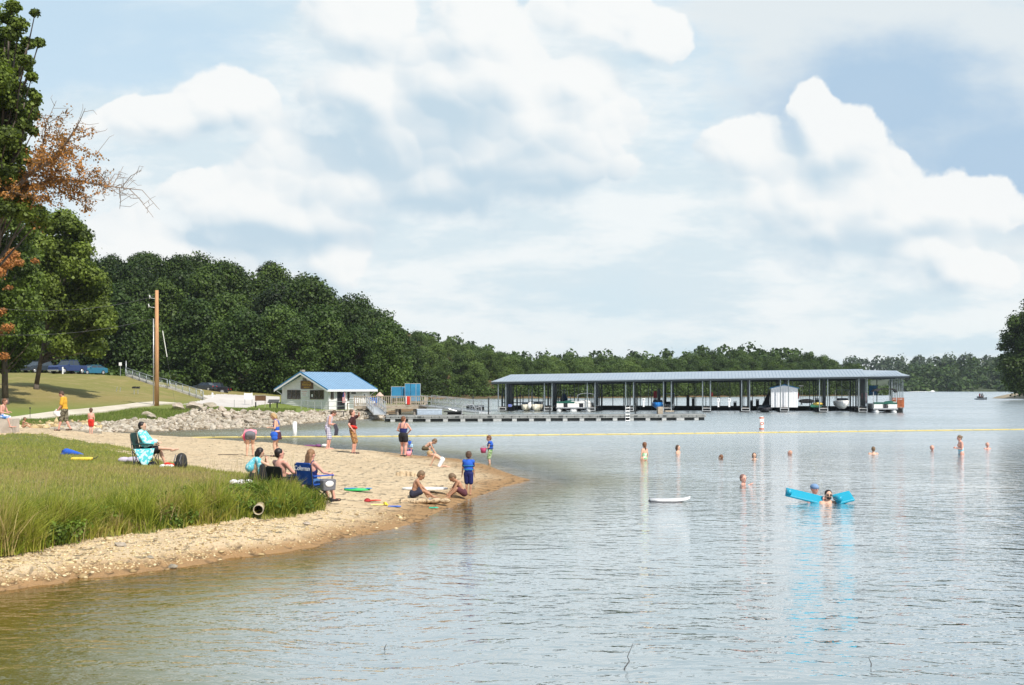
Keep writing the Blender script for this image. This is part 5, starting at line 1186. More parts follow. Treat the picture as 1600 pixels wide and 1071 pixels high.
fingers = [xm(u) for u in (785, 857, 924, 984, 1043, 1104, 1165, 1225.5, 1286.5, 1348)]
npst = 0
for i, x in enumerate(fingers):
    m = MB(); m.box((x, DM * .45, .52), (.95, DM * .9, .10)); m.build('finger_deck', m_wlk, mr)
    m = MB(); m.box((x, -.36, .46), (.98, .05, .05)); m.box((x, -.36, .16), (.98, .05, .05)); m.box((x - .47, -.36, .31), (.05, .05, .3)); m.box((x + .47, -.36, .31), (.05, .05, .3)); m.build('end_frame', M('end_frame_white', (.6, .62, .62), .5), mr)
    m = MB(); m.box((x, DM * .45, .2), (.8, DM * .85, .42)); m.build('float', m_darkf, mr)
    m = MB(); m.box((x + .36, 3.2, ze_(x) / 2 + .35), (.05, 4.6, ze_(x) - .75)); m.build('post_row_panel', m_cold, mr)  # dark panel added in place of a receding row of posts
    for sx in (-.47, .47):
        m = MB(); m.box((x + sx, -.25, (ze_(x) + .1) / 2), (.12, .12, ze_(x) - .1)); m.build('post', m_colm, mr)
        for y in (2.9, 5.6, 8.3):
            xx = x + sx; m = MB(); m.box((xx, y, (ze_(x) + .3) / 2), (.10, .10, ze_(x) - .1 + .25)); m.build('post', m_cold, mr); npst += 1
for x in np.linspace(xa + .4, xb - .4, 17):
    m = MB(); m.box((x, DM - .3, (ze_(x) + .2) / 2), (.09, .09, ze_(x) - .2)); m.build('post', m_colm, mr)
m = MB(); m.box(((xa + xb) / 2, DM + .3, .5), (xb - xa, 1.6, .14)); m.build('main_walk', m_wlk, mr)
m = MB(); m.box(((xa + xb) / 2, DM + .3, .2), (xb - xa - .2, 1.4, .44)); m.build('float', m_darkf, mr)
for k in range(15): x = xa + 1.5 + k * 3.3; m = MB(); m.box((x, -.05, .04), (.32, .5, .34)); 
# right end: a walkway with a row of posts on its outer side
m = MB(); xe = xb - .7; m.box((xe - .5, DM / 2, .52), (1.2, DM, .12)); m.build('finger_deck', m_wlk, mr); m = MB(); m.box((xe - .5, DM / 2, .2), (1.1, DM, .44)); m.build('float', m_darkf, mr)
for k in range(9): m = MB(); m.box((xe, -.2 + k * 1.35, ze_(xe) / 2 + .1), (.08, .08, ze_(xe) - .1)); m.build('post', m_colm, mr)
xs2 = fingers[-1] + .4
for k in range(7): m = MB(); m.box((xs2, .8 + k * 1.5, ze_(xs2) / 2 + .1), (.08, .08, ze_(xs2) - .1)); m.build('post', m_colm, mr)
def mp(x, y, z): return Vector((A0.x + x * math.cos(MA) - y * math.sin(MA), A0.y + x * math.sin(MA) + y * math.cos(MA), z))
def mu(u, y, z): return mp(xm(u) + 0, y, z)
# left platform and rail by the covered dock
p = mp(xm(775) - 2.6, 0, 0); r = empty('dark_float_platform', p, MA, 'dark rounded float with a post at the left end of the covered dock', 'float')
m = MB(); m.box((0, 0, .35), (1.9, 2.2, .8)); m.build('tank', m_darkf, r, bevel=.15); m = MB(); m.tube((-.1, -.9, 0), (-.1, -.9, 1.75), .07, .07, 8); m.ell((-.1, -.9, 1.8), (.12, .12, .09)); m.build('post', m_dkb, r)
# orange lattice gate at the right end
p = mp(xe - .55, -.4, .62); r = empty('orange_lattice_panel', p, MA, 'orange brown slatted panel closing the right end of the covered dock', 'panel'); m_or = M('orange_wood', (.42, .13, .05), .7, .2)
for k in range(9): m = MB(); m.box((-.62 + k * .155, 0, .55), (.09, .05, 1.15)); m.build('slat', m_or, r)
m = MB(); m.box((0, .04, .1), (1.35, .05, .09)); m.box((0, .04, 1.08), (1.35, .05, .09)); m.box((0, .3, .5), (1.2, .3, .75)); m.build('frame', m_or, r)
# ------------------------------------------------------------------ things on the covered dock
r = empty('white_shed', mp(xm(1226), .35, .58), MA, 'white metal shed with a shallow blue roof standing inside the covered dock', 'shed')
m = MB(); m.prism([(-1.55, 0), (1.55, 0), (1.55, 2.25), (0, 2.62), (-1.55, 2.25)], 'y', 0, 2.6); m.build('wall', m_trim, r)
m = MB(); m.prism([(-1.7, 2.22), (0, 2.62), (1.7, 2.22), (1.7, 2.32), (0, 2.74), (-1.7, 2.32)], 'y', -.12, 2.75); m.build('roof', m_bluetrim, r)
m = MB()
for k in range(10): m.box((-1.4 + k * .31, -.012, 1.1), (.03, .02, 2.1))
m.build('wall_ribs', M('rib_grey', (.6, .62, .64), .5), r)
def pump(u, y, label):
    r = empty('fuel_pump', mu(u, .4, .6), MA, label, 'pump', 'white pedestals on the covered dock'); m = MB(); m.box((0, 0, .3), (.22, .2, .62)); m.build('pedestal', m_trim, r, bevel=.03)
    m = MB(); m.box((0, 0, .80), (.36, .24, .46)); m.build('head', m_trim, r, bevel=.05); m = MB(); m.box((0, -.125, .86), (.2, .01, .15)); m.build('dial', M('dial_grey', (.3, .32, .33), .4), r)
pump(1005.5, 5.5, 'white dock pedestal left of the red and white flag'); pump(1122.5, 5, 'white dock pedestal left of its twin, right of the red extinguisher box'); pump(1139.5, 5, 'white dock pedestal standing right of its twin, mid dock')
def ext(u, y, z, label, w=.28, h=.62):
    r = empty('extinguisher_box', mu(u, y, z), MA, label, 'extinguisher', 'red extinguishers on dock posts'); m = MB(); m.box((0, 0, .0), (w, .2, h)); m.build('case', MATS['safety_red'], r, bevel=.04)
    m = MB(); m.tube((0, 0, h * .45), (0, 0, h * .62), .06, .05, 8); m.build('valve', MATS['safety_red'], r); m = MB(); m.tube((0, .12, -z + .58), (0, .12, h * .6), .03, .03, 6); m.build('bracket', m_colm, r)
ext(1112, 4.2, 2.1, 'red extinguisher box on a dock post left of the two white pedestals', .32, .5); ext(1249.5, 4, 1.95, 'bright red extinguisher bag right of the white shed', .36, .75)
r = empty('signal_flag', mu(1021.5, 4, .6), MA, 'red over white banner standing behind the blue and white boat', 'flag'); m = MB(); m.tube((.28, 0, 0), (.28, 0, 2.2), .03, .03, 6); m.build('pole', m_alu, r)
m = MB(); m.mi = 0; m.box((0, 0, 1.45), (.42, .06, .85)); m.mi = 1; m.box((0, 0, .70), (.44, .07, .62)); m.build('cloth', [M('banner_red', (.50, .06, .08), .7), m_trim], r)
r = empty('lamp_post', mu(1256.5, 5, .6), MA, 'thin lamp post with a flat white head under the dock roof', 'lamp'); m = MB(); m.tube((-.1, 0, 0), (-.1, 0, 2.5), .02, .02, 6); m.tube((.14, 0, 0), (.14, 0, 2.5), .02, .02, 6); m.build('pole', m_alu, r); m = MB(); m.box((0, 0, 2.55), (.62, .25, .14)); m.build('head', m_trim, r, bevel=.03)
r = empty('furled_umbrella', mu(1356.5, 3.2, .6), MA, 'closed pink and white umbrella shape standing left of the green boat', 'umbrella'); m = MB(); m.tube((0, 0, 0), (0, 0, 1.9), .03, .03, 6); m.build('pole', m_alu, r)
m = MB(); m.loft([[(math.cos(t * .785) * q_, math.sin(t * .785) * q_, z) for t in range(8)] for q_, z in ((.06, .25), (.26, .6), (.36, 1.2), (.36, 1.65), (.2, 1.72))]); m.build('canopy', M('pink_cloth', (.62, .28, .28), .7, .3, 3), r, True)
r = empty('blue_barrel', mu(871, .6, .55), MA, 'small bright blue barrel on the covered dock left of the green trimmed boat', 'barrel'); m = MB(); m.tube((0, 0, 0), (0, 0, .42), .2, .2, 12); m.build('body', M('barrel_blue', (.03, .22, .6), .4), r, bevel=.03)
r = empty('blue_crate', mu(796.5, .2, .55), MA, 'small violet blue crate at the left end of the covered dock', 'crate'); m = MB(); m.box((0, 0, .16), (.4, .35, .32)); m.build('body', M('crate_blue', (.16, .2, .5), .5), r, bevel=.03)
r = empty('blue_tarp', mu(872, 6, .6), MA, 'dark blue tarp draped over a rack deep in the covered dock', 'tarp'); m = MB(); m.loft([[(-.5, 0, 0), (.5, 0, 0), (.5, .5, 0), (-.5, .5, 0)], [(-.35, 0, 1.1), (.45, 0, .9), (.4, .4, .9), (-.3, .4, 1.1)], [(-.1, .1, 1.6), (.2, .1, 1.5), (.15, .3, 1.5), (-.1, .3, 1.6)]]); m.build('cloth', M('tarp_blue', (.03, .08, .22), .7, .3), r)
r = empty('hanging_tarp', mp(xm(1381), 9.5, 2.1), MA, 'blue tarp hanging from the roof edge above the green boat', 'tarp'); m = MB(); m.box((0, 0, .5), (1.1, .05, 1.2)); m.build('cloth', M('tarp_teal', (.02, .10, .20), .7, .3), r)
r = empty('dark_tarp', mp(xm(1203), 2.4, .58), MA, 'black triangular tarp leaning against the left side of the white shed', 'tarp'); m = MB(); m.prism([(-.9, 0), (.1, 0), (.1, 2.1)], 'y', 0, 1.2); m.build('cloth', M('tarp_black', (.012, .014, .018), .7), r)
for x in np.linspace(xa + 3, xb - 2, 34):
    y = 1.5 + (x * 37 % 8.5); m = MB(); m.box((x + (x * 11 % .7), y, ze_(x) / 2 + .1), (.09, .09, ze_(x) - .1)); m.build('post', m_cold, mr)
mb = MB()
for i in range(len(fingers) - 1):
    x0 = fingers[i] + .47; x1 = fingers[i + 1] - .47
    for y in (2.9, 5.6, 8.3): z = ze_(x0) - .35; mb.box(((x0 + x1) / 2, y, z), (x1 - x0, .06, .10)); mb.tube((x0, y, z), (x0 + .7, y, z + .3), .03, .03, 4); mb.tube((x1, y, z), (x1 - .7, y, z + .3), .03, .03, 4)
mb.build('cross_beams', m_soff, mr)
# wooden posts and clutter rails deep in the dock
for u, y, h in ((1028, 3, 2.4), (1082, 7, 1.2), (1176, 6, .9), (1150, 6, .7), (1187, 7, 1.0), (1283, 5, 1.1), (1073, 8, 1.5)):
    r = empty('dock_locker', mu(u, y, .58), MA, {1028: 'tall dark locker behind the red and white banner in the covered dock', 1082: 'dark dock box deep in the covered dock left of the red extinguisher box', 1176: 'dark box deep in the slip just above the black bass boat', 1150: 'low dark box just right of the two white pedestals', 1187: 'dark box left of the black leaning tarp', 1283: 'dark box behind the yellow and green pedal boat', 1073: 'tall dark box deep in the middle of the covered dock'}[u], 'box'); m = MB(); m.box((0, 0, h / 2 - .1), (.38, .35, h - .2)); m.build('body', M('locker_dark', (.045, .055, .06), .6, .3), r, bevel=.03); m = MB(); m.box((0, -.05, h - .12), (.44, .4, .08)); m.build('lid', m_dkb, r)
r = empty('boat_lift', mp(xm(866), 5, .5), MA, 'tangled silver boat lift frame of upright pipes behind the cream boats', 'boat lift'); m = MB()
for x in (-1.1, -.8, -.5, -.1, .3, .55, .9, 1.3): m.tube((x, (x * 7) % 1.3, 0), (x, (x * 7) % 1.3, 1.5 + (x * 13) % .8), .045, .045, 6)
m.tube((-.8, .5, 2.1), (.9, .5, 2.1), .04, .04, 6); m.tube((-.6, .2, .9), (.6, .2, 1.0), .05, .05, 6); m.tube((-1.1, .2, .5), (1.3, .2, .55), .05, .05, 6); m.build('frame', M('lift_metal', (.45, .50, .53), .4, metal=.4), r)
r = empty('boat_lift', mp(xm(787), 5, .4), MA, 'dark boat lift frame with uprights at the left end of the covered dock', 'boat lift'); m = MB()
for x in (-1.2, -.9, -.2, 0, .2, .9, 1.2, 1.5): m.tube((x, (x * 5) % 1.1, 0), (x, (x * 5) % 1.1, 1.4 + (x * 11) % .9), .06, .06, 6)
m.tube((-1.2, .3, .6), (1.5, .3, .6), .06, .06, 6); m.build('frame', M('lift_dark', (.10, .13, .14), .5, metal=.3), r)
r = empty('boat_lift', mp(xm(825), 7, .4), MA, 'sparse silver boat lift posts behind the two cream boats', 'boat lift'); m = MB()
for x in (-1.0, -.7, .9, 1.15): m.tube((x, (x * 5) % 1.1, 0), (x, (x * 5) % 1.1, 1.6 + (x * 11) % .9), .05, .05, 6)
m.tube((-1., .3, .7), (1.15, .3, .7), .05, .05, 6); m.build('frame', MATS['lift_metal'], r)

# ------------------------------------------------------------------ boats
m_hullw = M('boat_white', (.75, .74, .70), .3, .05, 2); m_hullc = M('boat_cream', (.66, .62, .50), .35, .08, 2); m_green = M('boat_green', (.015, .10, .07), .35); m_bblue = M('boat_blue', (.02, .16, .45), .3); m_motor = M('outboard', (.03, .03, .035), .35)
def hull(r, L, B, H, mat, name='hull'):
    """bow towards local -y (towards the camera)"""
    rings = []
    for t in (0, .12, .3, .55, .8, 1.0):
        w = B / 2 * min(1, (t + .04) / .5) ** .6; y = -L / 2 + L * t; k = H * (1.0 + .18 * (1 - t)); kd = H * .45 * min(1, t * 3)
        rings.append([(-w, y, k), (-w * .88, y + .02, H * .45), (-w * .2, y + .05, H * .40 - kd), (w * .2, y + .05, H * .40 - kd), (w * .88, y + .02, H * .45), (w, y, k), (w * .8, y + .06, k - .02), (-w * .8, y + .06, k - .02)])
    m = MB(); m.loft(rings); return m.build(name, mat, r, True)
def runabout(loc, rz, label, mat, stripe, L=5.2, B=1.9, H=.8, canopy=None, group=None, name='runabout'):
    r = empty(name, loc, rz, label, 'boat', group); hull(r, L, B, H, mat)
    m = MB(); m.box((0, .6, H * .98), (B * .86, L * .55, .08)); m.build('stripe_deck', stripe, r, bevel=.02)
    m = MB(); m.loft([[(-B * .4, -.2, H), (B * .4, -.2, H), (B * .42, .1, H), (-B * .42, .1, H)], [(-B * .34, .05, H + .38), (B * .34, .05, H + .38), (B * .36, .09, H + .38), (-B * .36, .09, H + .38)]]); m.build('windshield', m_glass, r)
    for sx in (-1, 1): m = MB(); m.box((sx * B * .22, .9, H + .1), (.4, .5, .5)); m.build('seat', M('vinyl', (.6, .58, .54), .5), r, bevel=.05)
    m = MB(); m.box((0, L / 2 + .1, H * .95), (.34, .3, .55)); m.box((0, L / 2 + .12, H * .3), (.14, .2, .9)); m.build('outboard_motor', m_motor, r, bevel=.04)
    if canopy:
        m = MB(); m.box((0, .6, H + 1.35), (B * .95, 1.8, .06)); m.build('canopy', canopy, r, bevel=.02)
        for sx in (-1, 1):
            for y in (-.2, 1.4): m = MB(); m.tube((sx * B * .46, .6, H), (sx * B * .46, y, H + 1.35), .02, .02, 6); m.build('canopy_strut', m_alu, r)
    return r
def pontoon(loc, rz, label, body, trim, canopy=True, B=2.5, L=6.0, cz=2.0):
    r = empty('pontoon_boat', loc, rz, label, 'boat')
    for sx in (-1, 1): m = MB(); m.capsule((sx * B * .36, -L / 2 + .3, .1), .3, (sx * B * .36, L / 2 - .3, .1), .3, 14); m.build('pontoon_tube', m_float, r, True)
    m = MB(); m.box((0, 0, .46), (B, L, .12)); m.build('deck', m_alu, r)
    for sy, wv_ in ((-1, (-.32, .32)), (1, (0,))):
        y = sy * (L / 2 - .15)
        if sy < 0:
            for sx in (-1, 1): m = MB(); m.box((sx * B * .29, y, .78), (B * .36, .05, .5)); m.build('rail_panel', body, r, bevel=.02)
            m = MB(); m.box((0, y + .1, .8), (.25, .25, .75)); m.build('outboard_motor', m_motor, r, bevel=.05)
        else: m = MB(); m.box((0, y, .78), (B * .92, .05, .5)); m.build('rail_panel', body, r)
    for sx in (-1, 1): m = MB(); m.box((sx * B * .47, 0, .78), (.05, L * .93, .5)); m.build('rail_panel', body, r)
    m = MB(); m.box((0, -L / 2 + .5, 1.12), (B * .95, .8, .22)); m.ell((B * .2, -L / 2 + .6, 1.22), (.7, .5, .16)); m.build('seat_cover', trim, r, bevel=.06)
    m = MB(); m.box((B * .38, -L / 2 + .3, 1.05), (.42, .3, .45)); m.build('console', m_hullw, r, bevel=.04)
    if canopy:
        m = MB(); yb = -L / 2 + .6; pts2 = [(-B * .5, cz - .3), (-B * .42, cz - .02), (-B * .2, cz + .08), (B * .3, cz + .08), (B * .42, cz - .0), (B * .5, cz - .35), (B * .46, cz - .38), (B * .38, cz - .12), (B * .28, cz - .04), (-B * .15, cz - .04), (-B * .30, cz - .30), (-B * .38, cz - .15)]
        m.prism(pts2, 'y', yb - .3, yb + 1.6); m.build('canopy', canopy if canopy is not True else m_black, r)
        for sx in (-1, 1): m = MB(); m.tube((sx * B * .47, yb, .95), (sx * B * .47, yb, cz - .3), .045, .045, 6); m.build('canopy_strut', m_alu, r)
    return r
runabout(mp(xm(820.5), .8, 0), MA + .05, 'cream open boat, left of the two moored bow out side by side', m_hullc, M('boat_grey', (.3, .3, .3), .5), 4.2, 1.35, .75, group='cream boats side by side')
runabout(mp(xm(838), .8, 0), MA - .06, 'cream boat, right of the two moored side by side, with a pale bag between them', m_hullc, m_hullc, 4.2, 1.3, .78, group='cream boats side by side')
r = empty('white_fender_bag', mp(xm(829.5), -1.1, .45), 0, 'white bulging bag between the two cream boats', 'bag'); m = MB(); m.ell((0, 0, .3), (.25, .2, .38)); m.ell((.08, -.04, .62), (.12, .1, .14)); tag(r); m.build('sack', m_hullw, r, True)
pontoon(mp(xm(884), 2.6, 0), MA, 'white pontoon boat with green trim moored left of the dark slip', m_hullw, m_green, False, 2.3, 6)
pontoon(mp(xm(908), 2.9, 0), MA, 'white pontoon boat with a bare silver canopy hoop, right of the green trimmed one', m_hullw, m_hullw, False, 2.3, 6)
r = empty('canopy_hoop', mp(xm(914), 1.2, 0), MA, 'bare white tube hoop arching over the pontoon boats', 'hoop'); m = MB(); m.poly([(-1.05, 0, .8), (-1.05, 0, 2.0), (-.6, 0, 2.18), (0, 0, 2.25), (.6, 0, 2.2), (1.0, 0, 2.1), (1.05, 0, .8)], .035, 7); m.build('tube', m_trim, r)
runabout(mp(xm(1027), 1.2, .35), MA, 'small boat with a bright blue gunwale and white deck under the red banner', m_bblue, m_hullw, 4.6, 1.5, .7)
runabout(mp(xm(1043), 5.5, .1), MA, 'boat with a blue canopy behind the blue and white boat', m_hullw, m_bblue, 4.6, 1.4, .7, canopy=m_bblue)
runabout(mp(xm(1318), 1.2, .45), MA, 'white runabout with a navy blue stripe and raised windshield on a lift', m_hullw, M('boat_navy', (.02, .06, .2), .3), 5.4, 1.7, .85, canopy=M('mesh_dark', (.05, .07, .09), .6))
r = empty('pedal_boat', mp(xm(1277), 1.5, .58), MA, 'yellow and green pedal boat lying on the dock right of the shed', 'boat'); m = MB(); m.capsule((-.5, 0, .18), .2, (.5, 0, .18), .2); m.build('hull', M('pedal_green', (.15, .5, .3), .4), r, True)
m = MB(); m.ell((.2, -.05, .42), (.62, .5, .22)); m.build('shell', M('pedal_yellow', (.75, .55, .12), .4), r, True); m = MB(); m.box((.45, -.3, .33), (.25, .2, .18)); m.build('seat', m_black, r)
r = empty('pale_canoe', mp(xm(1268), 7.5, .9), MA, 'pale upturned canoe on a rack behind the yellow pedal boat', 'boat'); m = MB(); m.ell((0, 0, .35), (1.0, .4, .28)); m.build('hull', M('canoe_pink', (.62, .52, .5), .5), r, True); m = MB(); m.box((-.6, 0, .05), (.08, .6, .3)); m.box((.6, 0, .05), (.08, .6, .3)); m.build('rack', m_dkb, r)
pontoon(mp(xm(1381), 1.6, 0), MA, 'dark green pontoon boat with a black top at the right end of the dock', m_hullw, m_green, m_black, 2.75, 6.2, 2.75)
runabout(mp(xm(1196), 1.4, -.02), MA, 'low black bass boat with pale trim moored between dock posts left of the shed', m_motor, M('trim_grey', (.4, .4, .4), .4), 4.8, 1.9, .5)
# ------------------------------------------------------------------ jet ski on the lake, wake, distant boat
js = empty('jet_ski', W3(1533, 624.8), R(5), 'white and black jet ski carrying two people far out on the lake', 'jet ski')
m = MB(); m.loft([[(x, -w, h), (x, w, h), (x, w * .6, .0), (x, -w * .6, .0)] for x, w, h in ((-1.5, .45, .3), (-.5, .55, .42), (.6, .5, .5), (1.4, .12, .6))]); m.build('hull', m_hullw, js)
m = MB(); m.box((-.3, 0, .6), (1.4, .34, .32)); m.build('seat', m_black, js, bevel=.06); m = MB(); m.tube((.45, 0, .5), (.6, 0, .98), .1, .06, 8); m.tube((.6, -.35, 1.0), (.6, .35, 1.0), .025, .025, 6); m.build('handlebar', m_black, js)
wk_ = MB(); p = W3(1440, 612.3); wk_.ell((0, 0, 0), (9, .8, .18)); wk_.ell((7, 0, .1), (1.4, .7, .7)); o = wk_.build('boat_wake', m_white, loc=p, smooth=True); tag(o, kind='stuff')
r = empty('distant_boat', W3(1579, 612.0), 0, 'tiny white boat far off against the wooded shore at the right', 'boat'); m = MB(); m.box((0, 0, 1.0), (7, 2.5, 1.4)); m.build('hull', m_white, r, bevel=.3); m = MB(); m.box((-.5, 0, 2.4), (3, 2, 1.3)); m.build('cabin', m_white, r)
# ------------------------------------------------------------------ yellow boom, buoys
m_boom = M('boom_yellow', (.58, .47, .16), .5, .08, 2, dirt=(.50, .42, .16))
bp_ = [W3(u, v) for u, v in ((262, 686.5), (300, 684.8), (390, 684.0), (500, 683.4), (640, 682.6), (800, 681.2), (1000, 679.2), (1200, 676.8), (1400, 674.2), (1600, 672), (1750, 670.6))]
bm_r = empty('swim_area_boom', bp_[0], 0, 'long yellow floating boom stretched across the water marking the swim area', 'boom')
segs_ = []; org = Vector(bp_[0]); tot = [0]
for i in range(len(bp_) - 1): tot.append(tot[-1] + (Vector(bp_[i + 1]) - Vector(bp_[i])).length)
nseg = 44
def bat(s): 
    for i in range(len(tot) - 1):
        if s <= tot[i + 1] or i == len(tot) - 2: f = (s - tot[i]) / (tot[i + 1] - tot[i]); return Vector(bp_[i]).lerp(Vector(bp_[i + 1]), f) - org + Vector((0, math.sin(s * .35) * .05, .03))
for k in range(nseg):
    a = bat(tot[-1] * k / nseg); b = bat(tot[-1] * (k + 1) / nseg); d = (b - a).normalized() * .10; m = MB(); m.capsule(a + d, .048, b - d, .048, 10); m.build('float_section', m_boom, bm_r, True)
m = MB(); m.poly([bat(tot[-1] * k / 60) for k in range(61)], .03, 5); m.build('rope', m_boom, bm_r)
def buoy(u, v, label, h, ring):
    p = W3(u, v); r = empty('marker_buoy', p, 0, label, 'buoy'); r0 = h * .17; m = MB(); m.tube((0, 0, -.3), (0, 0, h * .92), r0, r0, 16); m.tube((0, 0, h * .92), (0, 0, h), r0, r0 * .7, 16); m.build('cylinder', m_hullw, r, True)
    if ring:
        mo = M('buoy_orange', (.62, .12, .05), .5)
        for z in (.10, .90): m = MB(); m.tube((0, 0, h * z - .045), (0, 0, h * z + .045), r0 + .004, r0 + .004, 16); m.build('band', mo, r)
        m = MB(); n = 18; m.loft([[(math.sin(2 * math.pi * k / n) * q_, -r0 * 1.06, h * .5 + math.cos(2 * math.pi * k / n) * q_) for k in range(n)] for q_ in (.075, .12)], cap=False); o = m.build('circle_mark', mo, r); s_ = o.modifiers.new('s', 'SOLIDIFY'); s_.thickness = .01
buoy(1190, 672.5, 'white buoy with orange bands and circle just beyond the boom', .95, True); buoy(460.5, 679, 'plain white post buoy in the cove before the stone bank', .82, False)
# twigs standing in the shallows
def twig(u, v, pts_, label):
    p = W3(u, v); m = MB(); m.poly([Vector(a) for a in pts_], .010, 5, .003); o = m.build('twig', m_wire, loc=p); tag(o, label, 'twig')
twig(976, 1047, [(0, 0, -.1), (.0, 0, .02), (.05, 0, .09), (.03, 0, .14), (.09, 0, .28)], 'crooked dark twig sticking out of the water at the bottom middle of the photo')
twig(1360, 1042, [(0, 0, -.1), (.01, 0, .03), (-.02, 0, .10)], 'small dark twig sticking out of the water, right of the crooked one')
twig(601, 1016, [(0, 0, -.1), (.0, 0, .02), (.02, 0, .07)], 'tiny dark twig in the water, leftmost of the three twigs')
# ------------------------------------------------------------------ people
m_skin = M('skin', (.60, .36, .25), .55, .05, 12); m_skinp = M('skin_pink', (.64, .33, .25), .55, .05, 12); m_skint = M('skin_tan', (.42, .22, .13), .55, .05, 12)
m_hairb = M('hair_brown', (.09, .05, .03), .6, .3, 20); m_hairk = M('hair_dark', (.02, .014, .012), .5, .2, 20); m_hairl = M('hair_blond', (.42, .28, .13), .6, .2, 20); m_hairr = M('hair_auburn', (.17, .075, .035), .6, .2, 20); m_hairg = M('hair_sandy', (.17, .11, .06), .6, .2, 20)
m_eye = M('eye', (.03, .02, .02), .3); m_lip = M('lip', (.40, .13, .11), .5)
def cloth(name, rgb, rough=.85, var=.12, sc=5): return M('cloth_' + name, rgb, rough, var, sc, .2)
_dg = bpy.context
def remesh(mb, name, mat, parent, voxel, smooth=3):
    """fuse overlapping shapes into one continuous surface"""
    me = bpy.data.meshes.new(name); me.from_pydata([tuple(v) for v in mb.V], [], mb.F); o = bpy.data.objects.new('tmp', me); COL.objects.link(o)
    r = o.modifiers.new('r', 'REMESH'); r.mode = 'VOXEL'; r.voxel_size = voxel
    if smooth: s = o.modifiers.new('s', 'SMOOTH'); s.factor = .5; s.iterations = smooth
    bpy.context.view_layer.update()
    m2 = bpy.data.meshes.new_from_object(o.evaluated_get(bpy.context.evaluated_depsgraph_get())); bpy.data.objects.remove(o)
    m2.materials.clear(); m2.materials.append(mat); m2.polygons.foreach_set('use_smooth', [True] * len(m2.polygons)); m2.update()
    x = bpy.data.objects.new(name, m2); COL.objects.link(x); x.parent = parent; return x
def ik(a, t, l1, l2, hint):
    d = t - a; L = min(d.length, (l1 + l2) * .998); L = max(L, abs(l1 - l2) + .01); dn = d.normalized() if d.length > 1e-6 else Vector((0, 0, -1)); t = a + dn * L
    ca = (l1 * l1 + L * L - l2 * l2) / (2 * l1 * L); h = Vector(hint); h = h - dn * h.dot(dn)
    if h.length < 1e-4: h = Vector((1, 0, 0)) - dn * dn.x
    h.normalize(); return a + dn * l1 * ca + h * l1 * math.sqrt(max(0, 1 - ca * ca)), t
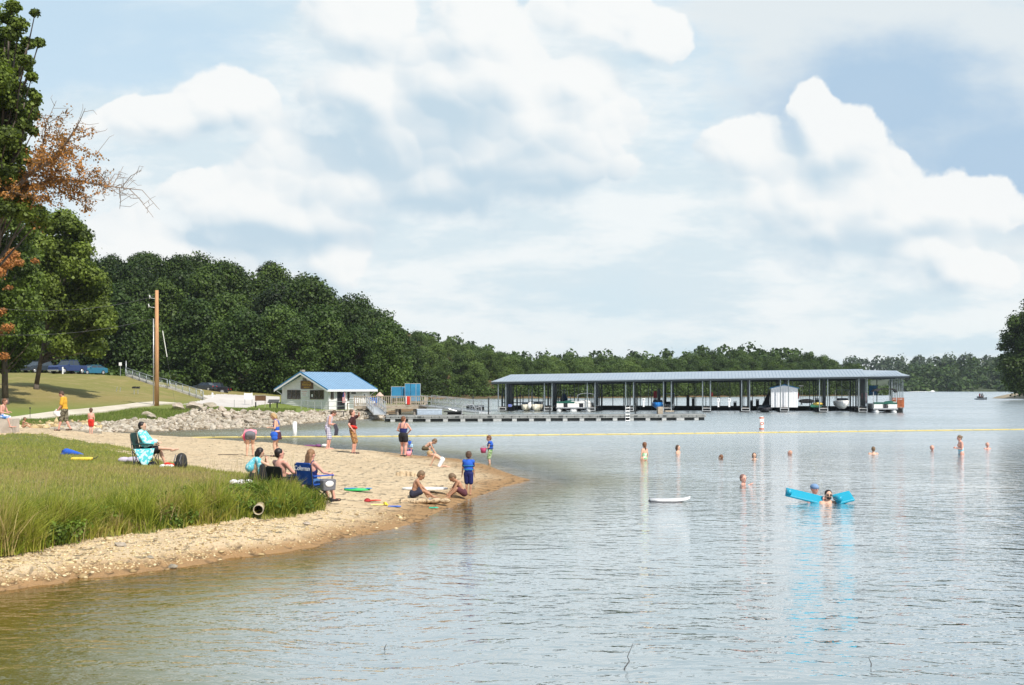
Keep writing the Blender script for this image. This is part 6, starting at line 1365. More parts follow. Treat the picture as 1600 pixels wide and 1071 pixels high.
class Fig:
    """a posed body; local +x is where it faces, +y its left; H standing height; all targets in units of H"""
    def __init__(s, root, H, pel=(0, 0, .53), lean=0, roll=0, twist=0, nod=0, yaw=0, hl=None, hr=None, fl=(.0, .06, .045), fr=(.0, -.06, .045), el=(-.6, .5, -.3), er=(-.6, -.5, -.3), kl=(1, 0, 0), kr=(1, 0, 0),
                 skin=None, wide=1.0, child=0, fem=0, toe=(1, 0, 0), tl=None, tr=None, vox=.0085, curl=.5, fat=0):
        s.root = root; s.H = H; s.skin = skin or m_skin; s.wide = wide; V_ = lambda p: Vector(p) * H
        s.vox = vox * H / 1.2 + .003; c = child; hs = 1 + .42 * c
        U = Vector((math.sin(R(lean)), math.sin(R(roll)), math.cos(R(lean)))).normalized(); Lf = Vector((0, 1, 0)); F = Lf.cross(U).normalized(); Lf = U.cross(F).normalized()
        s.U, s.F, s.L = U, F, Lf; s.P = V_(pel); tl_ = H * (.300 - .0 * c); s.tl = tl_
        tw = Matrix.Rotation(R(twist), 3, U); s.Ls = tw @ Lf; s.Fs = tw @ F
        s.N = s.P + U * tl_; sw = H * (.108 - .012 * fem - .01 * c) * (1 + .5 * (wide - 1)); s.S = {1: s.N - U * H * .022 + s.Ls * sw, -1: s.N - U * H * .022 - s.Ls * sw}
        s.Hp = {1: s.P - U * H * .015 + Lf * H * .050 * wide, -1: s.P - U * H * .015 - Lf * H * .050 * wide}
        s.l1, s.l2, s.t1, s.t2 = H * .170, H * .150, H * .245, H * .235
        hlt = V_(hl) if hl else s.S[1] + Vector((.03, .03, -.31)) * H; hrt = V_(hr) if hr else s.S[-1] + Vector((.03, -.03, -.31)) * H
        s.E = {}; s.W = {}; s.K = {}; s.A = {}
        s.E[1], s.W[1] = ik(s.S[1], hlt, s.l1, s.l2, el); s.E[-1], s.W[-1] = ik(s.S[-1], hrt, s.l1, s.l2, er)
        s.K[1], s.A[1] = ik(s.Hp[1], V_(fl), s.t1, s.t2, kl); s.K[-1], s.A[-1] = ik(s.Hp[-1], V_(fr), s.t1, s.t2, kr)
        s.toe = {1: Vector(tl or toe).normalized(), -1: Vector(tr or toe).normalized()}
        hax = Matrix.Rotation(R(nod), 3, Lf) @ U; s.hax = hax; s.hf = (Matrix.Rotation(R(yaw), 3, hax) @ (Matrix.Rotation(R(nod), 3, Lf) @ s.Fs)).normalized(); s.hl_ = hax.cross(s.hf).normalized()
        s.hr_ = H * .062 * hs; s.C = s.N + (U * .35 + hax * .65) * H * .028 + hax * s.hr_ * 1.22; s.hs = hs; s.fat = fat
        m = MB(); w = wide; M3 = Matrix((s.Fs, s.Ls, U)).transposed(); MP = Matrix((F, Lf, U)).transposed(); h = H
        m.ell(s.P + U * tl_ * .68, (h * (.066 + .010 * fat), h * .098 * w, h * .125), 16, 12, M3); m.ell(s.P + U * tl_ * .35 + F * h * .018 * fat, (h * (.058 + .03 * fat), h * (.080 - .008 * fem + .012 * fat) * w, h * .11), 16, 12, MP)
        m.ell(s.P + U * h * .012, (h * (.066 + .006 * fem), h * (.090 + .008 * fem) * w, h * .085), 16, 12, MP)
        if fem and not c:
            for sy in (-1, 1): m.ell(s.P + U * tl_ * .70 + s.Fs * h * .05 + s.Ls * sy * h * .042, (h * .032,) * 3)
        for sy in (-1, 1):
            m.capsule(s.P + U * tl_ * .88 + s.Ls * sy * h * .03, h * .040, s.S[sy], h * .036 * (1 - .1 * fem)); a = (.031 - .004 * fem - .002 * c) * h * (1 + .12 * (w - 1))
            m.capsule(s.S[sy], a * 1.12, s.E[sy], a * .80); m.capsule(s.E[sy], a * .82, s.W[sy], a * .52); s._hand(m, sy, curl)
            t = (.052 + .004 * fem - .002 * c) * h * w ** .7; m.capsule(s.Hp[sy], t * 1.10, s.K[sy], t * .66); m.capsule(s.K[sy], t * .66, s.A[sy], t * .38); cd = (s.A[sy] - s.K[sy]).normalized(); bk = -s.toe[sy]; bk = bk - cd * bk.dot(cd)
            m.ell(s.K[sy].lerp(s.A[sy], .30) + bk * t * .18, (t * .62, t * .60, t * 1.5), 10, 8, cd.to_track_quat('Z', 'Y').to_matrix()); f = s.toe[sy]; A_ = s.A[sy]
            m.capsule(A_ + Vector((0, 0, -h * .022)) - f * h * .018, h * .019, A_ + f * h * .105 + Vector((0, 0, -h * .031)) * (1 if abs(f.z) < .5 else 0), h * .014)
            m.ell(A_ + f * h * .07 - Vector((0, 0, h * .028)) * (1 if abs(f.z) < .5 else 0), (h * .04, h * .026, h * .016), 10, 6, Matrix.Rotation(math.atan2(f.y, f.x), 3, 'Z'))
        m.capsule(s.N - U * h * .03, h * .034, s.C - s.hax * s.hr_ * .55, h * .029 * (1 - .1 * fem)); s._head(m); s.body = remesh(m, 'body', s.skin, root, s.vox)
        e = MB(); fm = MB()
        for sy in (-1, 1): e = MB(); e.ell(s.C + s.hf * s.hr_ * .93 + s.hl_ * sy * s.hr_ * .34 + s.hax * s.hr_ * .02, (s.hr_ * .10,) * 3, 8, 6); e.build('eye', m_eye, root, True)
        fm.ell(s.C + s.hf * s.hr_ * .90 - s.hax * s.hr_ * .62, (s.hr_ * .10, s.hr_ * .24, s.hr_ * .06), 8, 6, Matrix((s.hf, s.hl_, s.hax)).transposed()); fm.build('mouth', m_lip, root, True)
    def _hand(s, m, sy, curl):
        h = s.H; W_ = s.W[sy]; d = (W_ - s.E[sy]).normalized(); sd = s.Fs - d * s.Fs.dot(d)
        if sd.length < .2: sd = s.U - d * s.U.dot(d)
        sd.normalize(); pn = d.cross(sd) * sy; Mh = Matrix((sd, pn, d)).transposed(); c = W_ + d * h * .028; m.ell(c, (h * .024, h * .012, h * .030), 10, 8, Mh)
        for k, (o, L) in enumerate(((.017, .036), (.006, .042), (-.006, .039), (-.017, .030))):
            b = c + sd * h * o + d * h * .022; q1 = b + (d - pn * curl * .5).normalized() * h * L * .5; q2 = q1 + (d * (1 - curl * .7) - pn * curl).normalized() * h * L * .55; m.capsule(b, h * .0062, q1, h * .0058, 6); m.capsule(q1, h * .0058, q2, h * .005, 6)
        b = c + sd * h * .018 - d * h * .008; q1 = b + (sd + d * .8 - pn * .3).normalized() * h * .026; m.capsule(b, h * .008, q1, h * .0065, 6); m.capsule(q1, h * .0065, q1 + (d + sd * .2 - pn * .3).normalized() * h * .018, h * .0055, 6)
    def _head(s, m):
        r = s.hr_; Mh = Matrix((s.hf, s.hl_, s.hax)).transposed(); s.Mh = Mh; m.ell(s.C + s.hax * r * .12 - s.hf * r * .08, (r * 1.02, r * .83, r * 1.0), 18, 14, Mh); m.ell(s.C - s.hax * r * .5 + s.hf * r * .18, (r * .68, r * .62, r * .66), 14, 10, Mh)
        m.capsule(s.C + s.hf * r * .86 + s.hax * r * .02, r * .10, s.C + s.hf * r * 1.06 - s.hax * r * .26, r * .14, 8); m.ell(s.C + s.hf * r * .72 - s.hax * r * .95, (r * .22, r * .25, r * .18), 8, 6, Mh)
        for sy in (-1, 1): m.ell(s.C + s.hl_ * sy * r * .84 - s.hax * r * .1 - s.hf * r * .06, (r * .20, r * .09, r * .27), 8, 6, Mh)
    def hair(s, style, mat):
        r = s.hr_; m = MB(); Mh = s.Mh; m.ell(s.C + s.hax * r * .28 - s.hf * r * .24, (r * 1.0, r * .93, r * .98), 16, 12, Mh); m.ell(s.C - s.hf * r * .48 - s.hax * r * .20, (r * .66, r * .80, r * .78), 12, 10, Mh)
        back = s.C - s.hf * r * .7 - s.hax * r * .4
        if style == 'long':
            e = s.N - s.F * s.H * .065 - s.U * s.H * .08
            for o in (-.5, 0, .5): m.capsule(back + s.hl_ * r * o, r * .46, e + s.Ls * r * o * 1.3, r * .34)
        if style == 'bob':
            for sy in (-1, 1): m.capsule(s.C + s.hl_ * sy * r * .66 - s.hf * r * .2, r * .42, s.C + s.hl_ * sy * r * .66 - s.hax * r * .95 - s.hf * r * .3, r * .3)
            m.capsule(back, r * .7, back - s.hax * r * .6, r * .5)
        if style == 'bun': m.ell(s.C - s.hf * r * 1.25 + s.hax * r * .1, (r * .42,) * 3)
        if style == 'tail': m.capsule(back, r * .35, back - s.hf * r * .5 - s.U * r * 1.6, r * .16)
        if style == 'top': m.ell(s.C + s.hax * r * 1.15 - s.hf * r * .3, (r * .35,) * 3)
        return remesh(m, 'hair', mat, s.root, max(.007, s.vox * .8), 1)
    def cap(s, mat, brim=True):
        r = s.hr_; m = MB(); m.ell(s.C + s.hax * r * .42 - s.hf * r * .08, (r * 1.12, r * .98, r * .82), 14, 10, s.Mh)
        if brim: m.ell(s.C + s.hf * r * 1.15 + s.hax * r * .40, (r * .6, r * .62, r * .08), 12, 6, s.Mh)
        return remesh(m, 'cap', mat, s.root, .009, 1)
    def glasses(s):
        r = s.hr_; m = MB()
        for sy in (-1, 1): m.ell(s.C + s.hf * r * .98 + s.hl_ * sy * r * .36 + s.hax * r * .02, (r * .1, r * .3, r * .22), 10, 6, s.Mh)
        m.build('sunglasses', m_black, s.root, True)
    def shirt(s, mat, sleeve=.55, low=.10, name='shirt', off=.012, tank=False, puff=0):
        h = s.H; m = MB(); w = s.wide; M3 = Matrix((s.Fs, s.Ls, s.U)).transposed(); o = off; fa = s.fat
        m.ell(s.P + s.U * s.tl * .66, (h * (.068 + .010 * fa) + o + puff, h * .100 * w + o + puff * .5, h * .124 + o), 16, 12, M3); m.ell(s.P + s.U * s.tl * .36 + s.F * h * .018 * fa, (h * (.062 + .03 * fa) + o + puff, h * (.086 + .012 * fa) * w + o + puff * .5, h * .11), 16, 12, M3)
        if low > 0: m.ell(s.P + s.U * h * .03, (h * .072 + o, h * .096 * w + o, h * .07), 16, 12, M3)
        for sy in (-1, 1):
            if not tank: m.capsule(s.P + s.U * s.tl * .86 + s.Ls * sy * h * .03, h * .042 + o, s.S[sy], h * .040 + o)
            else: m.capsule(s.P + s.U * s.tl * .70 + s.Ls * sy * h * .045, h * .03 + o, s.N - s.U * h * .02 + s.Ls * sy * h * .06, h * .022 + o)
            if sleeve > 0: m.capsule(s.S[sy], h * .038 + o, s.S[sy].lerp(s.E[sy], sleeve), h * .036 + o)
            if sleeve > 1: m.capsule(s.E[sy], h * .03 + o, s.E[sy].lerp(s.W[sy], sleeve - 1), h * .026 + o)
        return remesh(m, name, mat, s.root, max(.010, s.vox), 2)
    def shorts(s, mat, f=.55, name='shorts', off=.014, flare=.012):
        h = s.H; w = s.wide; m = MB(); MP = Matrix((s.F, s.L, s.U)).transposed(); m.ell(s.P + s.U * h * .016, (h * .072 + off, h * .097 * w + off, h * .078), 16, 12, MP); t = .054 * h * w ** .7
        m.capsule(s.Hp[1], t * 1.12 + off, s.Hp[-1], t * 1.12 + off)
        for sy in (-1, 1): m.capsule(s.Hp[sy], t * 1.10 + off, s.Hp[sy].lerp(s.K[sy], f), t * (1.1 - .42 * f) + off + flare)
        return remesh(m, name, mat, s.root, max(.010, s.vox), 2)
    def skirt(s, mat, L=.17, name='skirt'):
        h = s.H; m = MB(); rings = []
        for k in range(6):
            t = k / 5; z = h * .03 - h * L * t; rings.append([s.P + Vector((math.cos(a) * (h * .072 + .015 + .05 * t) * (1 + .05 * math.sin(a * 7)), math.sin(a) * (h * .098 * s.wide + .012 + .05 * t) * (1 + .05 * math.sin(a * 7)), z)) for a in [2 * math.pi * i / 28 for i in range(28)]])
        m.loft(rings); return m.build(name, mat, s.root, True)
    def suit(s, mat, name='swimsuit', top=.72, off=.007, straps=None):
        h = s.H; w = s.wide; m = MB(); M3 = Matrix((s.Fs, s.Ls, s.U)).transposed(); m.ell(s.P + s.U * s.tl * (top - .14) + s.F * .012, (h * .068 + off, h * .094 * w + off, h * .085), 16, 12, M3); m.ell(s.P + s.U * s.tl * .34, (h * .060 + off, h * .082 * w + off, h * .10), 16, 12, M3); m.ell(s.P + s.U * h * .008, (h * .070 + off, h * .094 * w + off, h * .075), 16, 12, M3)
        x = remesh(m, name, mat, s.root, max(.010, s.vox), 2)
        if straps:
            b = MB()
            for sy in (-1, 1): b.poly([s.P + s.U * s.tl * .6 - s.Fs * h * .07 + s.Ls * sy * h * .05, s.P + s.U * s.tl * .9 - s.Fs * h * .055 + s.Ls * sy * h * .055, s.N + s.Ls * sy * h * .06 + s.U * h * .022, s.P + s.U * s.tl * .8 + s.Fs * h * .07 + s.Ls * sy * h * .05], .011, 6)
            b.build('strap', mat, s.root, True)
        return x
    def trunks(s, mat, name='swim_bottom', off=.008):
        h = s.H; m = MB(); m.ell(s.P + s.U * h * .0, (h * .070 + off, h * .094 * s.wide + off, h * .052), 16, 12, Matrix((s.F, s.L, s.U)).transposed()); return remesh(m, name, mat, s.root, max(.009, s.vox), 1)
    def vest(s, mat, strap_mat=None):
        o = s.shirt(mat, 0, 0, 'life_vest', .018, False, .022)
        if strap_mat:
            for k, f in enumerate((.3, .6)):
                h = s.H; c = s.P + s.U * s.tl * f; n = 20; ra, rb = h * .066 + .052, h * .10 * s.wide + .040; pts_ = [c + s.Fs * math.cos(2 * math.pi * i / n) * ra + s.Ls * math.sin(2 * math.pi * i / n) * rb for i in range(n + 1)]; b = MB(); b.poly(pts_, .010, 5); b.build('buckle_strap', strap_mat, s.root)
        return o
    def shoes(s, mat):
        for sy in (-1, 1):
            f = s.toe[sy]; h = s.H; m = MB(); m.capsule(s.A[sy] - Vector((0, 0, h * .026)) - f * h * .02, h * .024, s.A[sy] + f * h * .10 - Vector((0, 0, h * .030)), h * .020); m.build('shoe', mat, s.root, True)
def person(u, v, H, rz, label, z=None, ymin=13, loc=None, group=None):
    p = Vector(loc) if loc else (Vector(W3(u, v, z)) if z is not None else ray(u, v, ymin)); return empty('person', p, R(rz), label, 'person', group)
blk = cloth('black', (.018, .018, .022)); navy = cloth('navy', (.012, .02, .12)); blu = cloth('blue', (.02, .10, .48)); wht = cloth('white', (.75, .74, .72)); gryc = cloth('grey', (.14, .14, .155)); redc = cloth('red', (.62, .03, .02)); pink = cloth('pink', (.72, .30, .36)); teal = cloth('teal', (.10, .50, .58))
# c: girl in blue with a blue bag, looking down (left of centre)
r = person(433, 713.5, 1.66, 185, 'fair haired woman in a blue top and dark skirt with a blue bag, looking down'); f = Fig(r, 1.66, pel=(0, 0, .53), lean=6, nod=32, hl=(.16, .05, .66), hr=(.17, -.03, .66), fl=(.03, .07, .045), fr=(-.03, -.05, .045), fem=1)
f.hair('bob', m_hairl); f.suit(blu, 'top', .78, straps=1); f.skirt(cloth('maroon', (.06, .02, .035)), .17); f.shoes(M('sandal', (.05, .04, .035), .7))
r = empty('shoulder_bag', Vector(r.location) + Vector((-.08, -.17, .80)), R(0), 'bright blue zipped bag hanging at the side of the fair haired woman', 'bag'); m = MB(); m.ell((0, 0, .02), (.15, .08, .13)); m.ell((.02, -.02, -.10), (.13, .07, .10)); remesh(m, 'pouch', blu, r, .012); m = MB(); m.poly([(-.1, .02, .12), (-.03, .08, .35), (.10, .16, .56)], .012, 5); m.build('strap', blu, r)
# b: girl bending over
r = person(391, 713, 1.62, 100, 'woman in grey shorts and pink top bending over, seen from behind'); f = Fig(r, 1.62, pel=(-.04, 0, .50), lean=78, nod=10, hl=(.22, .14, .34), hr=(.30, -.02, .32), fl=(.0, .075, .045), fr=(.05, -.06, .045), fem=1, wide=1.06)
f.hair('bob', m_hairg); f.shirt(pink, .3, .0, 'top', .008); f.shorts(gryc, .32, flare=.004)
r = empty('pink_bag', Vector(r.location) + Vector((-.20, .05, .72)), 0, 'bright pink bag hanging beside the bending woman', 'bag'); m = MB(); m.ell((0, 0, 0), (.09, .07, .15)); remesh(m, 'pouch', cloth('hotpink', (.70, .08, .18)), r, .012); m = MB(); m.poly([(-.04, 0, .15), (0, 0, .3), (.05, 0, .15)], .01, 5); m.build('handle', pink, r)
# d: man in tank top holding a dark garment
def plaidmat():
    m = bpy.data.materials.new('plaid'); m.use_nodes = True; m.node_tree.nodes.clear(); N = NT(m.node_tree); tc = N.n('ShaderNodeTexCoord').outputs['Object']; sp = N.n('ShaderNodeSeparateXYZ'); N.put(sp.inputs[0], tc)
    fa = N.m('GREATER_THAN', N.m('SINE', N.m('MULTIPLY', N.m('ADD', sp.outputs[0], sp.outputs[1]), 70)), .1); fb = N.m('GREATER_THAN', N.m('SINE', N.m('MULTIPLY', sp.outputs[2], 75)), .1); f = N.m('MULTIPLY', N.m('ADD', fa, fb), .5)
    c = N.mix(f, (.70, .68, .70), (.10, .10, .26)); b = N.n('ShaderNodeBsdfPrincipled'); N.put(b.inputs['Base Color'], c); b.inputs['Roughness'].default_value = .85; o = N.n('ShaderNodeOutputMaterial'); N.put(o.inputs[0], b.outputs[0]); return m
def printmat(name, c0, c1, sc, th=.5):
    m = bpy.data.materials.new(name); m.use_nodes = True; m.node_tree.nodes.clear(); N = NT(m.node_tree); tc = N.n('ShaderNodeTexCoord').outputs['Object']; n = N.noise(tc, sc, 2, .5, 1.0); c = N.mix(N.ss(n, th - .04, th + .04), c0, c1)
    b = N.n('ShaderNodeBsdfPrincipled'); N.put(b.inputs['Base Color'], c); b.inputs['Roughness'].default_value = .85; o = N.n('ShaderNodeOutputMaterial'); N.put(o.inputs[0], b.outputs[0]); return m
r = person(512.5, 702.3, 1.80, 8, 'man in a pale tank top and white plaid shorts standing and sorting a dark garment'); f = Fig(r, 1.80, pel=(-.01, 0, .53), lean=14, nod=42, hl=(.16, .06, .62), hr=(.15, -.06, .60), fl=(.02, .06, .045), fr=(-.03, -.06, .045), skin=m_skinp, fat=.2)
f.hair('short', m_hairb); f.shirt(cloth('lilac', (.55, .50, .56)), 0, .1, 'tank_top', tank=True); f.shorts(plaidmat(), .98, flare=.02)
g = empty('dark_garment', Vector(r.location) + Vector((.33, -.12, .62)), 0, 'dark garment dangling from the hands of the man in plaid shorts', 'clothing'); m = MB(); m.loft([[(-.10, 0, .48), (.05, 0, .52), (.08, .05, .50), (-.08, .05, .46)], [(-.02, -.03, .25), (.15, -.03, .28), (.16, .04, .26), (0, .05, .24)], [(-.05, -.02, 0), (.12, -.02, .02), (.12, .04, .0), (-.04, .04, -.02)]]); remesh(m, 'cloth', cloth('slate', (.05, .05, .07)), g, .012)
# e: man in black and red shirt shading his eyes
r = person(551, 709.5, 1.80, 0, 'man in a black and red shirt and leopard print shorts shading his eyes'); f = Fig(r, 1.80, pel=(0, 0, .53), lean=0, nod=-4, hl=(.13, .08, .915), el=(.5, .9, .1), hr=(.02, -.13, .55), fl=(.03, .06, .045), fr=(.0, -.055, .045), skin=m_skinp, fat=.35)
f.hair('short', m_hairb); f.shirt(cloth('blackred', (.045, .012, .014)), .6, .05); f.shorts(printmat('leopard', (.10, .045, .02), (.46, .24, .09), 16), .98, flare=.02); f.shoes(M('sandal_dark', (.04, .03, .025), .7))
m = MB(); Mx = Matrix((f.Fs, f.Ls, f.U)).transposed(); m.ell(f.P + f.U * f.H * .075 + f.F * .02, (f.H * .105, f.H * .125, f.H * .045), 16, 10, Mx @ Matrix.Rotation(R(-12), 3, 'X') @ Matrix.Rotation(R(10), 3, 'Y')); remesh(m, 'red_hem', redc, r, .012)
# f: woman in navy top
r = person(630, 713.5, 1.66, 68, 'woman in a navy strappy top and black shorts watching the water, back turned'); f = Fig(r, 1.66, pel=(0, 0, .53), lean=3, nod=6, yaw=-20, hl=(.13, .10, .60), hr=(.14, -.08, .60), er=(-.3, -1, -.2), fl=(.02, .055, .045), fr=(-.02, -.06, .045), fem=1, wide=1.12, skin=m_skinp)
f.hair('short', m_hairr); f.suit(navy, 'top', .66, straps=1); f.shorts(blk, .42, flare=.02); f.shoes(M('flip_flop', (.03, .03, .03), .7))
# g: toddler + pink ball
r = person(641, 712, .90, -90, 'small child in a blue cap crouching beside the woman in navy'); f = Fig(r, .90, pel=(0, 0, .26), lean=30, nod=20, hl=(.22, .05, .2), hr=(.22, -.05, .2), fl=(.08, .09, .045), fr=(.08, -.09, .045), child=1); f.hair('short', m_hairb); f.cap(blu); f.shirt(cloth('paleblue', (.35, .55, .75)), .5); f.shorts(navy, .8)
p = ray(637, 713.5); r = empty('sand_bucket', p, 0, 'pink bucket on the wet sand beside the crouching toddler', 'bucket'); m = MB(); m.tube((0, 0, 0), (0, 0, .22), .12, .17, 14); m.build('pail', pink, r, True); m = MB(); m.poly([(-.17, 0, .22), (-.1, 0, .34), (.1, 0, .34), (.17, 0, .22)], .008, 5); m.build('handle', pink, r)
# h: boy crouching, i: boy kneeling in front
r = person(670, 713, 1.28, 0, 'boy in olive shorts squatting with his arms reaching down at the water edge'); f = Fig(r, 1.28, pel=(-.16, 0, .27), lean=52, nod=20, hl=(.22, .08, .12), hr=(.20, -.08, .12), fl=(-.02, .07, .045), fr=(-.02, -.07, .045), child=.7, el=(-.2, .6, .1), er=(-.2, -.6, .1)); f.hair('short', m_hairg); f.shorts(cloth('olive', (.10, .08, .04)), .5)
r = person(684, 729.5, 1.15, 176, 'boy in white shorts kneeling on the wet sand, propped on one arm'); f = Fig(r, 1.15, pel=(-.14, 0, .22), lean=58, nod=24, hl=(.22, .12, .0), hr=(.24, -.08, .0), fl=(-.28, .10, .03), fr=(-.26, -.10, .03), kl=(.9, .3, -.9), kr=(.9, -.3, -.9), toe=(-1, 0, -.1), child=.8); f.hair('short', m_hairl); f.shorts(wht, .9)
# j: boy with life vest standing in water
p0 = Vector(W3(766, 724)); p0.z = -.14; r = person(0, 0, 1.18, 172, 'child in a blue life vest and green shorts wading with a pink bucket', loc=p0); f = Fig(r, 1.18, nod=24, hl=(.15, .05, .58), hr=(.15, -.05, .58), child=.8); f.hair('short', m_hairr); f.vest(blu, blk); f.shorts(printmat('green_print', (.12, .25, .08), (.5, .6, .35), 14), .9)
p = p0 + Vector((-.27, 0, .62)); r = empty('sand_bucket', p, 0, 'maroon pink bucket held by the wading child in the blue vest', 'bucket'); m = MB(); m.tube((0, 0, -.08), (0, 0, .12), .09, .13, 12); m.build('pail', cloth('maroonpink', (.40, .06, .14)), r, True); m = MB(); m.poly([(-.12, 0, .1), (0, 0, .2), (.12, 0, .1)], .008, 5); m.build('handle', MATS['cloth_maroonpink'], r)
# k, l, m: the three boys at the water's edge
r = person(649, 778, 1.22, 8, 'boy in dark shorts sitting on the sand digging, legs stretched forward'); f = Fig(r, 1.22, pel=(-.05, 0, .08), lean=18, nod=24, hl=(.26, .05, .12), hr=(.24, -.10, .02), fl=(.30, .12, .04), fr=(.36, -.08, .035), kl=(.3, .5, 1), kr=(0, -.6, 1), child=.7, skin=m_skint); f.hair('short', m_hairg); f.shorts(cloth('darktrunks', (.03, .03, .05)), .7)
r = person(716, 777.5, 1.22, 190, 'boy crawling on the wet sand with one leg drawn up, facing the sitting boy'); f = Fig(r, 1.22, pel=(-.12, 0, .10), lean=30, nod=26, yaw=0, hl=(.24, .08, .0), hr=(.26, -.10, .0), fl=(.22, .14, .04), fr=(.12, -.22, .035), kl=(.4, .6, 1), kr=(.4, -.8, .3), child=.7, skin=m_skint); f.hair('short', m_hairg); f.shorts(cloth('maroondark', (.10, .03, .04)), .8)
r = person(732, 774, 1.14, 82, 'small boy in a bright blue life vest and blue shorts standing with his back turned'); f = Fig(r, 1.14, lean=2, nod=10, hl=(.02, .17, .44), hr=(.02, -.15, .42), child=.8, skin=m_skint, fl=(.02, .05, .045), fr=(-.02, -.05, .045)); f.hair('short', m_hairb); f.vest(blu, cloth('teal_strap', (.02, .22, .36))); f.shirt(navy, .6, .1, 'shirt', .004); f.shorts(navy, .85)
# q, r, s, t: people on the left
r = person(101, 673.5, 1.80, 182, 'man in a mustard T-shirt and camouflage shorts walking left with a white bag'); f = Fig(r, 1.80, pel=(0, 0, .525), lean=5, nod=30, hl=(.12, .14, .52), hr=(.15, -.12, .55), fl=(.13, .05, .045), fr=(-.13, -.05, .06), skin=m_skinp); f.hair('short', m_hairb); f.shirt(cloth('mustard', (.60, .33, .03)), .85, .12, off=.02); f.shorts(printmat('camo', (.06, .05, .03), (.20, .18, .12), 9), .95, flare=.03); f.shoes(M('sandal2', (.10, .07, .05), .7))
g = empty('white_bag', Vector(r.location) + Vector((-.28, -.22, .80)), 0, 'white plastic bag carried by the man in the mustard T-shirt', 'bag'); m = MB(); m.ell((0, 0, 0), (.15, .08, .13)); m.ell((.06, 0, -.1), (.12, .08, .08)); m.capsule((0, 0, .08), .04, (-.02, 0, .17), .02); remesh(m, 'sack', wht, g, .012)
r = person(142, 678.2, 1.10, 95, 'small boy in red shorts standing on the sand near the stone bank'); f = Fig(r, 1.10, nod=14, child=.8, skin=m_skinp, hl=(.08, .10, .42), fl=(.02, .045, .045), fr=(-.02, -.05, .045)); f.hair('short', m_hairb); f.shorts(redc, .7)
r = person(37, 669.5, 1.15, 12, 'bare backed child sitting on the sand beside the low wall'); f = Fig(r, 1.15, pel=(-.05, 0, .08), lean=12, nod=10, hl=(.30, .06, .22), hr=(.30, -.08, .2), fl=(.34, .1, .04), fr=(.34, -.1, .04), kl=(0, .3, 1), kr=(0, -.3, 1), child=.7, skin=m_skint); f.hair('short', m_hairg); f.shorts(cloth('tanshorts', (.35, .2, .12)), .6)
r = person(0, 0, 1.5, -5, 'person with auburn hair sitting on the low wall at the left edge of the photo', loc=(wl[0] - .52, wy0 + .15, wall_top)); f = Fig(r, 1.5, pel=(0, 0, .075), lean=14, nod=12, hl=(.24, .06, .18), hr=(.20, -.06, .16), fl=(.30, .07, -.20), fr=(.30, -.07, -.20), child=.3, skin=m_skinp); f.hair('short', m_hairr); f.shorts(printmat('bluewhite', (.7, .72, .75), (.05, .2, .55), 10), .9)
# folding chairs
m_chm = M('chair_tube', (.05, .055, .06), .4, metal=.3)
def camp_chair(p, rz, label, mat, arm=True, H=.92, low=0):
    r = empty('folding_chair', p, R(rz), label, 'chair'); s = .42 - low
    m = MB(); m.loft([[(-.24, -.26, s + .02), (.26, -.26, s + .04), (.26, .26, s + .04), (-.24, .26, s + .02)], [(-.24, -.26, s - .01), (.26, -.26, s + .01), (.26, .26, s + .01), (-.24, .26, s - .01)]]); m.build('seat', mat, r, bevel=.008)
    m = MB(); m.loft([[(-.24, -.27, s), (-.24, .27, s), (-.265, .27, s), (-.265, -.27, s)], [(-.34, -.27, H - .04), (-.34, .27, H - .04), (-.365, .27, H - .04), (-.365, -.27, H - .04)], [(-.345, -.22, H), (-.345, .22, H), (-.37, .22, H), (-.37, -.22, H)]]); b = m.build('backrest', mat, r, bevel=.01)
    for sy in (-1, 1):
        for (xa, xb) in ((.28, -.30), (-.28, .30)): m = MB(); m.tube((xa, sy * .27, 0), (xb, sy * .27, s), .014, .014, 6); m.build('leg', m_chm, r)
        m = MB(); m.tube((-.26, sy * .28, .1), (-.36, sy * .28, H - .03), .014, .014, 6); m.build('back_tube', m_chm, r); m = MB(); m.tube((.27, sy * .29, .02), (.27, sy * .29, s + .2), .012, .012, 6); m.build('front_tube', m_chm, r)
        if arm: m = MB(); m.box((-.02, sy * .31, s + .21), (.60, .09, .025)); m.build('armrest', mat, r, bevel=.008)
    m = MB(); m.tube((.28, -.27, .02), (.28, .27, s), .012, .012, 6); m.tube((.28, .27, .02), (.28, -.27, s), .012, .012, 6); m.tube((-.28, -.27, .02), (-.28, .27, s), .012, .012, 6); m.tube((-.28, .27, .02), (-.28, -.27, s), .012, .012, 6); m.build('cross_brace', m_chm, r)
    return r, b
# p: woman in the blue chair (back to us, facing away to the right)
pc_ = ray(492, 785); rz_ = 50
cc, bb = camp_chair(pc_, rz_, 'bright blue folding camp chair with white lettering across its back', M('chair_blue', (.012, .085, .42), .7, .15, 5), H=.93)
lt = text('Coleman', .15, m_white, bb, (-.385, 0, .80), 0, .003); lt.rotation_euler = (R(90), 0, R(-90))
r = person(0, 0, 1.66, rz_, 'woman with long light brown hair sitting in the blue camp chair, back turned', loc=pc_); f = Fig(r, 1.66, pel=(-.04, 0, .27), lean=-8, nod=20, hl=(.14, .12, .38), hr=(.16, -.13, .39), fl=(.30, .07, .045), fr=(.27, -.10, .045), kl=(.4, 0, 1), kr=(.4, 0, 1), fem=1, skin=m_skinp); f.hair('long', M('hair_long', (.24, .13, .065), .6, .25, 20)); f.suit(navy, 'top', .72, straps=1); f.shorts(cloth('jean', (.05, .14, .32)), .9); f.shoes(M('shoe_dark', (.03, .02, .02), .7))
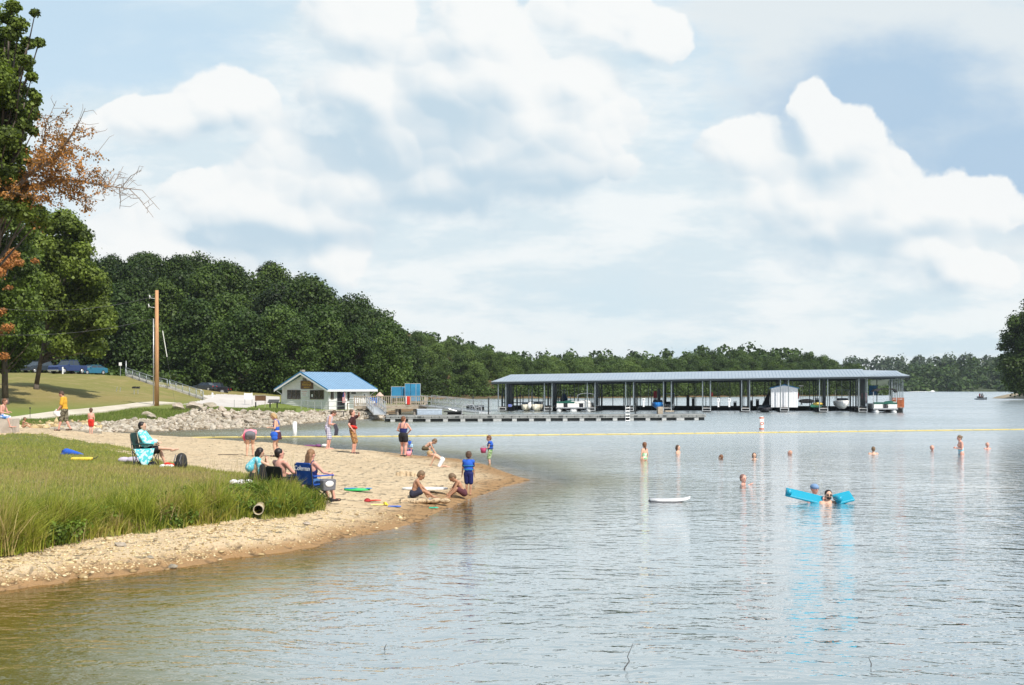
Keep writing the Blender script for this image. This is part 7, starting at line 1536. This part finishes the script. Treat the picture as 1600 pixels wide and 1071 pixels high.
q_ = Vector(pc_) + Matrix.Rotation(R(rz_), 3, 'Z') @ Vector((.02, -.43, .30)); g = empty('cooler_bag', q_, R(rz_), 'grey pouch with a white patch slung on the right arm of the blue chair', 'bag'); m = MB(); m.box((0, 0, .12), (.36, .14, .26), taper=1.1); m.build('pouch', gryc, g, bevel=.03); m = MB(); m.ell((-.02, -.08, .15), (.13, .012, .07)); m.build('patch', wht, g, True)
# o: man in the black chair
pc2 = ray(440, 748, 20, 31); pc2 = Vector(WY(445, 770, 29)); pc2.z = tz(pc2.x, pc2.y); cc, bb = camp_chair(pc2, 52, 'low black folding chair standing behind the tall green grass', M('chair_black', (.015, .018, .018), .7), H=.68, low=.2)
r = person(0, 0, 1.72, 52, 'man with short dark hair sitting in the black chair behind the tall grass', loc=pc2); f = Fig(r, 1.72, pel=(-.05, 0, .165), lean=-8, nod=8, yaw=-25, hl=(.15, .11, .27), hr=(.15, -.11, .27), fl=(.34, .07, .045), fr=(.30, -.07, .045), kl=(.4, 0, 1), kr=(.4, 0, 1), skin=m_skinp); f.hair('short', m_hairk); f.shorts(blk, .9)
q_ = Vector(pc2) + Matrix.Rotation(R(52), 3, 'Z') @ Vector((-.38, .36, .38)); g = empty('black_bag', q_, R(52), 'upright black bag hung on the left of the black chair', 'bag'); m = MB(); m.capsule((0, 0, 0), .085, (0, 0, .27), .075); m.build('case', blk, g, True)
# n: person with a teal towel
pc3 = Vector(WY(396, 768, 30.5)); pc3.z = tz(pc3.x, pc3.y); r = person(0, 0, 1.6, 20, 'dark haired person with a teal towel round the shoulders, sitting behind the tall grass', loc=pc3); f = Fig(r, 1.6, pel=(0, 0, .11), lean=14, nod=6, hl=(.20, .04, .40), hr=(.20, -.04, .40), fl=(.30, .07, .04), fr=(.30, -.07, .04), kl=(0, 0, 1), kr=(0, 0, 1), fem=1); f.hair('bob', m_hairk); f.shorts(blk, .6)
g = empty('beach_towel', pc3, R(20), 'teal and white towel draped over the shoulders of the seated person behind the grass', 'towel'); m = MB(); h = 1.6
for sy in (-1, 1): m.capsule(f.N + Vector((-.03, sy * .03, -.01)), .07, f.S[sy] + Vector((-.01, 0, -.01)), .075); m.capsule(f.S[sy], .075, f.S[sy] + Vector((.05, sy * .03, -.34)), .06)
m.capsule(f.N + Vector((-.07, 0, -.05)), .1, f.P + Vector((-.08, 0, .25)), .13); remesh(m, 'cloth', printmat('teal_towel', (.10, .48, .58), (.50, .72, .74), 12, .56), g, .014)
p = ray(383, 745, 20); p = Vector(WY(383, 745, 30)); p.z = tz(p.x, p.y); g = empty('white_cloth', p, 0, 'crumpled white cloth lying on the sand left of the teal towel person', 'towel'); m = MB()
for k in range(6): m.ell((rs.normal() * .13, rs.normal() * .1, .06), (.12, .1, .09))
remesh(m, 'cloth', wht, g, .016)
# a: person in the aqua blanket on the lawn
pc4 = ray(228, 728.5, 20); cc, bb = camp_chair(pc4, 0, 'dark green folding chair on the lawn holding the person in the aqua towel', M('chair_green', (.012, .045, .04), .7), arm=True, H=.95)
r = person(0, 0, 1.70, 0, 'dark haired person in an aqua towel and black shorts with one leg crossed, in profile', loc=pc4); f = Fig(r, 1.70, pel=(-.03, 0, .27), lean=-6, nod=8, hl=(.17, .08, .40), hr=(.17, -.10, .38), fl=(.30, .08, .045), fr=(.44, .02, .285), kl=(.4, 0, 1), kr=(.6, -.3, 1), tr=(.9, 0, .3), skin=m_skin); f.hair('short', m_hairk); f.shorts(blk, .85, flare=.02)
g = empty('aqua_towel', pc4, 0, 'aqua patterned beach towel wrapped round the seated person and hanging to the grass', 'towel'); m = MB()
for sy in (-1, 1): m.capsule(f.N + Vector((-.02, sy * .03, .0)), .085, f.S[sy], .09); m.capsule(f.S[sy], .09, f.E[sy], .085); m.capsule(f.E[sy], .085, f.E[sy].lerp(f.W[sy], .7), .08)
m.capsule(f.N + Vector((0, 0, -.08)), .13, f.P + Vector((.06, 0, .12)), .17); m.loft([[(-.26, -.34, .50), (.34, -.34, .52), (.34, -.28, .52), (-.26, -.28, .50)], [(-.12, -.37, .25), (.28, -.37, .25), (.28, -.31, .25), (-.12, -.31, .25)], [(.0, -.38, .04), (.14, -.38, .04), (.14, -.33, .04), (.0, -.33, .04)]]); remesh(m, 'cloth', printmat('aqua_print', (.10, .60, .66), (.62, .84, .84), 9, .52), g, .016)
# things round the lawn chair
def heap(u, v, name, label, cat, mats, rad, n=6, part='cloth', zf=.5):
    p = ray(u, v, 20); g = empty(name, p, 0, label, cat); m = MB(); rr_ = np.random.RandomState(int(u))
    for k in range(n): m.ell((rr_.normal() * rad * .6, rr_.normal() * rad * .4, rad * .35), (rad * (.5 + rr_.rand() * .4), rad * .5, rad * zf * (.6 + .6 * rr_.rand())))
    remesh(m, part, mats, g, .014); return g, p
heap(211, 723.5, 'beach_towel', 'pale mauve and white crumpled towel on the grass left of the dark green chair', 'towel', cloth('mauve', (.52, .46, .54)), .24, 7)
g, p = heap(268, 730.5, 'red_bag', 'red bag lying on the lawn under the crossed leg, by the backpack', 'bag', redc, .16, 5); heap(262, 731.5, 'white_towel', 'small white cloth beside the red bag on the lawn', 'towel', wht, .12, 4); heap(232, 728, 'blue_bundle', 'small dark blue bundle under the dark green chair', 'bag', navy, .16, 4)
p = ray(283.5, 734, 20); g = empty('backpack', p, R(-20), 'black backpack standing upright on the lawn right of the seated person', 'bag'); m = MB(); m.capsule((0, 0, .16), .17, (0, 0, .32), .15); m.ell((0, -.12, .16), (.14, .08, .14)); remesh(m, 'pack', cloth('packblack', (.03, .03, .03)), g, .016); m = MB(); m.poly([(-.1, -.12, .42), (-.1, -.2, .25), (-.12, -.12, .06)], .014, 6); m.poly([(.08, -.12, .42), (.08, -.2, .25), (.1, -.12, .06)], .014, 6); m.build('strap', gryc, g)
p = ray(110, 712, 20); g = empty('blue_sack', p, 0, 'blue teardrop shaped sack lying on the lawn with a navy flap at its left end', 'bag'); m = MB(); m.capsule((-.12, 0, .11), .12, (.05, 0, .09), .09); m.capsule((.05, 0, .09), .09, (.38, .02, .03), .03); m.ell((-.20, -.02, .05), (.12, .09, .05)); remesh(m, 'sack', blu, g, .016); m = MB(); m.ell((-.24, 0, .09), (.03, .09, .09)); m.poly([(-.22, -.05, .03), (-.42, -.05, .02)], .03, 6); m.build('navy_flap', navy, g)  # navy ellipsoid and strip form the sack's flap
p = ray(128, 720.5, 20); g = empty('yellow_float', p, R(3), 'flat yellow foam float lying on the lawn in front of the blue sack', 'float'); m = MB(); m.box((0, 0, .06), (.60, .26, .10)); m.build('pad', M('foam_yellow', (.80, .55, .06), .5), g, bevel=.04); m = MB(); m.poly([(.3, .05, .06), (.38, .1, .08), (.44, .12, .13)], .012, 5); m.build('cord', m_black, g)
# ------------------------------------------------------------------ swimmers
def swimmer(u, v, vh, H, rz, label, skin=None, hair=('short', None), fem=0, child=0, **kw):
    """v: waterline, vh: top of the head"""
    Y = CAMH * FPX / (v - V0); top = (v - vh) * Y / FPX; x = (u - U0) * Y / FPX; kw.setdefault('fl', (.0, .08, .045)); kw.setdefault('fr', (.0, -.08, .045))
    r = empty('person', (x, Y, top - H * (1.0 + .04 * child)), R(rz), label, 'person'); f = Fig(r, H, skin=skin, fem=fem, child=child, vox=.011, **kw)
    if hair: f.hair(hair[0], hair[1] or m_hairb)
    return r, f
r, f = swimmer(1007, 720, 692, 1.30, 120, 'girl in a green and white bikini standing in the lake, leftmost of the swimmers', fem=1, child=.5, hair=('tail', m_hairr), nod=6); grb = printmat('green_white', (.65, .75, .6), (.12, .45, .15), 10); f.trunks(grb); f.suit(grb, 'bikini_top', .72)
r, f = swimmer(1059.5, 708.5, 696, 1.6, -30, 'swimmer with wet dark brown hair, shoulders just out of the water', m_skin, ('bob', m_hairb), 1); f.suit(blk, 'swimsuit', .6)
r, f = swimmer(1126, 717, 711, 1.5, 150, 'auburn head only just above the water, right of the girl in the bikini', m_skin, ('short', m_hairr), 1); f.suit(navy, 'swimsuit', .6)
r, f = swimmer(1178.5, 717.5, 708, 1.5, -95, 'swimmer with long wet brown hair facing the camera, only head showing', m_skin, ('bob', m_hairb), 1); f.suit(redc, 'swimsuit', .6)
r, f = swimmer(1234, 711, 704.5, 1.5, 170, 'pink faced bald looking head in the water, right of the long haired swimmer', m_skinp, ('short', M('hair_pale', (.5, .28, .2), .6))); f.shorts(navy, .6)
r, f = swimmer(1161.5, 756, 742, 1.75, -60, 'reddish head and neck in the water left of the blue air mattresses', m_skinp, ('short', M('hair_greyred', (.22, .12, .10), .6)), hr=(.22, -.05, .84)); f.shorts(blk, .6)
r, f = swimmer(1364.5, 709.5, 698.5, 1.6, 85, 'swimmer with short brown hair seen from behind, bare shoulders out', m_skin, ('short', m_hairg)); f.shorts(blu, .6)
r, f = swimmer(1456.5, 704.5, 697, 1.4, -90, 'small pink head in the water just left of the standing woman', m_skinp, ('short', M('hair_pale', (.5, .28, .2), .6)), child=.5); f.shorts(redc, .6)
r, f = swimmer(1502, 710.5, 680.5, 1.68, 180, 'woman with her hair in a bun standing waist deep with folded arms', m_skinp, ('bun', m_hairg), 1, hl=(.14, .03, .66), hr=(.14, -.03, .68), nod=16, lean=4); f.trunks(cloth('palecyan', (.35, .65, .75))); f.suit(cloth('palecyan2', (.35, .65, .75)), 'swimsuit', .46)
r, f = swimmer(1543, 701.5, 692.5, 1.3, -90, 'rightmost pink head in the water near the edge of the photo', m_skinp, ('short', M('hair_pale', (.5, .28, .2), .6)), child=.5); f.shorts(blu, .6)
r, f = swimmer(1272, 781.5, 757, 1.78, -50, 'person in a grey blue cap leaning on the left air mattress', m_skinp, None, hl=(.10, .14, .80), hr=(.15, -.12, .78), nod=6); f.cap(cloth('capblue', (.16, .26, .42)), False); f.shorts(navy, .7)
r, f = swimmer(1294.5, 785.5, 766.5, 1.72, -90, 'bearded person with sunglasses between the two air mattresses, shoulders out', m_skin, ('short', m_hairk), hl=(.05, .26, .78), hr=(.05, -.24, .78)); f.glasses(); f.shorts(redc, .7)
m = MB(); m.ell(f.C + f.hf * f.hr_ * .5 - f.hax * f.hr_ * .75, (f.hr_ * .55, f.hr_ * .6, f.hr_ * .42), 12, 8, f.Mh); m.build('beard', m_hairk, r, True)
def airbed_mat():
    m = bpy.data.materials.new('air_vinyl'); m.use_nodes = True; m.node_tree.nodes.clear(); N = NT(m.node_tree); b = N.n('ShaderNodeBsdfPrincipled'); b.inputs['Base Color'].default_value = (.02, .38, .54, 1); b.inputs['Roughness'].default_value = .22
    t = N.n('ShaderNodeBsdfTranslucent'); t.inputs[0].default_value = (.03, .45, .62, 1); mx = N.n('ShaderNodeMixShader'); mx.inputs[0].default_value = .25; N.put(mx.inputs[1], b.outputs[0]); N.put(mx.inputs[2], t.outputs[0]); o = N.n('ShaderNodeOutputMaterial'); N.put(o.inputs[0], mx.outputs[0]); return m
m_air = airbed_mat()
def airbed(p, rz, tilt, L, W_, label, twist=0):
    r = empty('air_mattress', p, rz, label, 'air mattress'); m = MB(); n = 5
    Mt = Matrix.Rotation(tilt, 3, 'Y') @ Matrix.Rotation(twist, 3, 'X')
    for k in range(n): y = (k - (n - 1) / 2) * W_ / n; m.capsule(Mt @ Vector((-L / 2, y, 0)), W_ / n * .56, Mt @ Vector((L / 2, y, 0)), W_ / n * .56, 10)
    remesh(m, 'mattress', m_air, r, .02, 2); m = MB()
    c = Mt @ Vector((-L / 2 + .05, 0, W_ / n * .5)); m.capsule(c + Vector((0, -W_ * .36, 0)), .08, c + Vector((0, W_ * .36, 0)), .08, 10); m.build('headrest', m_air, r, True); return r
pA = Vector(W3(1255, 784)); pA.z = .15; airbed(pA + Vector((0, -.1, 0)), R(-8), R(13), .92, .32, 'left bright blue air mattress, its end tilted out of the water', R(38))
pB = Vector(W3(1318, 786)); pB.z = .13; airbed(pB, R(6), R(-13), .42, .36, 'right bright blue air mattress end sticking up beside the bearded swimmer', R(40))
p = Vector(W3(1047, 784)); g = empty('white_board', p + Vector((0, 0, .02)), R(2), 'white foam board with a grey underside floating alone on the lake', 'board'); m = MB(); m.loft([[(x, -w, z), (x, w, z), (x, w * .9, z + .05), (x, -w * .9, z + .05)] for x, w, z in ((-.53, .20, .01), (-.3, .26, .0), (.1, .27, .0), (.38, .2, .02), (.5, .08, .05), (.53, .02, .07))]); m.build('deck', M('foam_white', (.62, .62, .62), .6), g, True); m = MB(); m.loft([[(x, -w, z), (x, w, z), (x, w, z + .02), (x, -w, z + .02)] for x, w, z in ((-.54, .21, -.02), (-.3, .27, -.03), (.1, .27, -.03), (.3, .2, -.01))]); m.build('underside', gryc, g)
# riders on the jet ski
for (dx, lab, mt) in ((.12, 'front rider on the distant jet ski in a dark life vest', blk), (-.42, 'rear rider on the distant jet ski in a red life vest', redc)):
    pj = Vector(js.location) + Matrix.Rotation(R(5), 3, 'Z') @ Vector((dx, 0, .72)); r = person(0, 0, 1.7, 5, lab, loc=pj); f = Fig(r, 1.7, pel=(0, 0, .05), lean=12, hl=(.26, .12, .22), hr=(.26, -.12, .22), fl=(.10, .20, -.22), fr=(.10, -.20, -.22), kl=(1, .6, .6), kr=(1, -.6, .6), skin=m_skinp, vox=.02); f.hair('short', m_hairb); f.vest(mt)
# ------------------------------------------------------------------ things on the beach
def flat_toy(u, v, name, label, cat, pts_, th, mat, part='board', rz=0, z=.01):
    p = ray(u, v); g = empty(name, p + Vector((0, 0, z)), rz, label, cat); m = MB(); m.prism(pts_, 'z', 0, th); m.build(part, mat, g, bevel=th * .3); return g
def oval(a, b, n=20, pt=0): return [(math.cos(2 * math.pi * k / n) * a * (1 + pt * abs(math.cos(2 * math.pi * k / n)) ** 3), math.sin(2 * math.pi * k / n) * b) for k in range(n)]
flat_toy(664, 768, 'body_board', 'long white foam board lying on the sand behind the sitting boy', 'board', oval(.62, .26), .05, m_hullw, z=.05); 
g = flat_toy(558, 768.5, 'skim_board', 'blue and green foam board lying on the sand right of the blue chair', 'board', oval(.34, .17), .05, M('foam_green', (.04, .50, .14), .5), z=.03); m = MB(); m.prism([(-.33, -.07), (-.12, -.15), (.0, .15), (-.14, .15), (-.33, .06)], 'z', .052, .06); m.build('blue_end', M('foam_blue', (.01, .22, .50), .5), g); m = MB(); m.prism([(.22, -.12), (.38, -.08), (.38, .08), (.24, .12)], 'z', .052, .06); m.build('blue_end', MATS['foam_blue'], g)
def shovel(u, v, rz, label, mat, L=.38):
    p = ray(u, v); g = empty('toy_shovel', p, rz, label, 'toy'); m = MB(); m.tube((-L / 2, 0, .03), (L * .1, 0, .03), .018, .018, 7); m.tube((-L / 2, -.05, .03), (-L / 2, .05, .03), .015, .015, 6); m.build('handle', mat, g); m = MB(); m.loft([[(L * .1, -.06, .02), (L * .1, .06, .02), (L * .1, .06, .05), (L * .1, -.06, .05)], [(L * .5, -.04, .02), (L * .5, .04, .02), (L * .5, .04, .04), (L * .5, -.04, .04)]]); m.build('blade', mat, g, bevel=.01)
tr_ = M('toy_red', (.62, .05, .02), .4); ty = M('toy_yellow', (.75, .62, .05), .4); tb = M('toy_blue', (.02, .12, .55), .4); tg = M('toy_green', (.02, .45, .30), .4)
shovel(584, 784, .2, 'red toy shovel on the sand, larger red thing of the scattered toys', tr_, .34); p = ray(574, 783.5); g = empty('toy_mould', p, 0, 'small dark red sand mould left of the red toy shovel', 'toy'); m = MB(); m.tube((0, 0, 0), (0, 0, .06), .09, .06, 10); m.build('cup', M('toy_darkred', (.35, .02, .02), .4), g); m = MB(); m.tube((0, 0, .06), (0, 0, .075), .03, .03, 8); m.build('knob', M('toy_darkred', (.35, .02, .02), .4), g)
p = ray(594, 790); g = empty('toy_rake', p, .3, 'yellow toy rake on the sand in front of the red shovel', 'toy'); m = MB(); m.tube((-.22, 0, .02), (.1, 0, .02), .014, .014, 6); m.build('handle', ty, g); m = MB(); m.box((.12, 0, .05), (.05, .18, .05)); m.box((.16, 0, .02), (.04, .16, .03)); m.build('head', ty, g)
shovel(617, 793.5, 0, 'blue toy shovel on the sand nearest the water, right of the yellow rake', tb, .3); shovel(678, 795.5, .1, 'small green toy shovel at the edge of the water', tg, .22)
p = ray(668, 786); g = empty('toy_wand', p, .1, 'thin green stick toy with a small blue ball at its end', 'toy'); m = MB(); m.tube((-.5, 0, .02), (0, 0, .02), .010, .010, 6); m.build('stick', tg, g); m = MB(); m.ell((.05, 0, .05), (.07, .06, .05)); m.build('ball', tb, g, True)
p = ray(635, 744); g = empty('sand_castle', p, 0, 'small lumpy sand castle on the dry sand above the sitting boy', 'sand castle'); m = MB()
for x, s_ in ((-.26, .09), (-.12, .12), (.02, .11), (.16, .10), (.28, .07)): m.tube((x, (x * 9) % .1, -.02), (x, (x * 9) % .1, s_ * 1.3), s_, s_ * .7, 9)
remesh(m, 'mound', m_sand, g, .016, 1)
p = ray(494, 698.5, 40); g = empty('snorkel_mask', p, 0, 'dark purple and white beach things heaped beside the man in plaid shorts', 'toy'); m = MB(); m.ell((-.3, 0, .05), (.35, .12, .06)); m.ell((.1, 0, .06), (.16, .1, .08)); m.build('bundle', cloth('plum', (.18, .06, .16)), g, True); m = MB(); m.ell((.42, 0, .07), (.16, .1, .08)); m.build('white_part', wht, g, True)
for (u, v, lab) in ((531, 706, 'dark strip standing for the shadow left of the black and red shirted man'), (355, 711.5, 'thin dark strip standing for the shadow left of the bending woman')):
    p = ray(u, v, 30); m = MB(); m.poly([(-.35, 0, .015), (-.1, .05, .02), (.15, .0, .02), (.4, .06, .015)], .016, 6); tag(m.build('shadow_strip', m_bark, loc=p), lab, 'shadow_strip')  # dark strips laid on the sand as the two people's cast shadows
p = ray(652, 783); m = MB()
for k in range(14): m.ell((rs.normal() * .3, rs.normal() * .12, .0), (.14, .1, .07))
g = remesh(m, 'sand_heap', m_sand, None, .02, 1); g.location = p; tag(g, 'low heap of dug damp sand in front of the sitting boy', 'sand heap')
# drain pipe poking from the bank
p = Vector(WY(403.5, 797, 24.3)); g = empty('drain_pipe', p, R(8), 'open round pale drain pipe end poking out of the grassy bank', 'pipe'); m = MB(); n = 24
m.loft([[(math.cos(2 * math.pi * k / n) * q_, y, math.sin(2 * math.pi * k / n) * q_) for k in range(n)] for q_, y in ((.095, .7), (.095, 0), (.084, 0), (.084, .10), (.080, .4), (.080, .65))], cap=False)
m.build('tube', M('pipe_clay', (.36, .29, .17), .7, .2, 5, dirt=(.25, .19, .11)), g, True); m = MB(); m.loft([[(math.cos(2 * math.pi * k / n) * q_, y, math.sin(2 * math.pi * k / n) * q_) for k in range(n)] for q_, y in ((.104, .05), (.104, -.01), (.09, -.012), (.09, .04))], cap=False); m.build('collar', M('pipe_rim', (.40, .36, .28), .6), g, True)
m = MB(); m.tube((0, .6, 0), (0, .64, 0), .08, .08, 16); m.build('bore_end_disc', m_dkb, g)  # near-black disc closing the inner end of the pipe bore
# flat stone on the gravel
for (u, v, s_, lab) in ((480, 821, .14, 'flat brown stone alone on the gravel below the right end of the tall grass'), (188, 853, .15, 'pale rounded stone on the gravel under the weeds near the left'), (235, 874, .11, 'pale stone with its right side up on the gravel near the water'), (270, 888, .12, 'dark wedge shaped stone at the water edge')):
    p = ray(u, v); o = link('shore_rock', bprot[int(u) % 7], loc=(p.x, p.y, p.z + .02)); o.scale = (s_ * 1.8, s_ * 1.2, s_ * .8); o.rotation_euler = (.1, .1, u); tag(o, lab, 'rock')
# ------------------------------------------------------------------ summer haze
HZ = bpy.data.materials.new('haze'); HZ.use_nodes = True; HZ.node_tree.nodes.clear(); N = NT(HZ.node_tree)
pv = N.n('ShaderNodeVolumePrincipled'); pv.inputs['Color'].default_value = (.80, .88, .96, 1); pv.inputs['Density'].default_value = .00009; pv.inputs['Anisotropy'].default_value = .2
o = N.n('ShaderNodeOutputMaterial'); N.put(o.inputs['Volume'], pv.outputs[0])
m = MB(); m.box((0, 760, 20), (3400, 1650, 54)); hz = m.build('haze', HZ); hz['kind'] = 'stuff'
